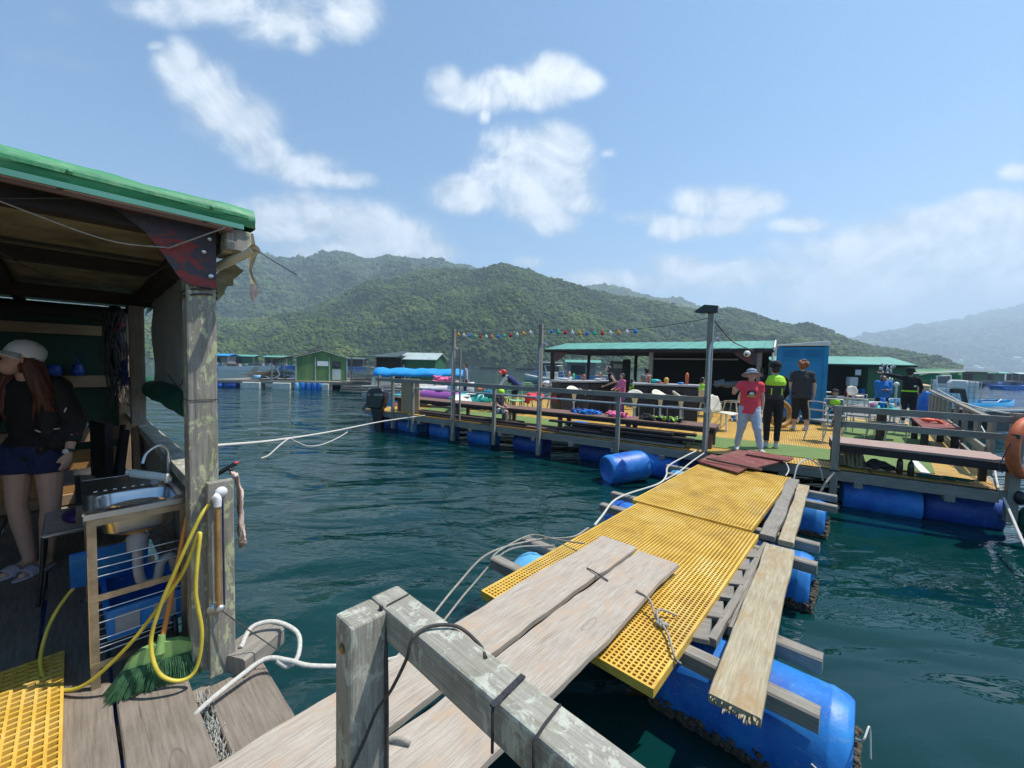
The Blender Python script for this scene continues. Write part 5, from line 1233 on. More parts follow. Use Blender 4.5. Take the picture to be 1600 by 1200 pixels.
    t, j, hm, s = figure('child wrapped in a bright blue towel at the turquoise table', (o.x, o.y, FZ), R(165), 1.42, dict(elR=(.16, .12, 1.12), wrR=(.05, .2, 1.15), elL=(-.16, .12, 1.12), wrL=(-.05, .2, 1.15)), 'skin_tan', 'cloth_blue', 'cloth_black', 'hair_dark', sleeve=1.2, legs=1.2, vx=.012, look=(R(-20), 0), wide=1.15, loose=3)
    m = MB(); m.cap(j['shR']+V3(.02, 0, .02), j['pelvis']+V3(.10, .03, .10), .09, .12); m.cap(j['shL']+V3(-.02, 0, .02), j['pelvis']+V3(-.10, .03, .10), .09, .12); m.ell(j['neck']+V3(0, -.02, -.03), (.17, .12, .09)); m.remesh('towel', 'cloth_blue', t, .012, 2)
    # person in black wetsuit stretching one arm to the left
    o = at(1418, 655, 11.6)
    t, j, hm, s = figure('person in black wetsuit and neon belt stretching an arm over the towel wrapped child', (o.x, o.y, FZ), R(-40), 1.66, dict(shL=(-.17, .0, 1.40), elL=(-.42, .06, 1.47), wrL=(-.62, .20, 1.52), elR=(.25, .06, 1.12), wrR=(.24, .22, .93)), 'skin_tan', 'cloth_black', 'cloth_black', 'hair_dark', sleeve=1.85, legs=1.9, vx=.010, loose=.9, look=(0, R(-30)), wide=1.05)
    capped(t, j, hm, s, 'cloth_black')
    m = MB(); m.lathe([(.175*s, -.02), (.178*s, .02)], (0, 0, 1.01*s), n=24); m.build('belt', 'neon', t)
    m = MB(); m.ell(V3(.10, -.13, 1.16)*s, (.03, .015, .03)); m.build('badge', 'white_paint', t)
    # child on the bench
    o = G(775, 628, 1.0); o = at(778, 615, 10.1)
    SB = {k: (v[0], v[1], v[2]-.10) for k, v in SIT.items()}; SB.update(head=(0, .14, 1.0), neck=(0, .10, .87), chest=(0, .06, .70), shR=(.15, .10, .83), shL=(-.15, .10, .83))
    t, j, hm, s = figure('child in black and neon vest and checked shorts bending forward on the bench', (o.x, o.y, 1.02-.40), R(-120), 1.30, SB, 'skin', 'cloth_charcoal', 'check_cloth', 'hair_dark', sleeve=.6, legs=.9, vx=.012, look=(R(-35), 0), wide=1.1)
    m = MB(); m.ell(j['chest']+V3(.03, -.03, .04), (.13, .11, .13)); m.remesh('vest', 'mixed_gear', t, .012, 2)
    m = MB(); m.ell(j['head']+V3(0, -.01, .02), (.085, .09, .085)); m.build('cap', 'neon', t)
    # person in red cap bending
    o = at(803, 640, 12.6)
    t, j, hm, s = figure('person in red cap and blue and white top bending among the green chairs', (o.x, o.y, FZ), R(95), 1.66, dict(pelvis=(0, -.1, .86), chest=(0, .14, 1.06), neck=(0, .30, 1.17), head=(0, .40, 1.24), shR=(.165, .25, 1.14), shL=(-.165, .25, 1.14), elR=(.20, .34, .92), elL=(-.2, .34, .92), wrR=(.16, .5, .80), wrL=(-.16, .5, .80), hipR=(.085, -.08, .85), hipL=(-.085, -.08, .85), kneeR=(.1, .04, .46), kneeL=(-.1, .04, .46)), 'skin', 'cloth_navy', 'cloth_black', 'hair_dark', sleeve=0, legs=.9, vx=.013, look=(R(-30), 0))
    m = MB(); 
    for a in 'RL': m.cap(j['sh'+a], lerp(j['el'+a], j['wr'+a], .8), .062, .045)
    m.remesh('sleeve', 'cloth_white', t, .012, 2)
    capped(t, j, hm, s, 'red_plastic')
    # people at the bar
    o = at(971, 640, 12.2)
    figure('girl in pink top and purple trousers standing between the two bar counters', (o.x, o.y, FZ), R(100), 1.32, dict(elR=(.19, .10, 1.13), wrR=(.17, .28, 1.05), elL=(-.19, .1, 1.13), wrL=(-.17, .28, 1.05)), 'skin', 'cloth_pink', 'purple_plastic', 'hair_dark', sleeve=1.8, legs=1.9, vx=.013, hairlen=.2)
    o = at(958, 640, 12.7)
    figure('woman with long dark hair in black top bending beside the girl in pink', (o.x, o.y, FZ), R(75), 1.6, dict(chest=(0, .08, 1.22), neck=(0, .15, 1.38), head=(0, .21, 1.51), shR=(.16, .13, 1.34), shL=(-.16, .13, 1.34), wrR=(.2, .30, .95), wrL=(-.2, .30, .95)), 'skin', 'cloth_black', 'cloth_charcoal', 'hair_dark', sleeve=0, legs=1.9, vx=.013, hairlen=.35, look=(R(-30), 0))
    def sitter(px_, Y, rz, label, **k):
        o = at(px_, 640, Y); kk = dict(skin='skin', top='cloth_grey', bottom='cloth_black', hair='hair_dark', sleeve=.5, legs=1.6, vx=.014); kk.update(k)
        Hh = kk.pop('H', 1.6); figure(label, (o.x, o.y, FZ+kk.pop('dz', .12)), rz, Hh, SIT, **kk)
    sitter(888, 15.5, R(170), 'young person in pale vest top seated at the left end of the bar', top='cloth_white', sleeve=0)
    sitter(937, 15.2, R(150), 'person in pale blue top sitting behind the left bar counter', top='hat_pattern')
    sitter(1009, 15.0, R(20), 'person in pale grey shirt sitting in the dark shelter with back turned', top='cloth_grey', H=1.75, wide=1.15, dz=.2)
    sitter(1038, 15.2, R(200), 'child in teal top sitting deep in the shelter behind the bottles', top='cloth_teal', H=1.35)
    sitter(1094, 12.8, R(-90), 'person in neon vest and blue shorts sitting at the right end of the bar', top='neon', bottom='cloth_blue', H=1.5, legs=.9)
    sitter(985, 14.2, R(-90), 'child in green patterned top half hidden behind the girl in pink', top='mixed_gear', H=1.3)
    o = at(727, 610, 17.5)
    figure('person in blue top standing behind the leftmost tall pole on the far boat', (o.x, o.y, .5), R(100), 1.65, {}, 'skin', 'hat_pattern', 'denim', 'hair_dark', sleeve=1.8, legs=1.9, vx=.016)
people()
# ------------------------------------------------------------------ far platform (local axes b, a)
FR = R(56); FM = Matrix.Rotation(FR, 4, 'Z')
def FB(): m = MB(); m.M = FM.copy(); return m
def Ff(b, a, z=0): return FM @ V3(b, a, z)
PZ = .6
def fpart(name, mat, fn, par=None, bevel=0, lab=None, cat=None, group=None):
    m = FB(); fn(m); o = m.build(name, mat, par, world=True, bevel=bevel)
    if lab: tag(o, lab, cat, group)
    return o
def ra(b): return -2.45-.159*(b-7.85)
def platform():
    t = thing('floating_platform', 'large floating platform with yellow grating and green turf carrying the shelter', 'platform', Ff(12, 4, PZ))
    def slab(m, pts, z0, z1):
        m.prism([(b, a, z0) for b, a in pts][::-1], (0, 0, z1-z0))
    out = [(7.95, ra(7.95)), (24.5, ra(24.5)), (24.5, 1), (21.5, 1.0), (21.5, 9.6), (15, 10.6), (15, 10.95), (7.95, 10.95)]
    fpart('deck_slab', 'wood_grey', lambda m: slab(m, out, .50, .592), t)
    fpart('edge_beam', 'wood_grey', lambda m: (m.beam((7.90, ra(7.9), .50), (7.90, 10.98, .50), .09, .15), m.beam((7.85, ra(7.85)-.03, .535), (14, ra(14)-.03, .535), .06, .12), m.beam((7.9, 10.99, .5), (15, 10.99, .5), .07, .15)), t)
    def sheet(m, pts, z, off=(0, 0)):
        V = [(b, a, z) for b, a in pts]; m.add(V, [tuple(range(len(V)))], [[(b, a) for b, a in pts]])
    fpart('grating_deck', 'grating_panel', lambda m: sheet(m, [(7.87, ra(7.87)), (17, ra(17)), (17, 10.6), (7.87, 10.95)][::1], .598), t)
    tf = fpart('turf', 'turf', lambda m: sheet(m, [(8.46, -.85), (9.75, -.85), (9.75, 9.6), (8.46, 9.6)], .608), t)
    fpart('turf', 'turf', lambda m: sheet(m, [(8.46, -2.0), (9.5, -2.18), (10.3, -2.45), (16, -3.4), (16, -1.6), (10.2, -1.15), (9.75, -.852), (8.46, -.852)], .608), t)
    fpart('marking', 'white_paint', lambda m: sheet(m, [(8.30, -1.93), (8.30, -1.82), (10.3, -2.0), (10.3, -2.08)], .612), t)
    for k in range(14):
        a = -2+.95*k; fpart('cross_joist', 'wood_grey', lambda m: m.beam((7.80, a, .40), (8.6, a, .40), .10, .08), t)
    fpart('long_joist', 'wood_dark', lambda m: (m.beam((9, -2.3, .42), (9, 10.9, .42), .1, .1), m.beam((11, -2.8, .42), (11, 10.9, .42), .1, .1)), t)
    g = 'blue float drums under the edge of the big platform'
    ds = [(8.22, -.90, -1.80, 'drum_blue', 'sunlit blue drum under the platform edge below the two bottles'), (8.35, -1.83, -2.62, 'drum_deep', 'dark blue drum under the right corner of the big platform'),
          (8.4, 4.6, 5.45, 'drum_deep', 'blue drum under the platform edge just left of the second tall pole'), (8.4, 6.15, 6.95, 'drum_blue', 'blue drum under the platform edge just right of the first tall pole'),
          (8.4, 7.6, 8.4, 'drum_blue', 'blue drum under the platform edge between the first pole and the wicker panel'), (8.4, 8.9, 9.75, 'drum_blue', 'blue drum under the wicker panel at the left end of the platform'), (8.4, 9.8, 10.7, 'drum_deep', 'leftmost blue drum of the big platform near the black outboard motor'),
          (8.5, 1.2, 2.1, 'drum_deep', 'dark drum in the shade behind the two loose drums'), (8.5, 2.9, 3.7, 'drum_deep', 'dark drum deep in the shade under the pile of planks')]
    for b, a0, a1, mt, lb in ds:
        q = thing('float_drum', lb, 'drum', Ff(b, (a0+a1)/2, 0), group=g)
        m = FB(); drum(m, (b, (a0+a1)/2, .16), (0, -1, 0), abs(a1-a0), .27, 28); m.build('body', mt, q, world=True)
    # left railing
    r = thing('railing', 'grey timber and pipe railing along the water edge left of the gangway', 'railing', Ff(7.83, 5, .6))
    for a in (2.67, 5.78, 8.68, 9.55, 10.19): fpart('post', 'wood_grey', lambda m: m.beam((7.81, a, .12), (7.81, a, 1.60 if a < 9 else 1.68), .075, .075, (0, 1, 0)), r, .004)
    fpart('top_rail', 'wood_grey', lambda m: m.beam((7.78, 1.04, 1.55), (7.78, 10.3, 1.57), .045, .10), r, .004)
    fpart('pipe_rail', 'galv', lambda m: m.tube([(7.86, 1.0, 1.36), (7.86, 8.8, 1.37)], .024, 10), r)
    for a, zt, tp, lb in ((7.13, 3.0, 2.49, 'leftmost tall grey pole with bent pipe on the platform edge'), (4.50, 3.03, 2.58, 'middle tall grey pole where the string of coloured bulbs is tied'), (1.06, 3.09, 2.62, 'rightmost tall pole of the platform edge carrying the black floodlight')):
        p = thing('tall_pole', lb, 'pole', Ff(7.80, a, .1), group='tall poles on the platform edge')
        fpart('post', 'wood_grey', lambda m: m.beam((7.80, a, .05), (7.80, a, zt), .085, .085, (0, 1, 0)), p, .005)
        pt = [(7.74, a-.0, .66), (7.73, a-.02, .72), (7.73, a-.02, 1.9), (7.73, a-.02, tp-.22), (7.74, a-.05, tp-.06), (7.76, a-.11, tp)]
        fpart('pipe', 'galv', lambda m: m.tube(cr(pt, 8), .020, 10), p)
        fpart('nozzle', 'galv', lambda m: m.tube([(7.76, a-.10, tp), (7.77, a-.15, tp)], [.03, .045], 12), p)
        fpart('bracket', 'galv', lambda m: (m.box((7.79, a, 1.37), (.12, .12, .05)), m.box((7.79, a, 1.37), (.14, .05, .09))), p)
        if a < 2:
            fpart('cable_duct', 'galv', lambda m: m.tube([(7.76, a-.055, 1.0), (7.76, a-.055, zt)], .010, 6), p)
            fl = thing('floodlight', 'black floodlight on top of the right tall pole', 'lamp', Ff(7.78, a, zt))
            fpart('housing', 'black_plastic', lambda m: (m.prism([(7.70, a-.12, zt+.01), (7.70, a-.12, zt+.11), (7.70, a+.10, zt+.14), (7.70, a+.26, zt+.03), (7.70, a+.10, zt-.0)], (.16, 0, 0)),), fl)
            fpart('bracket', 'black_metal', lambda m: m.box((7.79, a-.02, zt+.005), (.08, .14, .03)), fl)
            fpart('lens', 'glass_dark', lambda m: m.add([(7.71, a+.11, zt+.0), (7.85, a+.11, zt+.0), (7.85, a+.255, zt+.025), (7.71, a+.255, zt+.025)], [(0, 1, 2, 3)], [[(0, 0)]*4]), fl)
    tag(fpart('thin_mast', 'wood_grey', lambda m: m.beam((7.9, 6.98, .6), (7.9, 6.98, 2.5), .035, .035, (0, 1, 0))), 'thin bare mast standing just right of the leftmost tall pole', 'mast')
    # string lights
    sl_ = thing('string_light', 'string of coloured bulbs hung between the tall poles over the water', 'string lights', Ff(7.8, 4.5, 2.9))
    spans = [((7.80, 7.10, 2.92), (7.80, 4.55, 2.93), .10), ((7.80, 4.47, 2.93), (7.80, 1.10, 3.0), .13)]
    cols = ['bulb_orange', 'bulb_white', 'bulb_blue', 'bulb_green', 'bulb_red', 'bulb_white', 'bulb_orange', 'bulb_blue', 'bulb_green', 'bulb_red', 'bulb_white']
    for si, (p, q, sag) in enumerate(spans):
        f = lambda t_: V3(*p)*(1-t_)+V3(*q)*t_-V3(0, 0, 1)*sag*4*t_*(1-t_)
        fpart('cable', 'rope_dark', lambda m: m.tube([f(k/20) for k in range(21)], .006, 5), sl_)
        n = 13 if si == 0 else 12
        for k in range(n):
            t_ = (.05+.93*k/n) if si == 0 else (.07+.60*k/n); c = f(t_)
            fpart('bulb', cols[(k+si*2) % 11], lambda m: m.lathe([(0, -.095), (.022, -.088), (.042, -.058), (.038, -.03), (.014, -.008), (.013, .01), (0, .012)], c, n=10), sl_)
    tag(fpart('roof_cable', 'rope_dark', lambda m: m.tube(cr([(7.8, 1.0, 2.95), (10, .9, 2.72), (13, .7, 2.66), (16.1, .8, 2.75)], 6), .012, 5)), 'dark cable sagging from the floodlight pole to the shelter roof corner', 'cable')
    # benches
    bn = thing('bench', 'long brown plank bench running behind the railing left of the gangway', 'bench', Ff(8.45, 5, PZ))
    fpart('seat', 'wood_brown', lambda m: [m.plank((8.27+.16*k, .95, 1.0), (8.27+.16*k, 10.0, 1.0), .15, .035, wob=.002, n=20, seed=80+k) for k in range(4)], bn)
    fpart('apron', 'wood_dark', lambda m: (m.beam((8.21, .98, .945), (8.21, 9.98, .945), .04, .08), m.beam((8.22, .98, .93), (8.8, .98, .93), .04, .08)), bn)
    for a in (1.05, 2.6, 4.2, 5.8, 7.4, 9.8):
        for b in (8.27, 8.74): fpart('leg', 'wood_brown', lambda m: m.beam((b, a, PZ), (b, a, .96), .07, .09, (0, 1, 0)), bn)
    bn = thing('bench', 'pinkish bench with dark frame at the right corner above the two bottles', 'bench', Ff(8.3, -1.6, PZ))
    fpart('seat', 'wood_pink', lambda m: [m.plank((8.06+.18*k, -.74, .985), (7.86+.18*k, -2.52, .985), .17, .035, wob=.002, n=16, seed=90+k) for k in range(4)], bn)
    fpart('apron', 'wood_dark', lambda m: (m.beam((7.99, -.74, .91), (7.80, -2.5, .91), .04, .10), m.beam((8.6, -.76, .91), (8.4, -2.5, .91), .04, .10), m.beam((8.0, -.76, .91), (8.6, -.76, .91), .04, .10)), bn)
    for b, a in ((8.05, -.80), (8.55, -.80), (8.40, -2.45)): fpart('leg', 'wood_dark', lambda m: m.beam((b, a, PZ), (b, a, .90), .07, .07, (0, 1, 0)), bn)
    # right railing
    r = thing('railing', 'grey timber railing with two rails in front of the pinkish bench', 'railing', Ff(7.8, -1.6, PZ))
    fpart('post', 'wood_grey', lambda m: m.beam((7.66, -.74, .25), (7.60, -.74, 1.60), .085, .085, (0, 1, 0)), r, .004)
    fpart('post', 'wood_grey', lambda m: m.beam((7.86, -2.56, .2), (7.86, -2.56, 1.62), .12, .10, (0, 1, 0)), r, .004)
    fpart('top_rail', 'wood_grey', lambda m: m.beam((7.63, -.68, 1.55), (7.82, -2.6, 1.53), .045, .09), r, .004)
    fpart('lower_rail', 'wood_grey', lambda m: m.beam((7.64, -.68, 1.33), (7.82, -2.6, 1.30), .045, .09), r, .004)
    fpart('lashing', 'rope_dark', lambda m: [m.box((7.65, -.74, z), (.11, .11, .03)) for z in (1.36, 1.30, .62)], r)
    r = thing('mooring_post', 'stout grey post at the right edge of the photo behind the orange ring', 'post', Ff(7.8, -2.8, .1))
    fpart('post', 'wood_grey', lambda m: m.beam((8.0, -2.82, -.2), (8.0, -2.82, 1.70), .15, .15, (0, 1, 0)), r, .006)
    fpart('cross_board', 'wood_grey', lambda m: m.beam((7.9, -2.7, 1.5), (7.95, -3.4, 1.5), .05, .16), r)
    c = at(1604, 700, 4.95)
    m = MB(); n = 40; m.tube([c+V3(.335*math.cos(a)*.985, .12*math.cos(a), .335*math.sin(a)) for a in np.linspace(0, 2*math.pi, n, endpoint=False)], .062, 12, False, True)
    lr = thing('life_ring', 'orange life ring hung on the stout post at the right edge', 'life ring', c-V3(0, 0, .4)); m.build('ring', 'ring_orange', lr, world=True)
    m = MB(); m.tube(cr([c+V3(-.33, -.12, .14), c+V3(-.42, -.14, .0), c+V3(-.47, -.12, -.22), c+V3(-.40, -.1, -.3)], 6), .006, 6); m.build('grab_line', 'rope_dark', lr, world=True)
    m = MB(); m.box(c+V3(-.315, -.14, .165), (.05, .07, .05), .3); m.build('band', 'black_plastic', lr, world=True)
    # tyre and float by the post
    for lb, px_, py_, Y, r_, mt in (('dark rubber fender ball hanging beside the stout post', 1594, 778, 5.0, .07, 'black_plastic'), ('grey green float ball at the lower right edge of the photo', 1612, 815, 5.0, .16, 'net_green')):
        m = MB(); m.ell(at(px_, py_, Y), (r_*.8, r_*.8, r_*1.3)); tag(m.build('float_ball', mt, world=True), lb, 'float')
    # picket fence along the right side
    f = thing('picket_fence', 'grey timber picket fence along the right side of the platform', 'fence', Ff(13, ra(13), PZ))
    bs = [9.0, 10.2, 11.6, 12.9]+[14.2+1.05*k for k in range(6)]
    for i, b in enumerate(bs): fpart('picket', 'wood_grey', lambda m: m.beam((b, ra(b)-.05, .3), (b, ra(b)-.05, 1.42+(.08 if i in (3,) else 0)), .15, .05, (0, 1, 0)), f)
    fpart('top_rail', 'wood_grey', lambda m: m.beam((9.0, ra(9)-.05, 1.44), (19.8, ra(19.8)-.05, 1.52), .10, .05), f)
    fpart('lower_rail', 'wood_grey', lambda m: (m.beam((9.0, ra(9)-.01, .95), (14.5, ra(14.5)-.01, .95), .04, .12), m.beam((9.0, ra(9)-.01, .70), (14.5, ra(14.5)-.01, .70), .04, .10)), f)
    tag(fpart('fence_rope', 'rope_white', lambda m: m.tube(cr([(18, ra(18)-.1, 1.62), (14, ra(14)-.1, 1.52), (12.4, ra(12.4)-.1, 1.5), (9, ra(9)-.15, 1.55), (8, ra(8)-.6, 1.6)], 6), .012, 6)), 'pale rope strung along the top of the picket fence', 'rope')
    # plank piles
    g = 'dark boards stacked along the platform edge'
    rnd = random.Random(11); nm = ['bottom', 'second', 'third', 'fourth', 'fifth', 'sixth', 'seventh', 'eighth', 'ninth', 'tenth', 'topmost']
    for k in range(11):
        lay = k//3; b = 8.02+.16*(k % 3)+rnd.uniform(-.02, .02); a0 = 1.15+rnd.uniform(0, .5); a1 = 3.4+rnd.uniform(-.4, 1.2)
        tag(fpart('pile_board', 'wood_dark' if k % 4 else 'wood_grey', lambda m: m.plank((b, a0, .635+.068*lay), (b+rnd.uniform(-.03, .03), a1, .635+.068*lay), .14, .045, wob=.004, n=10, seed=100+k)), f'{nm[k]} dark board from below in the stack by the rightmost tall pole', 'board', g)
    for k in range(6):
        b = 8.0+.13*(k % 3); a0 = 3.6+1.1*(k//3)+rnd.uniform(0, .6); a1 = a0+3.6
        tag(fpart('pile_board', 'wood_dark' if k % 2 else 'wood_brown', lambda m: m.plank((b, a0, .64+.05*(k//3)), (b, a1, .64+.05*(k//3)), .12, .04, wob=.004, n=10, seed=120+k)), f'{nm[k] if k else "lowest"} long board of the low pile under the middle of the bench', 'board', 'long boards in the low pile under the bench')
    # clothes on the bench
    def heap(name, mat, lab, a, n, sp, r_, seed, b=8.48, z=1.03, cat='clothes', nz=.3):
        rn = random.Random(seed); m = FB()
        for k in range(int(n*3.2)): m.ell((b+rn.uniform(-.13, .13), a+rn.gauss(0, sp*.5), z+rn.uniform(-.01, .06)), (r_*rn.uniform(.2, .6), r_*rn.uniform(.6, 1.6), r_*rn.uniform(.25, .6)), Matrix.Rotation(rn.uniform(0, 3), 3, 'Z') @ Matrix.Rotation(rn.uniform(-.7, .7), 3, 'X'), 8, 6)
        o = m.remesh(name, mat, None, .011, 1); tag(o, lab, cat)
        return o
    heap('folded_clothes', 'cloth_blue', 'heap of blue and white swimwear on the bench left of the pink towel', 3.62, 16, .28, .07, 1)
    heap('folded_clothes', 'cloth_navy', 'flat dark blue garment on the bench behind the light blue heap', 3.9, 8, .2, .06, 2, b=8.62)
    heap('pink_towel', 'cloth_pink', 'crumpled bright pink towel on the bench', 2.88, 20, .24, .075, 3)
    heap('black_bag', 'cloth_black', 'black bag on the bench beside the neon gear', 2.22, 8, .12, .09, 4)
    heap('dive_vest', 'mixed_gear', 'black and neon green vests heaped on the bench', 1.86, 22, .28, .075, 5)
    # edge clutter at right
    t = thing('rope_coil', 'large coil of dark brown rope on the platform edge beside the railing post', 'rope coil', Ff(8.27, -.99, PZ))
    m = FB()
    for k in range(9):
        rr = .20-.008*k; m.tube([(8.27+rr*math.cos(a)*.8+.01*k, -.99+rr*math.sin(a), .63+.026*k+.012*math.sin(a*3+k)) for a in np.linspace(0, 2*math.pi, 22, endpoint=False)], .016, 6, False, True)
    for k in range(5): m.tube(cr([(8.1, -.99+.05*k-.12, .64), (8.12, -.99+.05*k-.1, .84), (8.3, -.95+.04*k-.1, .87), (8.42, -.95, .66)], 4), .014, 6)
    m.build('coil', 'tarp_dull', t, world=True)
    t = thing('net_bundle', 'grey bundle of netting on the platform edge between the rope coil and bottles', 'net', Ff(8.2, -1.34, PZ))
    m = FB(); rn = random.Random(5)
    for k in range(16): m.ell((8.2+rn.uniform(-.08, .08), -1.34+rn.uniform(-.12, .12), .64+rn.uniform(0, .09)), (.05, .07, .04), n=8, m=6)
    o = m.remesh('bundle', 'cloth_charcoal', None, .012, 0); o.location = (0, 0, 0); o.parent = t; o.matrix_parent_inverse = Matrix.Translation(t.location).inverted()
    for a, b, mt, lb, hh in ((-1.545, 8.13, 'bottle_brown', 'brown glass bottle standing on the platform edge, left one of the two', .30), (-1.655, 8.08, 'bottle_green', 'dark green glass bottle standing on the platform edge, right one of the two', .27)):
        t = thing('glass_bottle', lb, 'bottle', Ff(b, a, PZ))
        m = FB(); m.lathe([(0, 0), (.034, 0), (.037, .01), (.037, hh*.55), (.030, hh*.68), (.014, hh*.78), (.013, hh*.96), (.016, hh*.965), (.016, hh), (0, hh)], (b, a, .602), n=18); m.build('body', mt, t, world=True)
        m = FB(); m.lathe([(.0378, .06), (.0378, .13)], (b, a, .602), n=18); m.build('bottle_label', 'cloth_charcoal', t, world=True)
    t = thing('fishing_rod', 'dark fishing rod lying along the platform edge behind the bottles', 'rod', Ff(8.1, -1.8, PZ))
    m = FB(); m.tube([(8.25, -1.1, .63), (8.12, -2.3, .63)], [.008, .014], 8); m.build('rod', 'black_metal', t, world=True)
    m = FB(); m.tube([(8.14, -2.0, .63), (8.10, -2.25, .63)], .022, 8); m.build('grip', 'net_green', t, world=True)
    t = thing('spear_gun', 'short dark green net handle lying right of the green bottle', 'tool', Ff(8.05, -1.85, PZ))
    m = FB(); m.tube([(8.09, -1.72, .62), (8.05, -1.95, .62)], [.03, .02], 8); m.tube([(8.05, -1.95, .62), (8.03, -2.1, .62)], .01, 6); m.build('body', 'net_green', t, world=True)
platform()

def frope(name, pts, r, mat, lab):
    m = MB(); m.tube(cr([at(*p) for p in pts], 8), r, 7); tag(m.build(name, mat, world=True), lab, 'rope')
frope('mooring_line', [(330, 697, 2.9), (430, 688, 4.2), (520, 674, 6), (600, 658, 9), (664, 649, 11.2)], .013, 'rope_white', 'long taut white line from the hut to the left end of the platform')
frope('slack_line', [(408, 716, 3.9), (420, 711, 4.0), (438, 695, 4.2), (452, 685.5, 4.45), (462, 690, 4.6), (482, 697, 4.9), (505, 694, 5.4), (528, 684, 5.9), (543, 675, 6.3)], .007, 'rope_white', 'slack pale rope looped under the taut white line')
frope('motor_line', [(594, 636, 13), (606, 650, 12.4), (622, 654, 12), (638, 649, 11.8), (637, 668, 11.8)], .018, 'rope_white', 'white line hanging from the outboard motor to the platform')
frope('corner_line', [(1568, 778, 5.02), (1580, 805, 4.7), (1600, 850, 4.2), (1640, 920, 3.6)], .014, 'rope_white', 'thick white rope running down to the right from the platform corner')
frope('corner_line', [(1530, 660, 9.5), (1545, 690, 8.0), (1560, 765, 5.1)], .012, 'rope_white', 'white rope tied to the platform corner under the bench')
frope('post_rope', [(1303, 738, 5.87), (1290, 755, 5.8), (1280, 772, 5.7)], .016, 'rope_grey', 'short frayed rope hanging at the foot of the railing post near the gangway')

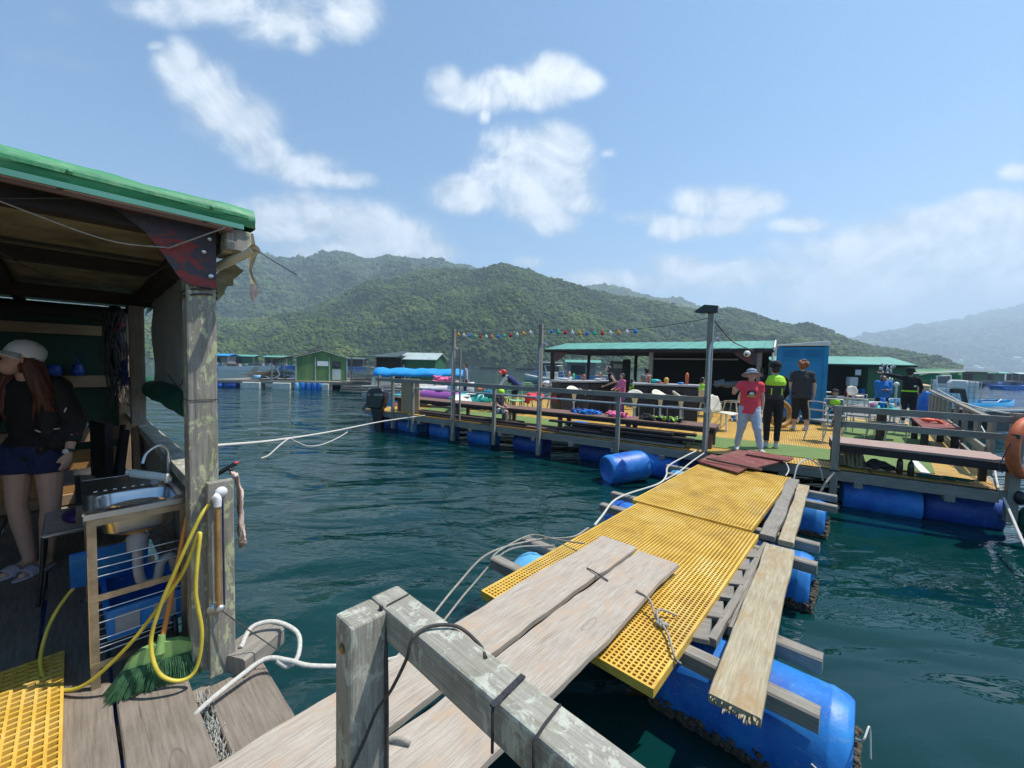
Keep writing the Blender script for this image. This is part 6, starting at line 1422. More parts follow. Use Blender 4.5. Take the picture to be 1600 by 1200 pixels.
# ------------------------------------------------------------------ shelter and furniture
def shelter():
    t = thing('green_roofed_shelter', 'long open shelter with mint green roof and dark interior on the platform', 'shelter', Ff(18, 4.7, PZ))
    def roof(m):
        z = [(16.10, 2.83), (18.4, 3.22), (20.9, 2.78)]
        for (b0, z0), (b1, z1) in zip(z[:-1], z[1:]):
            n = 34
            for k in range(n):
                a0 = .25+8.85*k/n; a1 = .25+8.85*(k+.97)/n; e = .008*(k % 2)
                m.prism([(b0, a0, z0+e), (b0, a1, z0+e), (b1, a1, z1+e), (b1, a0, z1+e)], (0, 0, .03))
    fpart('roof', 'roof_mint', roof, t)
    fpart('fascia', 'wood_dark', lambda m: m.beam((16.14, .2, 2.77), (16.14, 9.1, 2.77), .05, .11), t)
    fpart('trim', 'white_paint', lambda m: (m.beam((16.1, .20, 2.83), (18.4, .20, 3.22), .05, .12), m.beam((18.4, .20, 3.22), (20.9, .20, 2.78), .05, .12)), t)
    fpart('gable_wall', 'tarp_grey', lambda m: m.prism([(16.2, .24, 2.78), (20.8, .24, 2.74), (20.8, .24, 2.3), (18.4, .24, 2.2), (18.4, .24, 1.6), (16.2, .24, 2.25)][::-1] if 0 else [(16.2, .24, 2.80), (18.4, .24, 3.17), (20.8, .24, 2.76), (20.8, .24, .6), (18.2, .24, .6), (18.2, .24, 2.1), (16.2, .24, 2.2)], (0, .03, 0)), t)
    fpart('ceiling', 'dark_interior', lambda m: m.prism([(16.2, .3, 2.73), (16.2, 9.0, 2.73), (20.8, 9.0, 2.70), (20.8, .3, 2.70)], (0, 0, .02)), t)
    for a in (.62, 4.30, 8.75): fpart('post', 'wood_grey' if a < 8 else 'wood_dark', lambda m: m.beam((16.3, a, PZ), (16.3, a, 2.74), .15, .15, (0, 1, 0)), t)
    for a in (.5, 6.2, 8.8): fpart('post', 'wood_dark', lambda m: m.beam((20.6, a, PZ), (20.6, a, 2.74), .13, .13, (0, 1, 0)), t)
    for (a, s_) in ((.7, 1), (8.66, -1)): fpart('gusset_plate', 'gusset_plate', lambda m: m.prism([(16.2, a, 2.72), (16.2, a+s_*.75, 2.72), (16.2, a+s_*.5, 2.5), (16.2, a+s_*.12, 2.28), (16.2, a, 2.28)][::s_], (.02, 0, 0)), t)
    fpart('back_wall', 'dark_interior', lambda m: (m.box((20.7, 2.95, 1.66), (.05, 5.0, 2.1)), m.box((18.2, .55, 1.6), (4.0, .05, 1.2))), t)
    fpart('light_strip', 'galv', lambda m: m.beam((20.62, 1.6, 2.56), (20.62, 5.3, 2.56), .03, .06), t)
    fpart('counter_wall', 'cloth_grey', lambda m: m.box((20.2, 6.95, 1.5), (.06, .95, 1.8)), t)
    fpart('curtain', 'shadecloth', lambda m: m.box((19.6, 6.35, 1.55), (.05, .38, 1.9)), t)
    fpart('notice', 'cloth_white', lambda m: m.box((20.15, 7.0, 2.15), (.01, .45, .22)), t)
    cm = thing('security_camera', 'white dome security camera at the right front corner of the shelter roof', 'camera', Ff(16.05, 1.0, 2.6))
    fpart('dome', 'white_paint', lambda m: m.ell((15.98, .98, 2.66), .11), cm); fpart('lens', 'black_plastic', lambda m: m.ell((15.89, 1.0, 2.63), .045), cm)
    # bar counters
    def counter(lab, b, a0, a1, h, d=.75):
        c = thing('bar_counter', lab, 'counter', Ff(b, (a0+a1)/2, PZ))
        fpart('top', 'roof_dark', lambda m: m.box((b, (a0+a1)/2, PZ+h), (d+.1, abs(a1-a0)+.1, .05)), c)
        fpart('front_panel', 'cloth_charcoal', lambda m: [m.box((b-d/2, min(a0, a1)+.05+k*(abs(a1-a0)-.1)/3+(abs(a1-a0)-.1)/6, PZ+h/2), (.03, (abs(a1-a0)-.1)/3-.02, h-.06)) for k in range(3)], c)
        fpart('body', 'black_metal', lambda m: m.box((b+.02, (a0+a1)/2, PZ+h/2-.02), (d-.08, abs(a1-a0)-.04, h-.05)), c)
        return c
    c0 = at(868, 610, 12.9); c1 = at(957, 612, 12.9); 
    # left counter runs across the view
    def counter2(lab, p, q, h, d):
        ang = math.atan2(q.y-p.y, q.x-p.x); L = (q-p).length; mid = (p+q)/2
        c = thing('bar_counter', lab, 'counter', (mid.x, mid.y, PZ), ang)
        m = MB(); m.box((0, 0, h), (L+.08, d+.12, .05)); m.build('top', 'grey_plastic', c, bevel=.004)
        m = MB(); n = 4
        for k in range(n): m.box((-L/2+L*(k+.5)/n, -d/2, h/2-.02), (L/n-.03, .03, h-.1))
        m.build('front_panel', 'cloth_charcoal', c); m = MB(); m.box((0, .02, h/2-.02), (L-.04, d-.06, h-.05)); m.build('body', 'black_metal', c); return c
    p = at(868, 620, 12.6); q = at(955, 620, 13.3); p.z = q.z = 0; counter2('dark bar counter at the left carrying a green bottle and the cups', p, q, 1.02, .7)
    p = at(990, 620, 11.9); q = at(1090, 620, 11.3); p.z = q.z = 0; counter2('dark bar counter nearer the middle with the colourful bottles on it', p, q, 1.02, .7)
    # things on the counters
    def cup(px_, Y, mt, lab, h=.14, r=.035, nm='cup'):
        o = at(px_, 600, Y); m = MB(); m.lathe([(0, 0), (r*.8, 0), (r, h*.6), (r, h*.75), (r*.45, h), (0, h)], (o.x, o.y, PZ+1.048), n=12); tag(m.build(nm, mt, world=True), lab, nm)
    cup(912, 13.0, 'ring_orange', 'orange drinking cup on the left bar counter', .2, .05); cup(896, 12.9, 'bulb_green', 'green bottle on the left bar counter', .22, .04, 'bottle'); cup(882, 12.8, 'cloth_white', 'white paper plate stack on the left bar counter', .06, .15, 'plate')
    cup(934, 13.1, 'cloth_white', 'small white tub on the right half of the left counter', .07, .12, 'tub')
    cup(1013, 11.8, 'ring_orange', 'tall pale orange bottle on the middle counter', .24, .04, 'bottle'); cup(1024, 11.75, 'teal_plastic', 'pale teal basin on the middle counter', .12, .16, 'basin'); cup(1041, 11.6, 'bulb_orange', 'round yellow container on the middle counter', .18, .07, 'container')
    cup(1031, 11.65, 'red_plastic', 'flat red dish on the middle counter', .04, .12, 'dish'); cup(1073, 11.4, 'ring_orange', 'tall orange bottle near the right end of the middle counter', .34, .05, 'bottle'); cup(1064, 11.4, 'bulb_blue', 'small blue wrapper near the right end of the middle counter', .06, .09, 'wrapper')
    # bar stools
    st = None; labs = ['white swivel stool nearest the left counter end', 'white swivel stool just behind the first one at the left counter', 'white swivel stool between the railing and the middle counter', 'white swivel stool right in front of the middle counter', 'white swivel stool at the right part of the middle counter', 'white swivel stool beside the green chairs at the far left of the bar']
    for k, (px_, Y, rz) in enumerate(((896, 11.9, .4), (912, 12.6, 1.2), (991, 10.6, -.3), (1031, 10.9, .5), (1063, 10.6, 1.4), (860, 13.3, .2))):
        o = at(px_, 650, Y)
        if st is None:
            st = thing('bar_stool', labs[0], 'stool', (o.x, o.y, PZ), rz, 'white swivel stools at the bar')
            m = MB(); g = []
            for i in range(9):
                rr = .235*i/8; g.append([V3(rr*math.cos(a), rr*math.sin(a)*.85, .74+.025*(i/8)**2+(.14*max(0, math.sin(a))**1.5*(i/8)**3)) for a in np.linspace(0, 2*math.pi, 25)])
            m.sheet(g); sh = m.build('seat', 'cream_plastic', st); k_ = sh.modifiers.new('s', 'SOLIDIFY'); k_.thickness = .035
            m = MB(); m.lathe([(.045, .42), (.05, .55), (.075, .66), (.12, .73)], n=16); m.build('seat_cone', 'cream_plastic', st)
            m = MB(); m.lathe([(.20, .0), (.20, .015), (.05, .04), (.03, .06), (.03, .45)], n=20); m.build('pedestal', 'galv', st)
        else: dup(st, (o.x, o.y, PZ), rz, labs[k])
    # plastic chairs
    def chair(mat, frame, nm, lab, loc, rz, group, slat=False, metal=False):
        t = thing(nm, lab, 'chair', loc, rz, group)
        sp = mat
        m = MB()
        if metal:
            m.box((0, 0, .45), (.44, .42, .035)); m.build('seat', sp, t, bevel=.012)
            m = MB(); m.beam((-.2, -.20, .68), (.2, -.20, .68), .02, .03); m.tube(cr([(-.21, .19, 0), (-.21, .18, .42), (-.21, .12, .45), (-.21, -.18, .45)], 5), .012, 8); m.tube(cr([(.21, .19, 0), (.21, .18, .42), (.21, .12, .45), (.21, -.18, .45)], 5), .012, 8); m.build('front_frame', frame, t)
            m = MB(); m.tube(cr([(-.21, -.30, 0), (-.21, -.18, .45), (-.20, -.24, .80), (-.15, -.26, .86), (.15, -.26, .86), (.20, -.24, .80), (.21, -.18, .45), (.21, -.30, 0)], 5), .012, 8); m.build('back_frame', frame, t)
        else:
            g = [[V3(-.23+.46*i/8, -.22+.45*j/8, .43+.02*math.cos((i-4)*.5)*-1+.012*math.sin(j*.4)) for j in range(9)] for i in range(9)]
            m.sheet(g); q = m.build('seat', mat, t); k_ = q.modifiers.new('s', 'SOLIDIFY'); k_.thickness = .02
            m = MB()
            if slat:
                for i in range(6): x = -.19+.076*i; m.tube(cr([(x, -.21, .43), (x*1.03, -.27, .66), (x*.95, -.30, .87)], 4), .010, 6)
                for z in (.56, .70, .84): m.tube([(-.20, -.235-.08*(z-.5), z), (0, -.26-.08*(z-.5), z), (.20, -.235-.08*(z-.5), z)], .011, 6)
                m.tube(cr([(-.22, -.21, .43), (-.225, -.27, .70), (-.17, -.30, .88), (0, -.315, .91), (.17, -.30, .88), (.225, -.27, .70), (.22, -.21, .43)], 5), .016, 6)
            else:
                g = [[V3((-.18+.36*i/8)*(1+.35*math.sin(math.pi*min(1, j/7))), -.22-.10*j/8-.03*math.cos((i-4)*.35), .43+.43*j/8-.02*abs(i-4)*(j == 8)) for j in range(9)] for i in range(9)]
                m.sheet(g)
            q = m.build('backrest', mat, t)
            if not slat: k_ = q.modifiers.new('s', 'SOLIDIFY'); k_.thickness = .018
            for a in (-1, 1):
                for b in (-1, 1):
                    m = MB(); m.beam((a*.20, b*.18+.0, .43), (a*.25, b*.24, 0), .045, .035, (0, 1, 0), .7); m.build('leg', mat, t)
        return t
    g1 = 'pale green slatted plastic chairs'
    o = at(806, 640, 12.2); gc = chair('green_chair', None, 'plastic_chair', 'pale green slatted chair nearest, with its back to the railing', (o.x, o.y, PZ), R(190), g1, slat=True)
    o = at(786, 640, 12.8); dup(gc, (o.x, o.y, PZ), R(150), 'pale green slatted chair partly behind the child on the bench', g1)
    o = at(818, 640, 13.6); dup(gc, (o.x, o.y, PZ), R(20), 'pale green slatted chair farthest back, behind the person in the red cap', g1)
    o = G(1130, 672, PZ); wc = chair('cream_plastic', None, 'plastic_chair', 'white moulded chair beside the tall pole and the walking woman', (o.x, o.y, PZ), R(-150), 'white moulded plastic chairs')
    for px_, Y, rz, lb in ((870, 13.6, 2.2, 'white moulded chair at the far left of the bar under a white bag'), (1110, 12.6, -1.2, 'white moulded chair turned away behind the first white chair'), (1146, 13.6, .6, 'white chair in the shade of the shelter behind the red shirted woman')):
        o = at(px_, 640, Y); dup(wc, (o.x, o.y, PZ), rz, lb, 'white moulded plastic chairs')
    o = G(1288, 690, PZ); mc = chair('cloth_grey', 'galv', 'metal_chair', 'metal framed chair with grey seat, nearest the railing post and the gangway', (o.x, o.y, PZ), R(-80), 'metal framed chairs', metal=True)
    for px_, Y, rz, lb in ((1345, 9.6, -60, 'metal framed chair left of the black table leg'), (1388, 8.3, 180, 'metal framed chair in front of the turquoise table with back to the railing'), (1415, 9.6, 200, 'metal framed chair between the turquoise and the maroon tables'), (1330, 11.6, 90, 'metal framed chair behind the seated child in neon'), (1052, 11.3, 170, 'metal chair tucked under the middle counter'), (1010, 11.6, 160, 'metal chair under the left part of the middle counter')):
        o = at(px_, 650, Y); dup(mc, (o.x, o.y, PZ), R(rz), lb, 'metal framed chairs')
    o = at(1304, 650, 10.2); chair('cloth_grey', 'galv', 'metal_chair', 'metal framed chair the neon vested child sits on', (o.x, o.y, PZ-.08), R(150), 'metal framed chairs', metal=True)
    o = at(1338, 600, 18.5); chair('cream_plastic', None, 'plastic_chair', 'white chair standing in front of the dark green shed at right', (o.x, o.y, PZ), R(170), 'white moulded plastic chairs')
    # kayaks and gear at left end
    def kayak(lab, c, rz, mat, L=2.3, w_=.36, z=0, tilt=.2, n=18):
        t = thing('kayak', lab, 'kayak', c, rz); m = MB(); g = []
        for i in range(n+1):
            s_ = -1+2*i/n; r = (1-abs(s_)**2.4); g.append([V3(L/2*s_, w_*r*math.cos(a), .30*r*math.sin(a)+.20+.12*s_*s_) for a in np.linspace(0, 2*math.pi, 19)])
        m.sheet(g); m.build('hull', mat, t)
        m = MB(); m.lathe([(.26, 0), (.22, .03), (.20, .0)], (0, 0, .46), n=20); m.build('cockpit', 'white_plastic', t); return t
    o = at(690, 625, 13.6); kayak('purple and white kayak behind the long bench at left', (o.x, o.y, PZ+.12), R(-12), 'purple_plastic', 2.0)
    o = at(660, 622, 14.0); kayak('pale grey kayak left of the purple one', (o.x, o.y, PZ+.12), R(-20), 'cloth_white', 1.9)
    o = at(738, 622, 13.2); kayak('turquoise kayak right of the purple one', (o.x, o.y, PZ+.05), R(15), 'teal_plastic', 1.6, .3)
    o = at(722, 625, 12.8); kayak('white kayak bow standing between the purple and turquoise kayaks', (o.x, o.y, PZ+.0), R(70), 'white_plastic', 1.5, .28)
    def blob(nm, mat, lab, px_, py_, Y, r_, n, seed, cat='bag', sp=1.):
        rn = random.Random(seed); c = at(px_, py_, Y); m = MB()
        for k in range(n*3): m.ell(c+V3(rn.uniform(-r_[0], r_[0])*.75*sp, rn.uniform(-.12, .12), rn.uniform(-r_[1], r_[1]*.6)*rn.random()), (r_[0]*.30, r_[0]*.30, r_[1]*rn.uniform(.15, .45)), Matrix.Rotation(rn.uniform(-.6, .6), 3, 'Y'), 8, 6)
        tag(m.remesh(nm, mat, None, .02, 2), lab, cat)
    blob('clothes_pile', 'cloth_pink', 'pile of pink and red towels on the purple kayak', 694, 592, 14, (.42, .14), 12, 1, 'towel'); blob('red_bag', 'cloth_red', 'red bag lying on deck behind the railing near the middle pole', 833, 620, 12.3, (.38, .22), 8, 2)
    blob('red_bag', 'cloth_red', 'small red bag beside the left bar stool', 866, 622, 12.6, (.13, .17), 5, 3); blob('white_bag', 'cloth_white', 'white plastic bags on the table left of the bar', 862, 598, 13.4, (.35, .13), 9, 4)
    blob('teal_bag', 'cloth_teal', 'dark teal bin bag beside the turquoise kayak', 765, 616, 12.9, (.22, .3), 6, 6); blob('blue_mat', 'cloth_blue', 'blue mat lying on deck under the bench by the pink towel', 905, 661, 9.6, (.42, .04), 6, 7, 'mat'); blob('orange_bag', 'ring_orange', 'orange bag beside the turquoise kayak', 752, 608, 13.1, (.15, .1), 5, 8)
    blob('blue_bucket', 'cloth_blue', 'blue bag on deck under the white chair behind the red shirt', 1147, 650, 11.5, (.14, .18), 6, 9); blob('plastic_bags', 'cloth_grey', 'clear bags heaped behind the tan ring buoy', 1222, 648, 11.6, (.32, .22), 9, 10); blob('dark_bag', 'cloth_black', 'black bag on the ground left of the seated child', 1270, 638, 11.6, (.28, .2), 9, 11)
    blob('table_clutter', 'cloth_grey', 'heap of plates and bags on tables deep in the shelter', 1145, 600, 14.5, (.7, .12), 12, 12, 'clutter'); blob('white_bag', 'cloth_white', 'white bag standing between the legs of the man in black trousers', 1246, 652, 10.4, (.10, .2), 5, 13)
    # wicker panel
    tag(fpart('wicker_panel', 'wicker', lambda m: (m.box((8.10, 9.12, 1.13), (.03, .78, .98)), [m.beam((8.075, 8.78+.048*k, .66), (8.075, 8.78+.048*k, 1.6), .008, .02, (0, 1, 0)) for k in range(15)])), 'tan wicker panel standing against the railing at the left end', 'panel')
    # portable toilet
    o = G(1245, 657, PZ); t = thing('portable_toilet', 'blue portable toilet cabin with white roof behind the man in black', 'toilet', (o.x, o.y, PZ), R(-31))
    m = MB(); m.box((0, 0, 1.12), (1.16, 1.1, 2.2)); m.build('cabin', 'blue_toilet', t, bevel=.04)
    m = MB()
    for s_ in (-1, 1): m.box((s_*.545, -.555, 1.12), (.10, .05, 2.22))
    for z in (.10, 1.02, 1.86, 2.15): m.box((0, -.555, z), (.99, .04, .06))
    for k in range(6): m.box((-.24, -.556, 1.92+.035*k), (.40, .03, .014)); m.box((.24, -.556, 1.92+.035*k), (.40, .03, .014))
    m.box((0, -.556, 1.45), (.05, .035, .78)); m.build('wall_panel', 'blue_toilet', t, bevel=.006)
    m = MB(); m.prism([(-.62, -.62, 2.23), (.62, -.62, 2.23), (.62, -.62, 2.32), (.55, -.62, 2.37), (-.62, -.62, 2.26)], (0, 1.2, 0)); m.build('roof', 'white_plastic', t, bevel=.02)
    # tan ring buoy
    o = G(1217, 668, PZ)+V3(0, 0, .37); m = MB(); m.tube([o+V3(.31*math.cos(a), .05*math.cos(a)+.06*math.sin(a), .31*math.sin(a)) for a in np.linspace(0, 2*math.pi, 40, endpoint=False)], .060, 12, False, True)
    lr = thing('ring_buoy', 'tan life ring standing on deck beside the person in black leggings', 'life ring', o-V3(0, 0, .37)); m.build('ring', 'ring_tan', lr, world=True)
    m = MB(); m.tube([o+V3(.375*math.cos(a), .05*math.cos(a)+.06*math.sin(a), .375*math.sin(a)) for a in np.linspace(-1.2, 1.2, 14)], .008, 6); m.build('grab_line', 'rope_grey', lr, world=True)
    # tables at right
    def table(nm, lab, pts, z, topm, legm, th=.04):
        P = [G(x, y, z) for x, y in pts]; c = sum(P, V3(0, 0, 0))/len(P); t = thing(nm, lab, 'table', (c.x, c.y, PZ))
        m = MB(); m.prism([Vector((p.x, p.y, z-th)) for p in P][::-1], (0, 0, th)); m.build('top', topm, t, world=True)
        return t, P, c
    t, P, c = table('picnic_table', 'maroon topped picnic table near the picket fence', [(1424, 652), (1474, 656), (1503, 669), (1442, 668)], 1.08, 'wood_maroon', 'wood_dark')
    for p in P: q = lerp(p, Vector((c.x, c.y, p.z)), .2); m = MB(); m.beam((q.x, q.y, PZ), (q.x, q.y, 1.04), .08, .08, (0, 1, 0)); m.build('leg', 'wood_dark', t, world=True)
    t2, P2, c2 = table('turquoise_table', 'small turquoise table crowded with bottles and bowls', [(1357, 641), (1358, 634), (1388, 633), (1412, 642)], 1.33, 'teal_plastic', 'black_metal', .05)
    m = MB(); m.beam((c2.x, c2.y, PZ), (c2.x, c2.y, 1.28), .12, .12, (0, 1, 0)); m.beam((c2.x-.25, c2.y, PZ+.02), (c2.x+.25, c2.y, PZ+.02), .1, .04); m.build('leg', 'black_metal', t2, world=True)
    for k, (dx, mt, h, lb, nm) in enumerate(((-.22, 'cloth_pink', .10, 'pink bowl on the turquoise table', 'bowl'), (-.12, 'white_plastic', .12, 'white tub on the turquoise table', 'tub'), (0, 'cloth_blue', .22, 'tall blue carton on the turquoise table', 'carton'), (.10, 'black_plastic', .14, 'black jar on the turquoise table', 'jar'), (.2, 'white_plastic', .10, 'white cup at the right end of the turquoise table', 'cup'))):
        m = MB(); m.lathe([(0, 0), (.035, 0), (.05, h*.5), (.045, h), (0, h)], (c2.x+dx, c2.y+.04*(k % 2), 1.332), n=12); tag(m.build(nm, mt, world=True), lb, nm)
    # fins on the maroon table
    t = thing('swim_fins', 'neon orange swim fins lying on the maroon table', 'fins', (P[0]+P[2])/2)
    for k, (x, y, r_) in enumerate(((1455, 655, .3), (1466, 661, -.5))):
        o = G(x, y, 1.09); m = MB(); g = [[o+Matrix.Rotation(r_, 3, 'Z') @ V3(-.16+.34*i/7, (-.05-.05*i/7)+(.10+.10*i/7)*j/5, .015+.05*math.sin(i*.8)+.02*(j in (0, 5))) for j in range(6)] for i in range(8)]
        m.sheet(g); q = m.build('blade', 'neon_orange', t, world=True); k_ = q.modifiers.new('s', 'SOLIDIFY'); k_.thickness = .02
        m = MB(); m.ell(o+Matrix.Rotation(r_, 3, 'Z') @ V3(-.17, 0, .05), (.10, .05, .045), Matrix.Rotation(r_, 3, 'Z')); m.build('foot_pocket', 'neon_orange', t, world=True)
shelter()
# ------------------------------------------------------------------ rafts, huts and boats over the water
def hutbox(t, w, d, h, z0, wall, roof, rise, over=.25, along='x', roofname='roof'):
    m = MB(); m.beam((-w/2, 0, z0+h/2), (w/2, 0, z0+h/2), d, h); m.build('wall', wall, t)
    m = MB()
    if along == 'x':   # ridge runs along x
        for s_ in (-1, 1): m.prism([(-w/2-over, s_*(d/2+over), z0+h-.05), (w/2+over, s_*(d/2+over), z0+h-.05), (w/2+over, 0, z0+h+rise), (-w/2-over, 0, z0+h+rise)][::s_], (0, 0, .05))
        m2 = MB()
        for s_ in (-1, 1): m2.prism([(s_*(w/2-.02), -d/2, z0+h-.001), (s_*(w/2-.02), d/2, z0+h-.001), (s_*(w/2-.02), 0, z0+h+rise-.02)], (.02*s_, 0, 0))
    else:
        for s_ in (-1, 1): m.prism([(s_*(w/2+over), -d/2-over, z0+h-.05), (s_*(w/2+over), d/2+over, z0+h-.05), (0, d/2+over, z0+h+rise), (0, -d/2-over, z0+h+rise)][::-s_], (0, 0, .05))
        m2 = MB()
        for s_ in (-1, 1): m2.prism([(-w/2, s_*(d/2-.02), z0+h-.001), (w/2, s_*(d/2-.02), z0+h-.001), (0, s_*(d/2-.02), z0+h+rise-.02)], (0, .02*s_, 0))
    m.build(roofname, roof, t); m2.build('gable', wall, t)
def base(px_, Y): p = at(px_, 600, Y); return (p.x, p.y, 0)
def rafts():
    # green hut raft
    t = thing('fishing_raft', 'timber raft with grey junk and white foam floats carrying the weathered green hut', 'raft', base(480, 30))
    m = MB()
    for k in range(22): m.plank((-6.4+.02*k, -1.2+.2*k*.9, .55), (6.2, -1.2+.2*k*.9, .55), .16, .06, wob=.02, n=6, seed=k)
    m.build('deck', 'wood_grey', t)
    m = MB(); m.beam((-6.6, -1.3, .42), (6.3, -1.3, .44), .15, .14); m.beam((-6.6, 2.2, .42), (6.3, 2.2, .44), .15, .14); m.build('edge_beam', 'wood_grey', t)
    for k, (x, w_, mt) in enumerate(((-3.3, 1.3, 'foam'), (-1.1, 1.3, 'foam'), (2.05, .5, 'foam'), (-4.9, .9, 'drum_deep'), (-5.8, .7, 'drum_blue'))):
        m = MB()
        if mt == 'foam': m.box((x, -1.15, .18), (w_, .7, .52)); m.build('foam_float', mt, t, bevel=.05)
        else: m.lathe([(0, -w_/2), (.27, -w_/2+.02), (.28, w_/2-.02), (0, w_/2)], (x, -1.15, .15), (1, 0, 0), 16); m.build('float_drum', mt, t)
    for k in range(5):
        m = MB(); m.lathe([(0, -.36), (.2, -.36), (.24, -.3), (.24, .3), (.2, .36), (0, .36)], (-.05+.42*k, -1.2, .12), (0, 0, 1), 16); m.build('float_drum', 'drum_blue' if k else 'drum_pale', t)
    t = thing('green_hut', 'weathered green sheet metal hut with rusty roof standing on the nearest raft', 'hut', (*base(504, 31)[:2], .58), R(24))
    hutbox(t, 3.5, 2.6, 1.75, 0, 'green_sheet', 'roof_pale', .5, .12, 'y')
    m = MB(); m.prism([(-2.0, -1.2, 1.74), (-2.0, 1.5, 1.74), (-.1, 1.5, 2.32), (-.1, -1.2, 2.32)], (0, 0, .04)); m.prism([(-3.4, -1.0, 1.5), (-3.4, 1.5, 1.5), (-1.7, 1.5, 1.86), (-1.7, -1.0, 1.86)], (0, 0, .04)); m.build('rusty_sheet', 'rust_roof', t)
    m = MB()
    for x, y in ((-3.3, -.9), (-3.3, 1.3), (-2.5, -.9)): m.beam((x, y, 0), (x, y, 1.5), .09, .09, (0, 1, 0))
    m.build('lean_to_post', 'wood_grey', t)
    m = MB(); m.box((.05, -1.32, 1.30), (.75, .03, .36)); m.build('notice_board', 'white_paint', t)
    m = MB(); m.box((1.0, -1.32, 1.22), (.58, .04, .50)); wn = m.build('window', 'glass_dark', t); m = MB(); m.ell((1.0, -1.33, 1.12), (.22, .03, .14)); m.build('pane', 'cloth_charcoal', wn)
    for x in (-1.72, -.45, .5, 1.72): m = MB(); m.beam((x, -1.32, 0), (x, -1.32, 1.75), .06, .03, (0, 1, 0)); m.build('wall_batten', 'roof_pale', t)
    m = MB(); m.box((1.0, -1.325, .48), (.6, .02, .8)); m.build('patch_panel', 'roof_pale', t)
    rn = random.Random(9)
    for nm, lab, px_, Y, n, L, z0, mt in (('timber_pile', 'pile of grey and brown poles at the left end of the green hut raft', 412, 30, 26, 2.4, .62, 'wood_stud'), ('scrap_pile', 'dark heap of nets and gear under the lean to of the green hut', 440, 31, 30, 1.2, .62, 'tarp_dull'), ('timber_pile', 'grey timbers lying on the raft between the two green huts', 578, 29, 24, 3.4, .55, 'wood_grey'), ('plank_stack', 'row of grey boards behind the black outboard motor', 590, 17.5, 12, 3.4, .75, 'wood_grey')):
        bx = base(px_, Y); m = MB()
        for k in range(n):
            x = bx[0]+rn.uniform(-.5, .5); y = bx[1]+rn.uniform(-.7, .7); z = z0+.035*k*.6+rn.uniform(0, .1); a = rn.gauss(0, .25); l_ = L*rn.uniform(.4, 1)/2
            m.beam((x-l_*math.cos(a), y-l_*math.sin(a), z), (x+l_*math.cos(a), y+l_*math.sin(a), z+rn.uniform(-.1, .12)), .09, .05)
        tag(m.build(nm, mt, world=True), lab, 'timber pile')
    bx = base(402, 29.3); m = MB(); m.lathe([(0, -.25), (.14, -.25), (.15, .25), (0, .25)], (bx[0], bx[1], .78), (1, 0, 0), 14); tag(m.build('gas_bottle', 'drum_pale', world=True), 'small blue bottle lying at the left end of the green hut raft', 'bottle')
    bx = base(424, 29.2); m = MB(); m.tube(cr([V3(bx[0]-.4, bx[1], .85), V3(bx[0]+.1, bx[1], .7), V3(bx[0]+.6, bx[1], 1.0), V3(bx[0]+.35, bx[1], 1.5)], 6), .05, 8); tag(m.build('white_pipe', 'white_paint', world=True), 'bent white pipe standing up from the green hut raft', 'pipe')
    # middle raft with second hut
    t = thing('fishing_raft', 'raft with grey boards and blue drums under the second green hut', 'raft', base(620, 34))
    m = MB(); m.box((0, 0, .5), (12, 5, .14)); m.build('deck', 'wood_grey', t)
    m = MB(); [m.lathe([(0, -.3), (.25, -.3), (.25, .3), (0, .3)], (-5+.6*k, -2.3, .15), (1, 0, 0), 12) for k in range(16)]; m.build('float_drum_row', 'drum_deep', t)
    t = thing('green_hut', 'green hut with pale roof behind the blue canopied boat', 'hut', (*base(655, 35)[:2], .58), R(-10))
    hutbox(t, 3.9, 2.6, 1.8, 0, 'hut_green', 'roof_pale', .55, .2, 'x')
    m = MB(); m.box((-1.1, -1.33, 1.1), (.6, .03, .45)); m.build('window', 'white_paint', t)
    t = thing('open_shed', 'dark open shed with grey roof left of the hut behind the blue canopy', 'shed', (*base(604, 34.5)[:2], .58), R(-6))
    m = MB(); m.prism([(-2.6, -1.6, 1.9), (1.6, -1.6, 1.9), (2.0, 0, 2.5), (-1.4, 1.5, 2.1), (-2.6, 1.5, 1.9)], (0, 0, .07)); m.build('roof', 'roof_dark', t)
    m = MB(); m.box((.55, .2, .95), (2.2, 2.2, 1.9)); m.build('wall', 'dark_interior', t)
    for x in (-2.4, -.3): m = MB(); m.beam((x, -1.5, 0), (x, -1.5, 1.95), .10, .10, (0, 1, 0)); m.build('post', 'wood_grey', t)
    bx = base(610, 33); 
    # blue canopied boat
    t = thing('canopy_boat', 'white boat under a long bright blue arched canopy left of the platform', 'boat', base(658, 20.5), R(8))
    m = MB(); g = []
    for i in range(15):
        y = -2.2+4.4*i/14; 
        g.append([V3(y, .98*math.copysign(abs(math.sin(a))**.75, a), 1.42+.40*math.cos(a)**.8+.02*math.sin(i*2.1+a*3)-.05*(i % 4 == 2)) if math.cos(a) > 0 else V3(y, .95*math.sin(a), 1.38) for a in np.linspace(-math.pi/2, math.pi/2, 13)])
    m.sheet(g); c = m.build('canopy', 'tarp_blue', t); k_ = c.modifiers.new('s', 'SOLIDIFY'); k_.thickness = .03
    for x in (-2.1, -.7, .7, 2.1):
        for y in (-.9, .9): m = MB(); m.tube([(x, y, .6), (x, y, 1.42)], .03, 8); m.build('canopy_post', 'galv', t)
    m = MB(); g = []
    for i in range(17):
        s_ = -1+2*i/16; w_ = 1.05*(1-max(0, s_)**3*.9); g.append([V3(2.7*s_, w_*math.copysign(min(1, abs(math.sin(a))*1.15), math.sin(a)), .95-.85*math.cos(a)*(1-.3*max(0, s_)**2)+.2*max(0, s_)**2) for a in np.linspace(-math.pi/2, math.pi/2, 11)])
    m.sheet(g); h_ = m.build('hull', 'white_paint', t); k_ = h_.modifiers.new('s', 'SOLIDIFY'); k_.thickness = .05
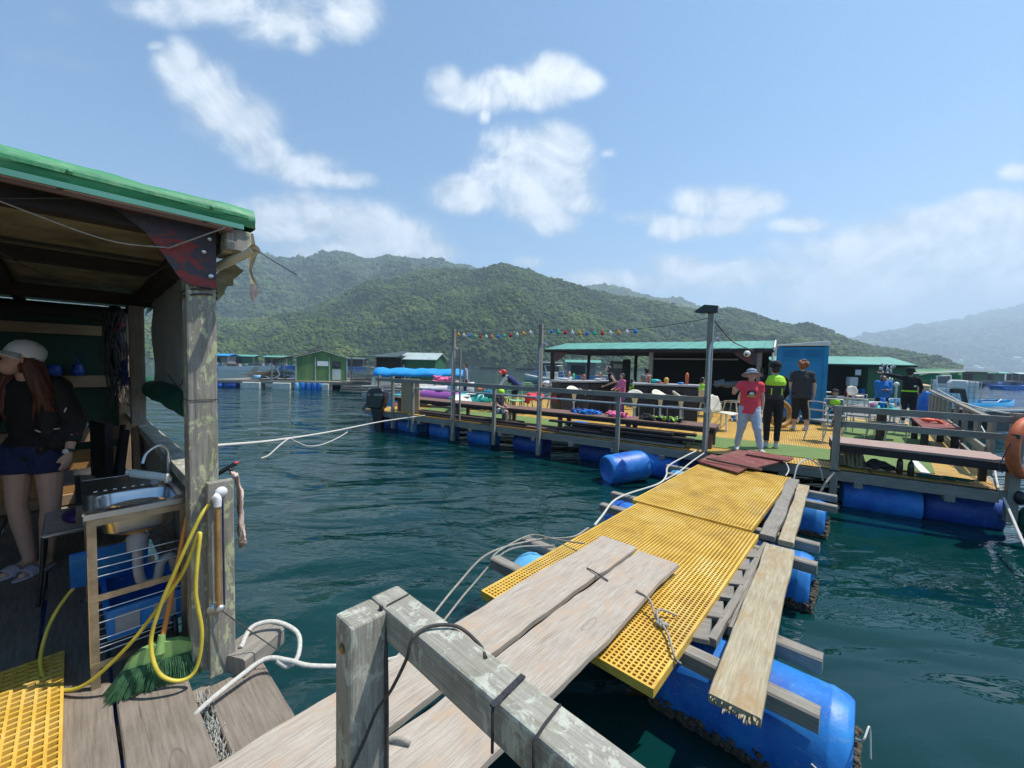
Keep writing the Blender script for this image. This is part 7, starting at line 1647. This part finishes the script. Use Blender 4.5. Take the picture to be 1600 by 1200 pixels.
    m = MB(); m.box((-1.9, 0, 1.15), (.9, 1.2, .4)); m.build('cabin', 'cream_plastic', t, bevel=.03)
    # black outboard on the grey boat stern at the left end of the platform
    t = thing('outboard_motor', 'black outboard motor on the stern at the left end of the platform', 'outboard motor', G(590, 672, 0)-V3(0, 0, .32), R(-10))
    m = MB(); m.prism([(-.24, -.18, .98), (.22, -.18, .98), (.30, -.18, 1.30), (.27, -.18, 1.55), (.12, -.18, 1.64), (-.16, -.18, 1.62), (-.30, -.18, 1.48), (-.31, -.18, 1.2)], (0, .36, 0)); m.build('cowling', 'black_plastic', t, bevel=.06)
    m = MB(); m.beam((.0, 0, 1.0), (.10, 0, .05), .30, .28, (0, 1, 0), .6); m.beam((.08, 0, .15), (.1, 0, -.4), .2, .16, (0, 1, 0)); m.build('leg', 'black_plastic', t)
    m = MB(); m.box((.10, 0, .25), (.5, .34, .03)); m.build('cavitation_plate', 'black_plastic', t)
    for tx, x, z, s_ in (('SUZUKI', .12, 1.40, .085), ('60', -.20, 1.40, .07)):
        cu = bpy.data.curves.new('lettering', 'FONT'); cu.body = tx; cu.size = s_; cu.extrude = .002; cu.align_x = 'CENTER'; cu.materials.append(MATS['white_paint'])
        o = bpy.data.objects.new('lettering', cu); COL.objects.link(o); dg = bpy.context.evaluated_depsgraph_get(); me = bpy.data.meshes.new_from_object(o.evaluated_get(dg)); bpy.data.objects.remove(o)
        o = bpy.data.objects.new('lettering', me); COL.objects.link(o); o.parent = t; o.location = (x, -.186, z); o.rotation_euler = (math.pi/2, 0, 0)
    t = thing('motor_boat', 'low turquoise and maroon boat behind the black outboard motor', 'boat', G(612, 660, 0)+V3(.5, 1.5, 0), R(55))
    m = MB(); g = []
    for i in range(13):
        s_ = -1+2*i/12; w_ = .75*(1-max(0, s_)**3*.9); g.append([V3(1.6*s_, w_*math.sin(a), .62-.6*math.cos(a)) for a in np.linspace(-math.pi/2, math.pi/2, 9)])
    m.sheet(g); h_ = m.build('hull', 'wood_maroon', t); k_ = h_.modifiers.new('s', 'SOLIDIFY'); k_.thickness = .05
    m = MB(); m.box((-.6, 0, .75), (.5, .9, .3)); m.build('seat', 'teal_plastic', t, bevel=.03)
    m = MB(); m.box((-1.62, 0, .5), (.06, 1.3, .7)); m.build('transom', 'tarp_blue', t)
    # motor boat beyond the shelter
    t = thing('speedboat', 'grey white motor boat with frame on the water left of the shelter', 'boat', base(858, 42), R(172))
    m = MB(); g = []
    for i in range(17):
        s_ = -1+2*i/16; w_ = .95*(1-max(0, s_)**2.5*.92); g.append([V3(2.6*s_, w_*math.sin(a), .85+.35*max(0, s_)**2-.8*math.cos(a)) for a in np.linspace(-math.pi/2, math.pi/2, 9)])
    m.sheet(g); h_ = m.build('hull', 'roof_pale', t); k_ = h_.modifiers.new('s', 'SOLIDIFY'); k_.thickness = .05
    m = MB(); m.box((-.3, 0, 1.1), (1.2, 1.0, .6)); m.build('console', 'cream_plastic', t, bevel=.04)
    m = MB(); [m.tube([(x, y, .9), (x+.3, y, 2.1)], .03, 6) for x in (-1.6, .2) for y in (-.7, .7)]; m.tube([(-1.3, -.7, 2.1), (.5, -.7, 2.1), (.5, .7, 2.1), (-1.3, .7, 2.1), (-1.3, -.7, 2.1)], .03, 6); m.build('frame', 'galv', t)
    # far rafts: (pixel x, distance, width, wall, roof, label)
    far = [(385, 105, 9, 'hut_green', 'roof_mint', 'distant raft hut with flat green roof at the far left, dark front'), (440, 110, 9, 'hut_green', 'roof_mint', 'distant raft hut with long mint roof right of the flat roofed one'), (352, 95, 6, 'cloth_grey', 'tarp_blue', 'low distant raft under pale blue sheeting beside the corner post'),
           (560, 120, 7, 'cloth_charcoal', 'roof_dark', 'distant dark hut seen between the two green huts'), (668, 160, 6, 'cloth_grey', 'roof_dark', 'tiny grey raft hut near the shore above the blue canopy'), (862, 110, 8, 'cloth_charcoal', 'roof_dark', 'distant dark raft hut behind the middle tall pole'),
           (915, 70, 7, 'cloth_grey', 'roof_mint', 'raft with mint roof seen through the left part of the shelter'), (1510, 85, 14, 'hut_green', 'roof_dark', 'long dark raft house with grey roof at the far right'), (1545, 120, 13, 'hut_green', 'roof_mint', 'distant green raft house behind the long dark one'),
           (1600, 130, 8, 'cloth_charcoal', 'roof_pale', 'distant dark raft hut at the right edge of the photo'), (1470, 140, 10, 'cloth_charcoal', 'roof_dark', 'distant raft house behind the white outboard motor')]
    for px_, Y, w_, wl, rf, lb in far:
        t = thing('raft_house', lb, 'raft house', base(px_, Y), R(random.uniform(-10, 10)), 'far raft houses in the bay')
        m = MB(); m.box((0, 0, .45), (w_*1.35, 5, .2)); m.build('deck', 'wood_grey', t)
        m = MB(); [m.box((-w_*.6+1.0*k, -2.3, .2), (.75, .6, .42)) for k in range(int(w_*1.25))]; m.build('float_row', 'drum_blue', t)
        m = MB(); m.box((-w_*.12, .3, 1.65), (w_*.7, 3, 2.2)); m.build('wall', wl, t)
        m = MB(); m.box((-w_*.2, -1.22, 1.5), (w_*.35, .05, 1.6)); m.build('opening', 'dark_interior', t)  # near-black slab on a solid wall, colour stands in for shade inside
        m = MB()
        for s_ in (-1, 1): m.prism([(-w_*.52, .3+s_*2.2, 2.7), (w_*.36, .3+s_*2.2, 2.7), (w_*.36, .3, 3.15), (-w_*.52, .3, 3.15)][::s_], (0, 0, .08))
        m.build('roof', rf, t)
        for x in (-w_*.5, w_*.34): m = MB(); m.beam((x, -1.8, .5), (x, -1.8, 2.75), .12, .12, (0, 1, 0)); m.build('post', 'wood_grey', t)
    lows = [(340, 85, 4, 'boat_blue', 'turquoise work boat lying at the far left beside the post'), (392, 92, 6, 'teal_plastic', 'long teal boat in front of the far left raft huts'), (415, 88, 5, 'cloth_white', 'small pale boat piled with gear among the far left rafts'), (432, 96, 8, 'drum_blue', 'dark blue work boat in front of the distant mint roofed hut'), (372, 75, 6, 'cloth_white', 'line of white floats on the water at far left'), (520, 130, 9, 'drum_deep', 'dark blue net pen line behind the green hut'),
            (770, 190, 12, 'cloth_charcoal', 'dark low raft near the shore right of the leftmost pole'), (820, 170, 8, 'cloth_charcoal', 'low dark raft near the shore beside the middle pole'), (735, 200, 7, 'cloth_grey', 'pale low raft near the shore right of the leftmost pole'), (1560, 75, 12, 'drum_deep', 'long dark blue net float line on the water at far right'), (1595, 60, 7, 'drum_blue', 'blue float raft at the right edge nearer than the long line'), (1500, 66, 6, 'cloth_charcoal', 'dark floating pontoon behind the white tank')]
    for px_, Y, w_, mt, lb in lows:
        t = thing('low_raft', lb, 'raft', base(px_, Y), R(random.uniform(-6, 6)), 'low boats and float lines far off in the bay')
        m = MB(); m.prism([(-w_/2, -.9, 0), (w_/2, -.9, 0), (w_/2+.6, -.9, .75), (-w_/2-.3, -.9, .6)], (0, 1.8, 0)); m.build('hull', mt, t)
        m = MB(); rn2 = random.Random(int(px_))
        for k in range(5): m.box((-w_*.4+w_*.8*rn2.random(), 0, .85), (.6+rn2.random(), .8, .3+.5*rn2.random()))
        m.build('gear', 'cloth_grey' if px_ % 2 else 'wood_grey', t)
    # ---- right side: shed, green tarpaulin, tank, boat
    o = at(1310, 620, 23.5); t = thing('green_shed', 'dark green shed with pale green roof and open dark front behind the toilet', 'shed', (o.x, o.y, PZ), R(-14))
    m = MB(); m.box((2.3, 1.3, 1.0), (1.9, 2.8, 2.0)); m.box((-.2, 2.6, 1.0), (6.6, .08, 2.0)); m.box((-3.2, 1.3, 1.0), (.08, 2.8, 2.0)); m.build('wall', 'hut_green', t)
    m = MB(); m.prism([(-3.6, -.4, 1.93), (3.5, -.4, 1.93), (3.2, 1.4, 2.42), (-3.6, 1.4, 2.42)], (0, 0, .05)); m.prism([(-3.6, 1.4, 2.42), (3.2, 1.4, 2.42), (3.5, 3.1, 1.93), (-3.6, 3.1, 1.93)], (0, 0, .05)); m.build('roof', 'roof_mint', t)
    m = MB(); m.box((-.9, 1.5, 1.0), (4.3, .06, 1.96)); m.build('inner_wall', 'dark_interior', t)
    m = MB(); m.beam((-3.6, -.38, 1.9), (3.5, -.38, 1.9), .04, .09); m.build('fascia', 'wood_dark', t)
    for x, z, w_, h_, mt, nm in ((-1.1, 1.45, .75, .8, 'cloth_grey', 'poster'), (.85, 1.5, .28, .32, 'white_paint', 'notice')): m = MB(); m.box((x, 1.42 if x < .8 else -.12, z), (w_, .03, h_)); m.build(nm, mt, t)
    m = MB(); m.box((0, -.9, -.03), (9, .12, .09)); m.build('yellow_edge', 'yellow_paint', t)
    for nm, px_, mt, dz, lb, sz in (('red_box', 1331, 'red_plastic', .25, 'red box on the shed floor under the white chair', (.55, .4, .45)), ('blue_box', 1349, 'cloth_blue', .3, 'blue box beside the red one in the shed', (.45, .4, .5)), ('brown_sack', 1360, 'tarp_dull', .5, 'brown sack leaning on the green wall of the shed', (.35, .3, .9)), ('white_tub', 1331, 'cloth_white', .95, 'white round fan standing above the red box in the shed', (.5, .3, .55))):
        o2 = at(px_, 600, 23.4); m = MB(); m.box((o2.x, o2.y, PZ+dz), sz); tag(m.build(nm, mt, world=True, bevel=.05), lb, nm.split('_')[1])
    o = at(1386, 590, 21.5); m = MB(); rn = random.Random(2)
    for k in range(26): m.ell(o+V3(rn.uniform(-.35, .35), rn.uniform(-.2, .2), rn.uniform(-.35, .75)), (.06, .04, .12), None, 7, 5)
    tag(m.build('hanging_bottles', 'galv', world=True), 'cluster of clear bottles and gear hanging from the corner of the green shed', 'gear')
    o = at(1428, 620, 24.5); t = thing('tarpaulin_tent', 'dark green tarpaulin shelter behind the person in the black wetsuit', 'tent', (o.x, o.y, .5), R(-12))
    m = MB(); g = []
    for i in range(13):
        x = -1.6+3.1*i/12; g.append([V3(x, -1.2, .0), V3(x+.02*math.sin(i*2), -1.22+.03*math.sin(i*1.7), .9), V3(x, -1.15, 1.62+.10*i/12+.03*math.sin(i*1.3)), V3(x, .4, 1.85+.1*i/12), V3(x, 1.6, 1.55), V3(x, 1.6, 0)])
    m.sheet(g); m.build('cover', 'tarp_dkgreen', t)
    m = MB(); m.prism([(1.5, -1.2, 0), (1.5, 1.6, 0), (1.5, 1.6, 1.55), (1.5, .4, 1.95), (1.5, -1.15, 1.72)], (.03, 0, 0)); m.build('end_cover', 'green_chair', t)
    m = MB(); m.tube([(-2.2, -1.2, 1.5), (1.6, -1.2, 1.78)], .03, 6); m.build('ridge_pole', 'white_paint', t)
    o = at(1491, 620, 17.5); t = thing('water_tank', 'white cubic water tank in a grey wire cage behind the picket fence', 'tank', (o.x, o.y, .62), R(-20))
    m = MB(); m.box((0, 0, .72), (1.08, .98, .98)); m.build('tank', 'white_plastic', t, bevel=.06)
    m = MB()
    for k in range(7): x = -.56+1.12*k/6; m.tube([(x, -.52, .2), (x, -.52, 1.25)], .014, 6); m.tube([(x, .52, .2), (x, .52, 1.25)], .014, 6)
    for k in range(5):
        z = .25+k*.24
        m.tube([(-.57, -.52, z), (.57, -.52, z), (.57, .52, z), (-.57, .52, z), (-.57, -.52, z)], .014, 6)
    m.build('cage', 'galv', t); m = MB(); m.box((0, 0, .1), (1.15, 1.05, .14)); m.build('pallet', 'black_plastic', t)
    o = at(1475, 590, 16.6); t = thing('window_screen', 'white framed panel standing above the water tank', 'screen', (o.x, o.y, 1.5), R(-15))
    m = MB(); m.tube([(-.2, 0, 0), (-.24, 0, .52), (.22, 0, .55), (.26, 0, 0), (-.2, 0, 0)], .025, 8); m.build('frame', 'white_paint', t); m = MB(); m.box((0, .02, .36), (.4, .01, .3)); m.build('pane', 'cloth_grey', t)
    o = at(1500, 620, 16.0); t = thing('outboard_motor', 'white outboard motor with black leg tilted in front of the water tank', 'outboard motor', (o.x, o.y, .9), R(-20))
    m = MB(); m.prism([(-.36, -.15, .66), (.10, -.15, .60), (.18, -.15, .78), (.08, -.15, .98), (-.30, -.15, .99), (-.40, -.15, .85)], (0, .3, 0)); m.build('cowling', 'white_plastic', t, bevel=.05)
    m = MB(); m.beam((-.12, 0, .62), (-.12, 0, .45), .3, .24, (0, 1, 0)); m.beam((.05, 0, .62), (.24, 0, -.3), .14, .10, (0, 1, 0)); m.build('leg', 'black_plastic', t)
    t = thing('blue_boat', 'bright blue boat with white stripes beyond the picket fence', 'boat', base(1490, 17.3), R(-3))
    m = MB(); g = []
    for i in range(21):
        s_ = -1+2*i/20; w_ = .95*(1-max(0, s_)**2.4*.95); g.append([V3(2.45*s_, w_*math.copysign(min(1, abs(math.sin(a))*1.1), math.sin(a)), .95+.12*max(0, s_)**2-.92*math.cos(a)**.8*(1-.25*max(0, s_)**3) if math.cos(a) > 1e-4 else .95+.12*max(0, s_)**2) for a in np.linspace(-math.pi/2, math.pi/2, 13)])
    m.sheet(g); h_ = m.build('hull', 'boat_blue', t); k_ = h_.modifiers.new('s', 'SOLIDIFY'); k_.thickness = .04
    for z, o_ in ((.80, .0), (.62, .02)):
        m = MB(); pts = []
        for i in range(16):
            s_ = -1+2*i/20; w_ = .95*(1-max(0, s_)**2.4*.95); pts.append((2.45*s_, -w_-.025+.03*(z < .7), z))
        m.tube(pts, .022, 6); m.build('stripe', 'white_paint', t)
    m = MB(); m.box((0, 0, .80), (3.6, 1.5, .04)); m.build('deck', 'boat_blue', t)
    m = MB(); m.tube([(2.0, 0, 1.07), (1.2, -.6, .98), (.3, -.85, .98)], .02, 6); m.build('bow_rail', 'white_paint', t)
    o = at(1440, 608, 15.6); m = MB()
    for k in range(4): m.ell(o+V3(0, 0, -.18+.10*k), (.36-.03*k, .25, .09))
    tag(m.remesh('brown_bag', 'wicker', None, .02, 2), 'brown canvas bag resting on a blue drum beside the tarpaulin shelter', 'bag')
    m = MB(); m.lathe([(0, 0), (.28, 0), (.3, .1), (.3, .8), (.26, .88), (0, .88)], (o.x, o.y, .55), n=20); tag(m.build('blue_drum', 'drum_blue', world=True), 'upright blue drum under the brown canvas bag', 'drum')
    o = at(1398, 640, 11.2); t = thing('white_knob_post', 'thin grey post with a round white top beside the turquoise table', 'post', (o.x, o.y, PZ)); m = MB(); m.tube([(0, 0, 0), (0, 0, 1.15)], .03, 8); m.build('pole', 'galv', t); m = MB(); m.ell((0, 0, 1.19), .065); m.build('knob', 'white_paint', t)
    o = at(1287, 640, 12.6); t = thing('standpipe', 'grey pipe stand with taps right of the blue toilet', 'pipe', (o.x, o.y, PZ)); m = MB(); m.tube([(0, 0, 0), (0, 0, 1.25)], .025, 8); m.tube([(-.25, 0, .85), (.2, 0, .85)], .02, 8); m.build('pipe', 'galv', t)
    # grey boat side at the right edge
    t = thing('grey_boat', 'grey boat side on the water behind the stout post', 'boat', base(1585, 13), R(0)); m = MB(); m.prism([(-.9, 0, .9), (2.5, 0, 1.0), (2.5, 0, .3), (-.5, 0, .25)], (0, 1.2, 0)); m.build('hull', 'roof_dark', t); m = MB(); m.beam((-1, -.02, .93), (2.5, -.02, 1.03), .06, .05); m.build('gunwale', 'white_paint', t)
    # village on the far right shore
    rn = random.Random(21)
    for k, (px_, py_, w_) in enumerate(((1588, 558, 26), (1530, 574, 18), (1524, 571, 16), (1500, 562, 10), (1478, 575, 12), (1600, 563, 20), (1560, 577, 30))):
        o = at(px_, py_+3, 1490+10*k); t = thing('village_house', f'{["pale house high on the far slope at the right edge", "white house on the far shore above the raft roofs", "pale house just left of the white one on the far shore", "tiny pale house on the far slope right of the spit", "tiny pale house low on the far shore by the spit", "pale house at the right edge below the high one", "long low pale building on the far right shore"][k]}', 'house', (o.x, o.y, o.z), 0, 'village houses on the far shore')
        m = MB(); m.box((0, 0, 1), (w_, 12, 9)); m.build('wall', 'cloth_white', t); m = MB(); m.prism([(-w_/2-1, -7, 5.5), (w_/2+1, -7, 5.5), (w_/2+1, 0, 8.5), (-w_/2-1, 0, 8.5)], (0, 0, .5)); m.build('roof', 'roof_pale', t)
rafts()
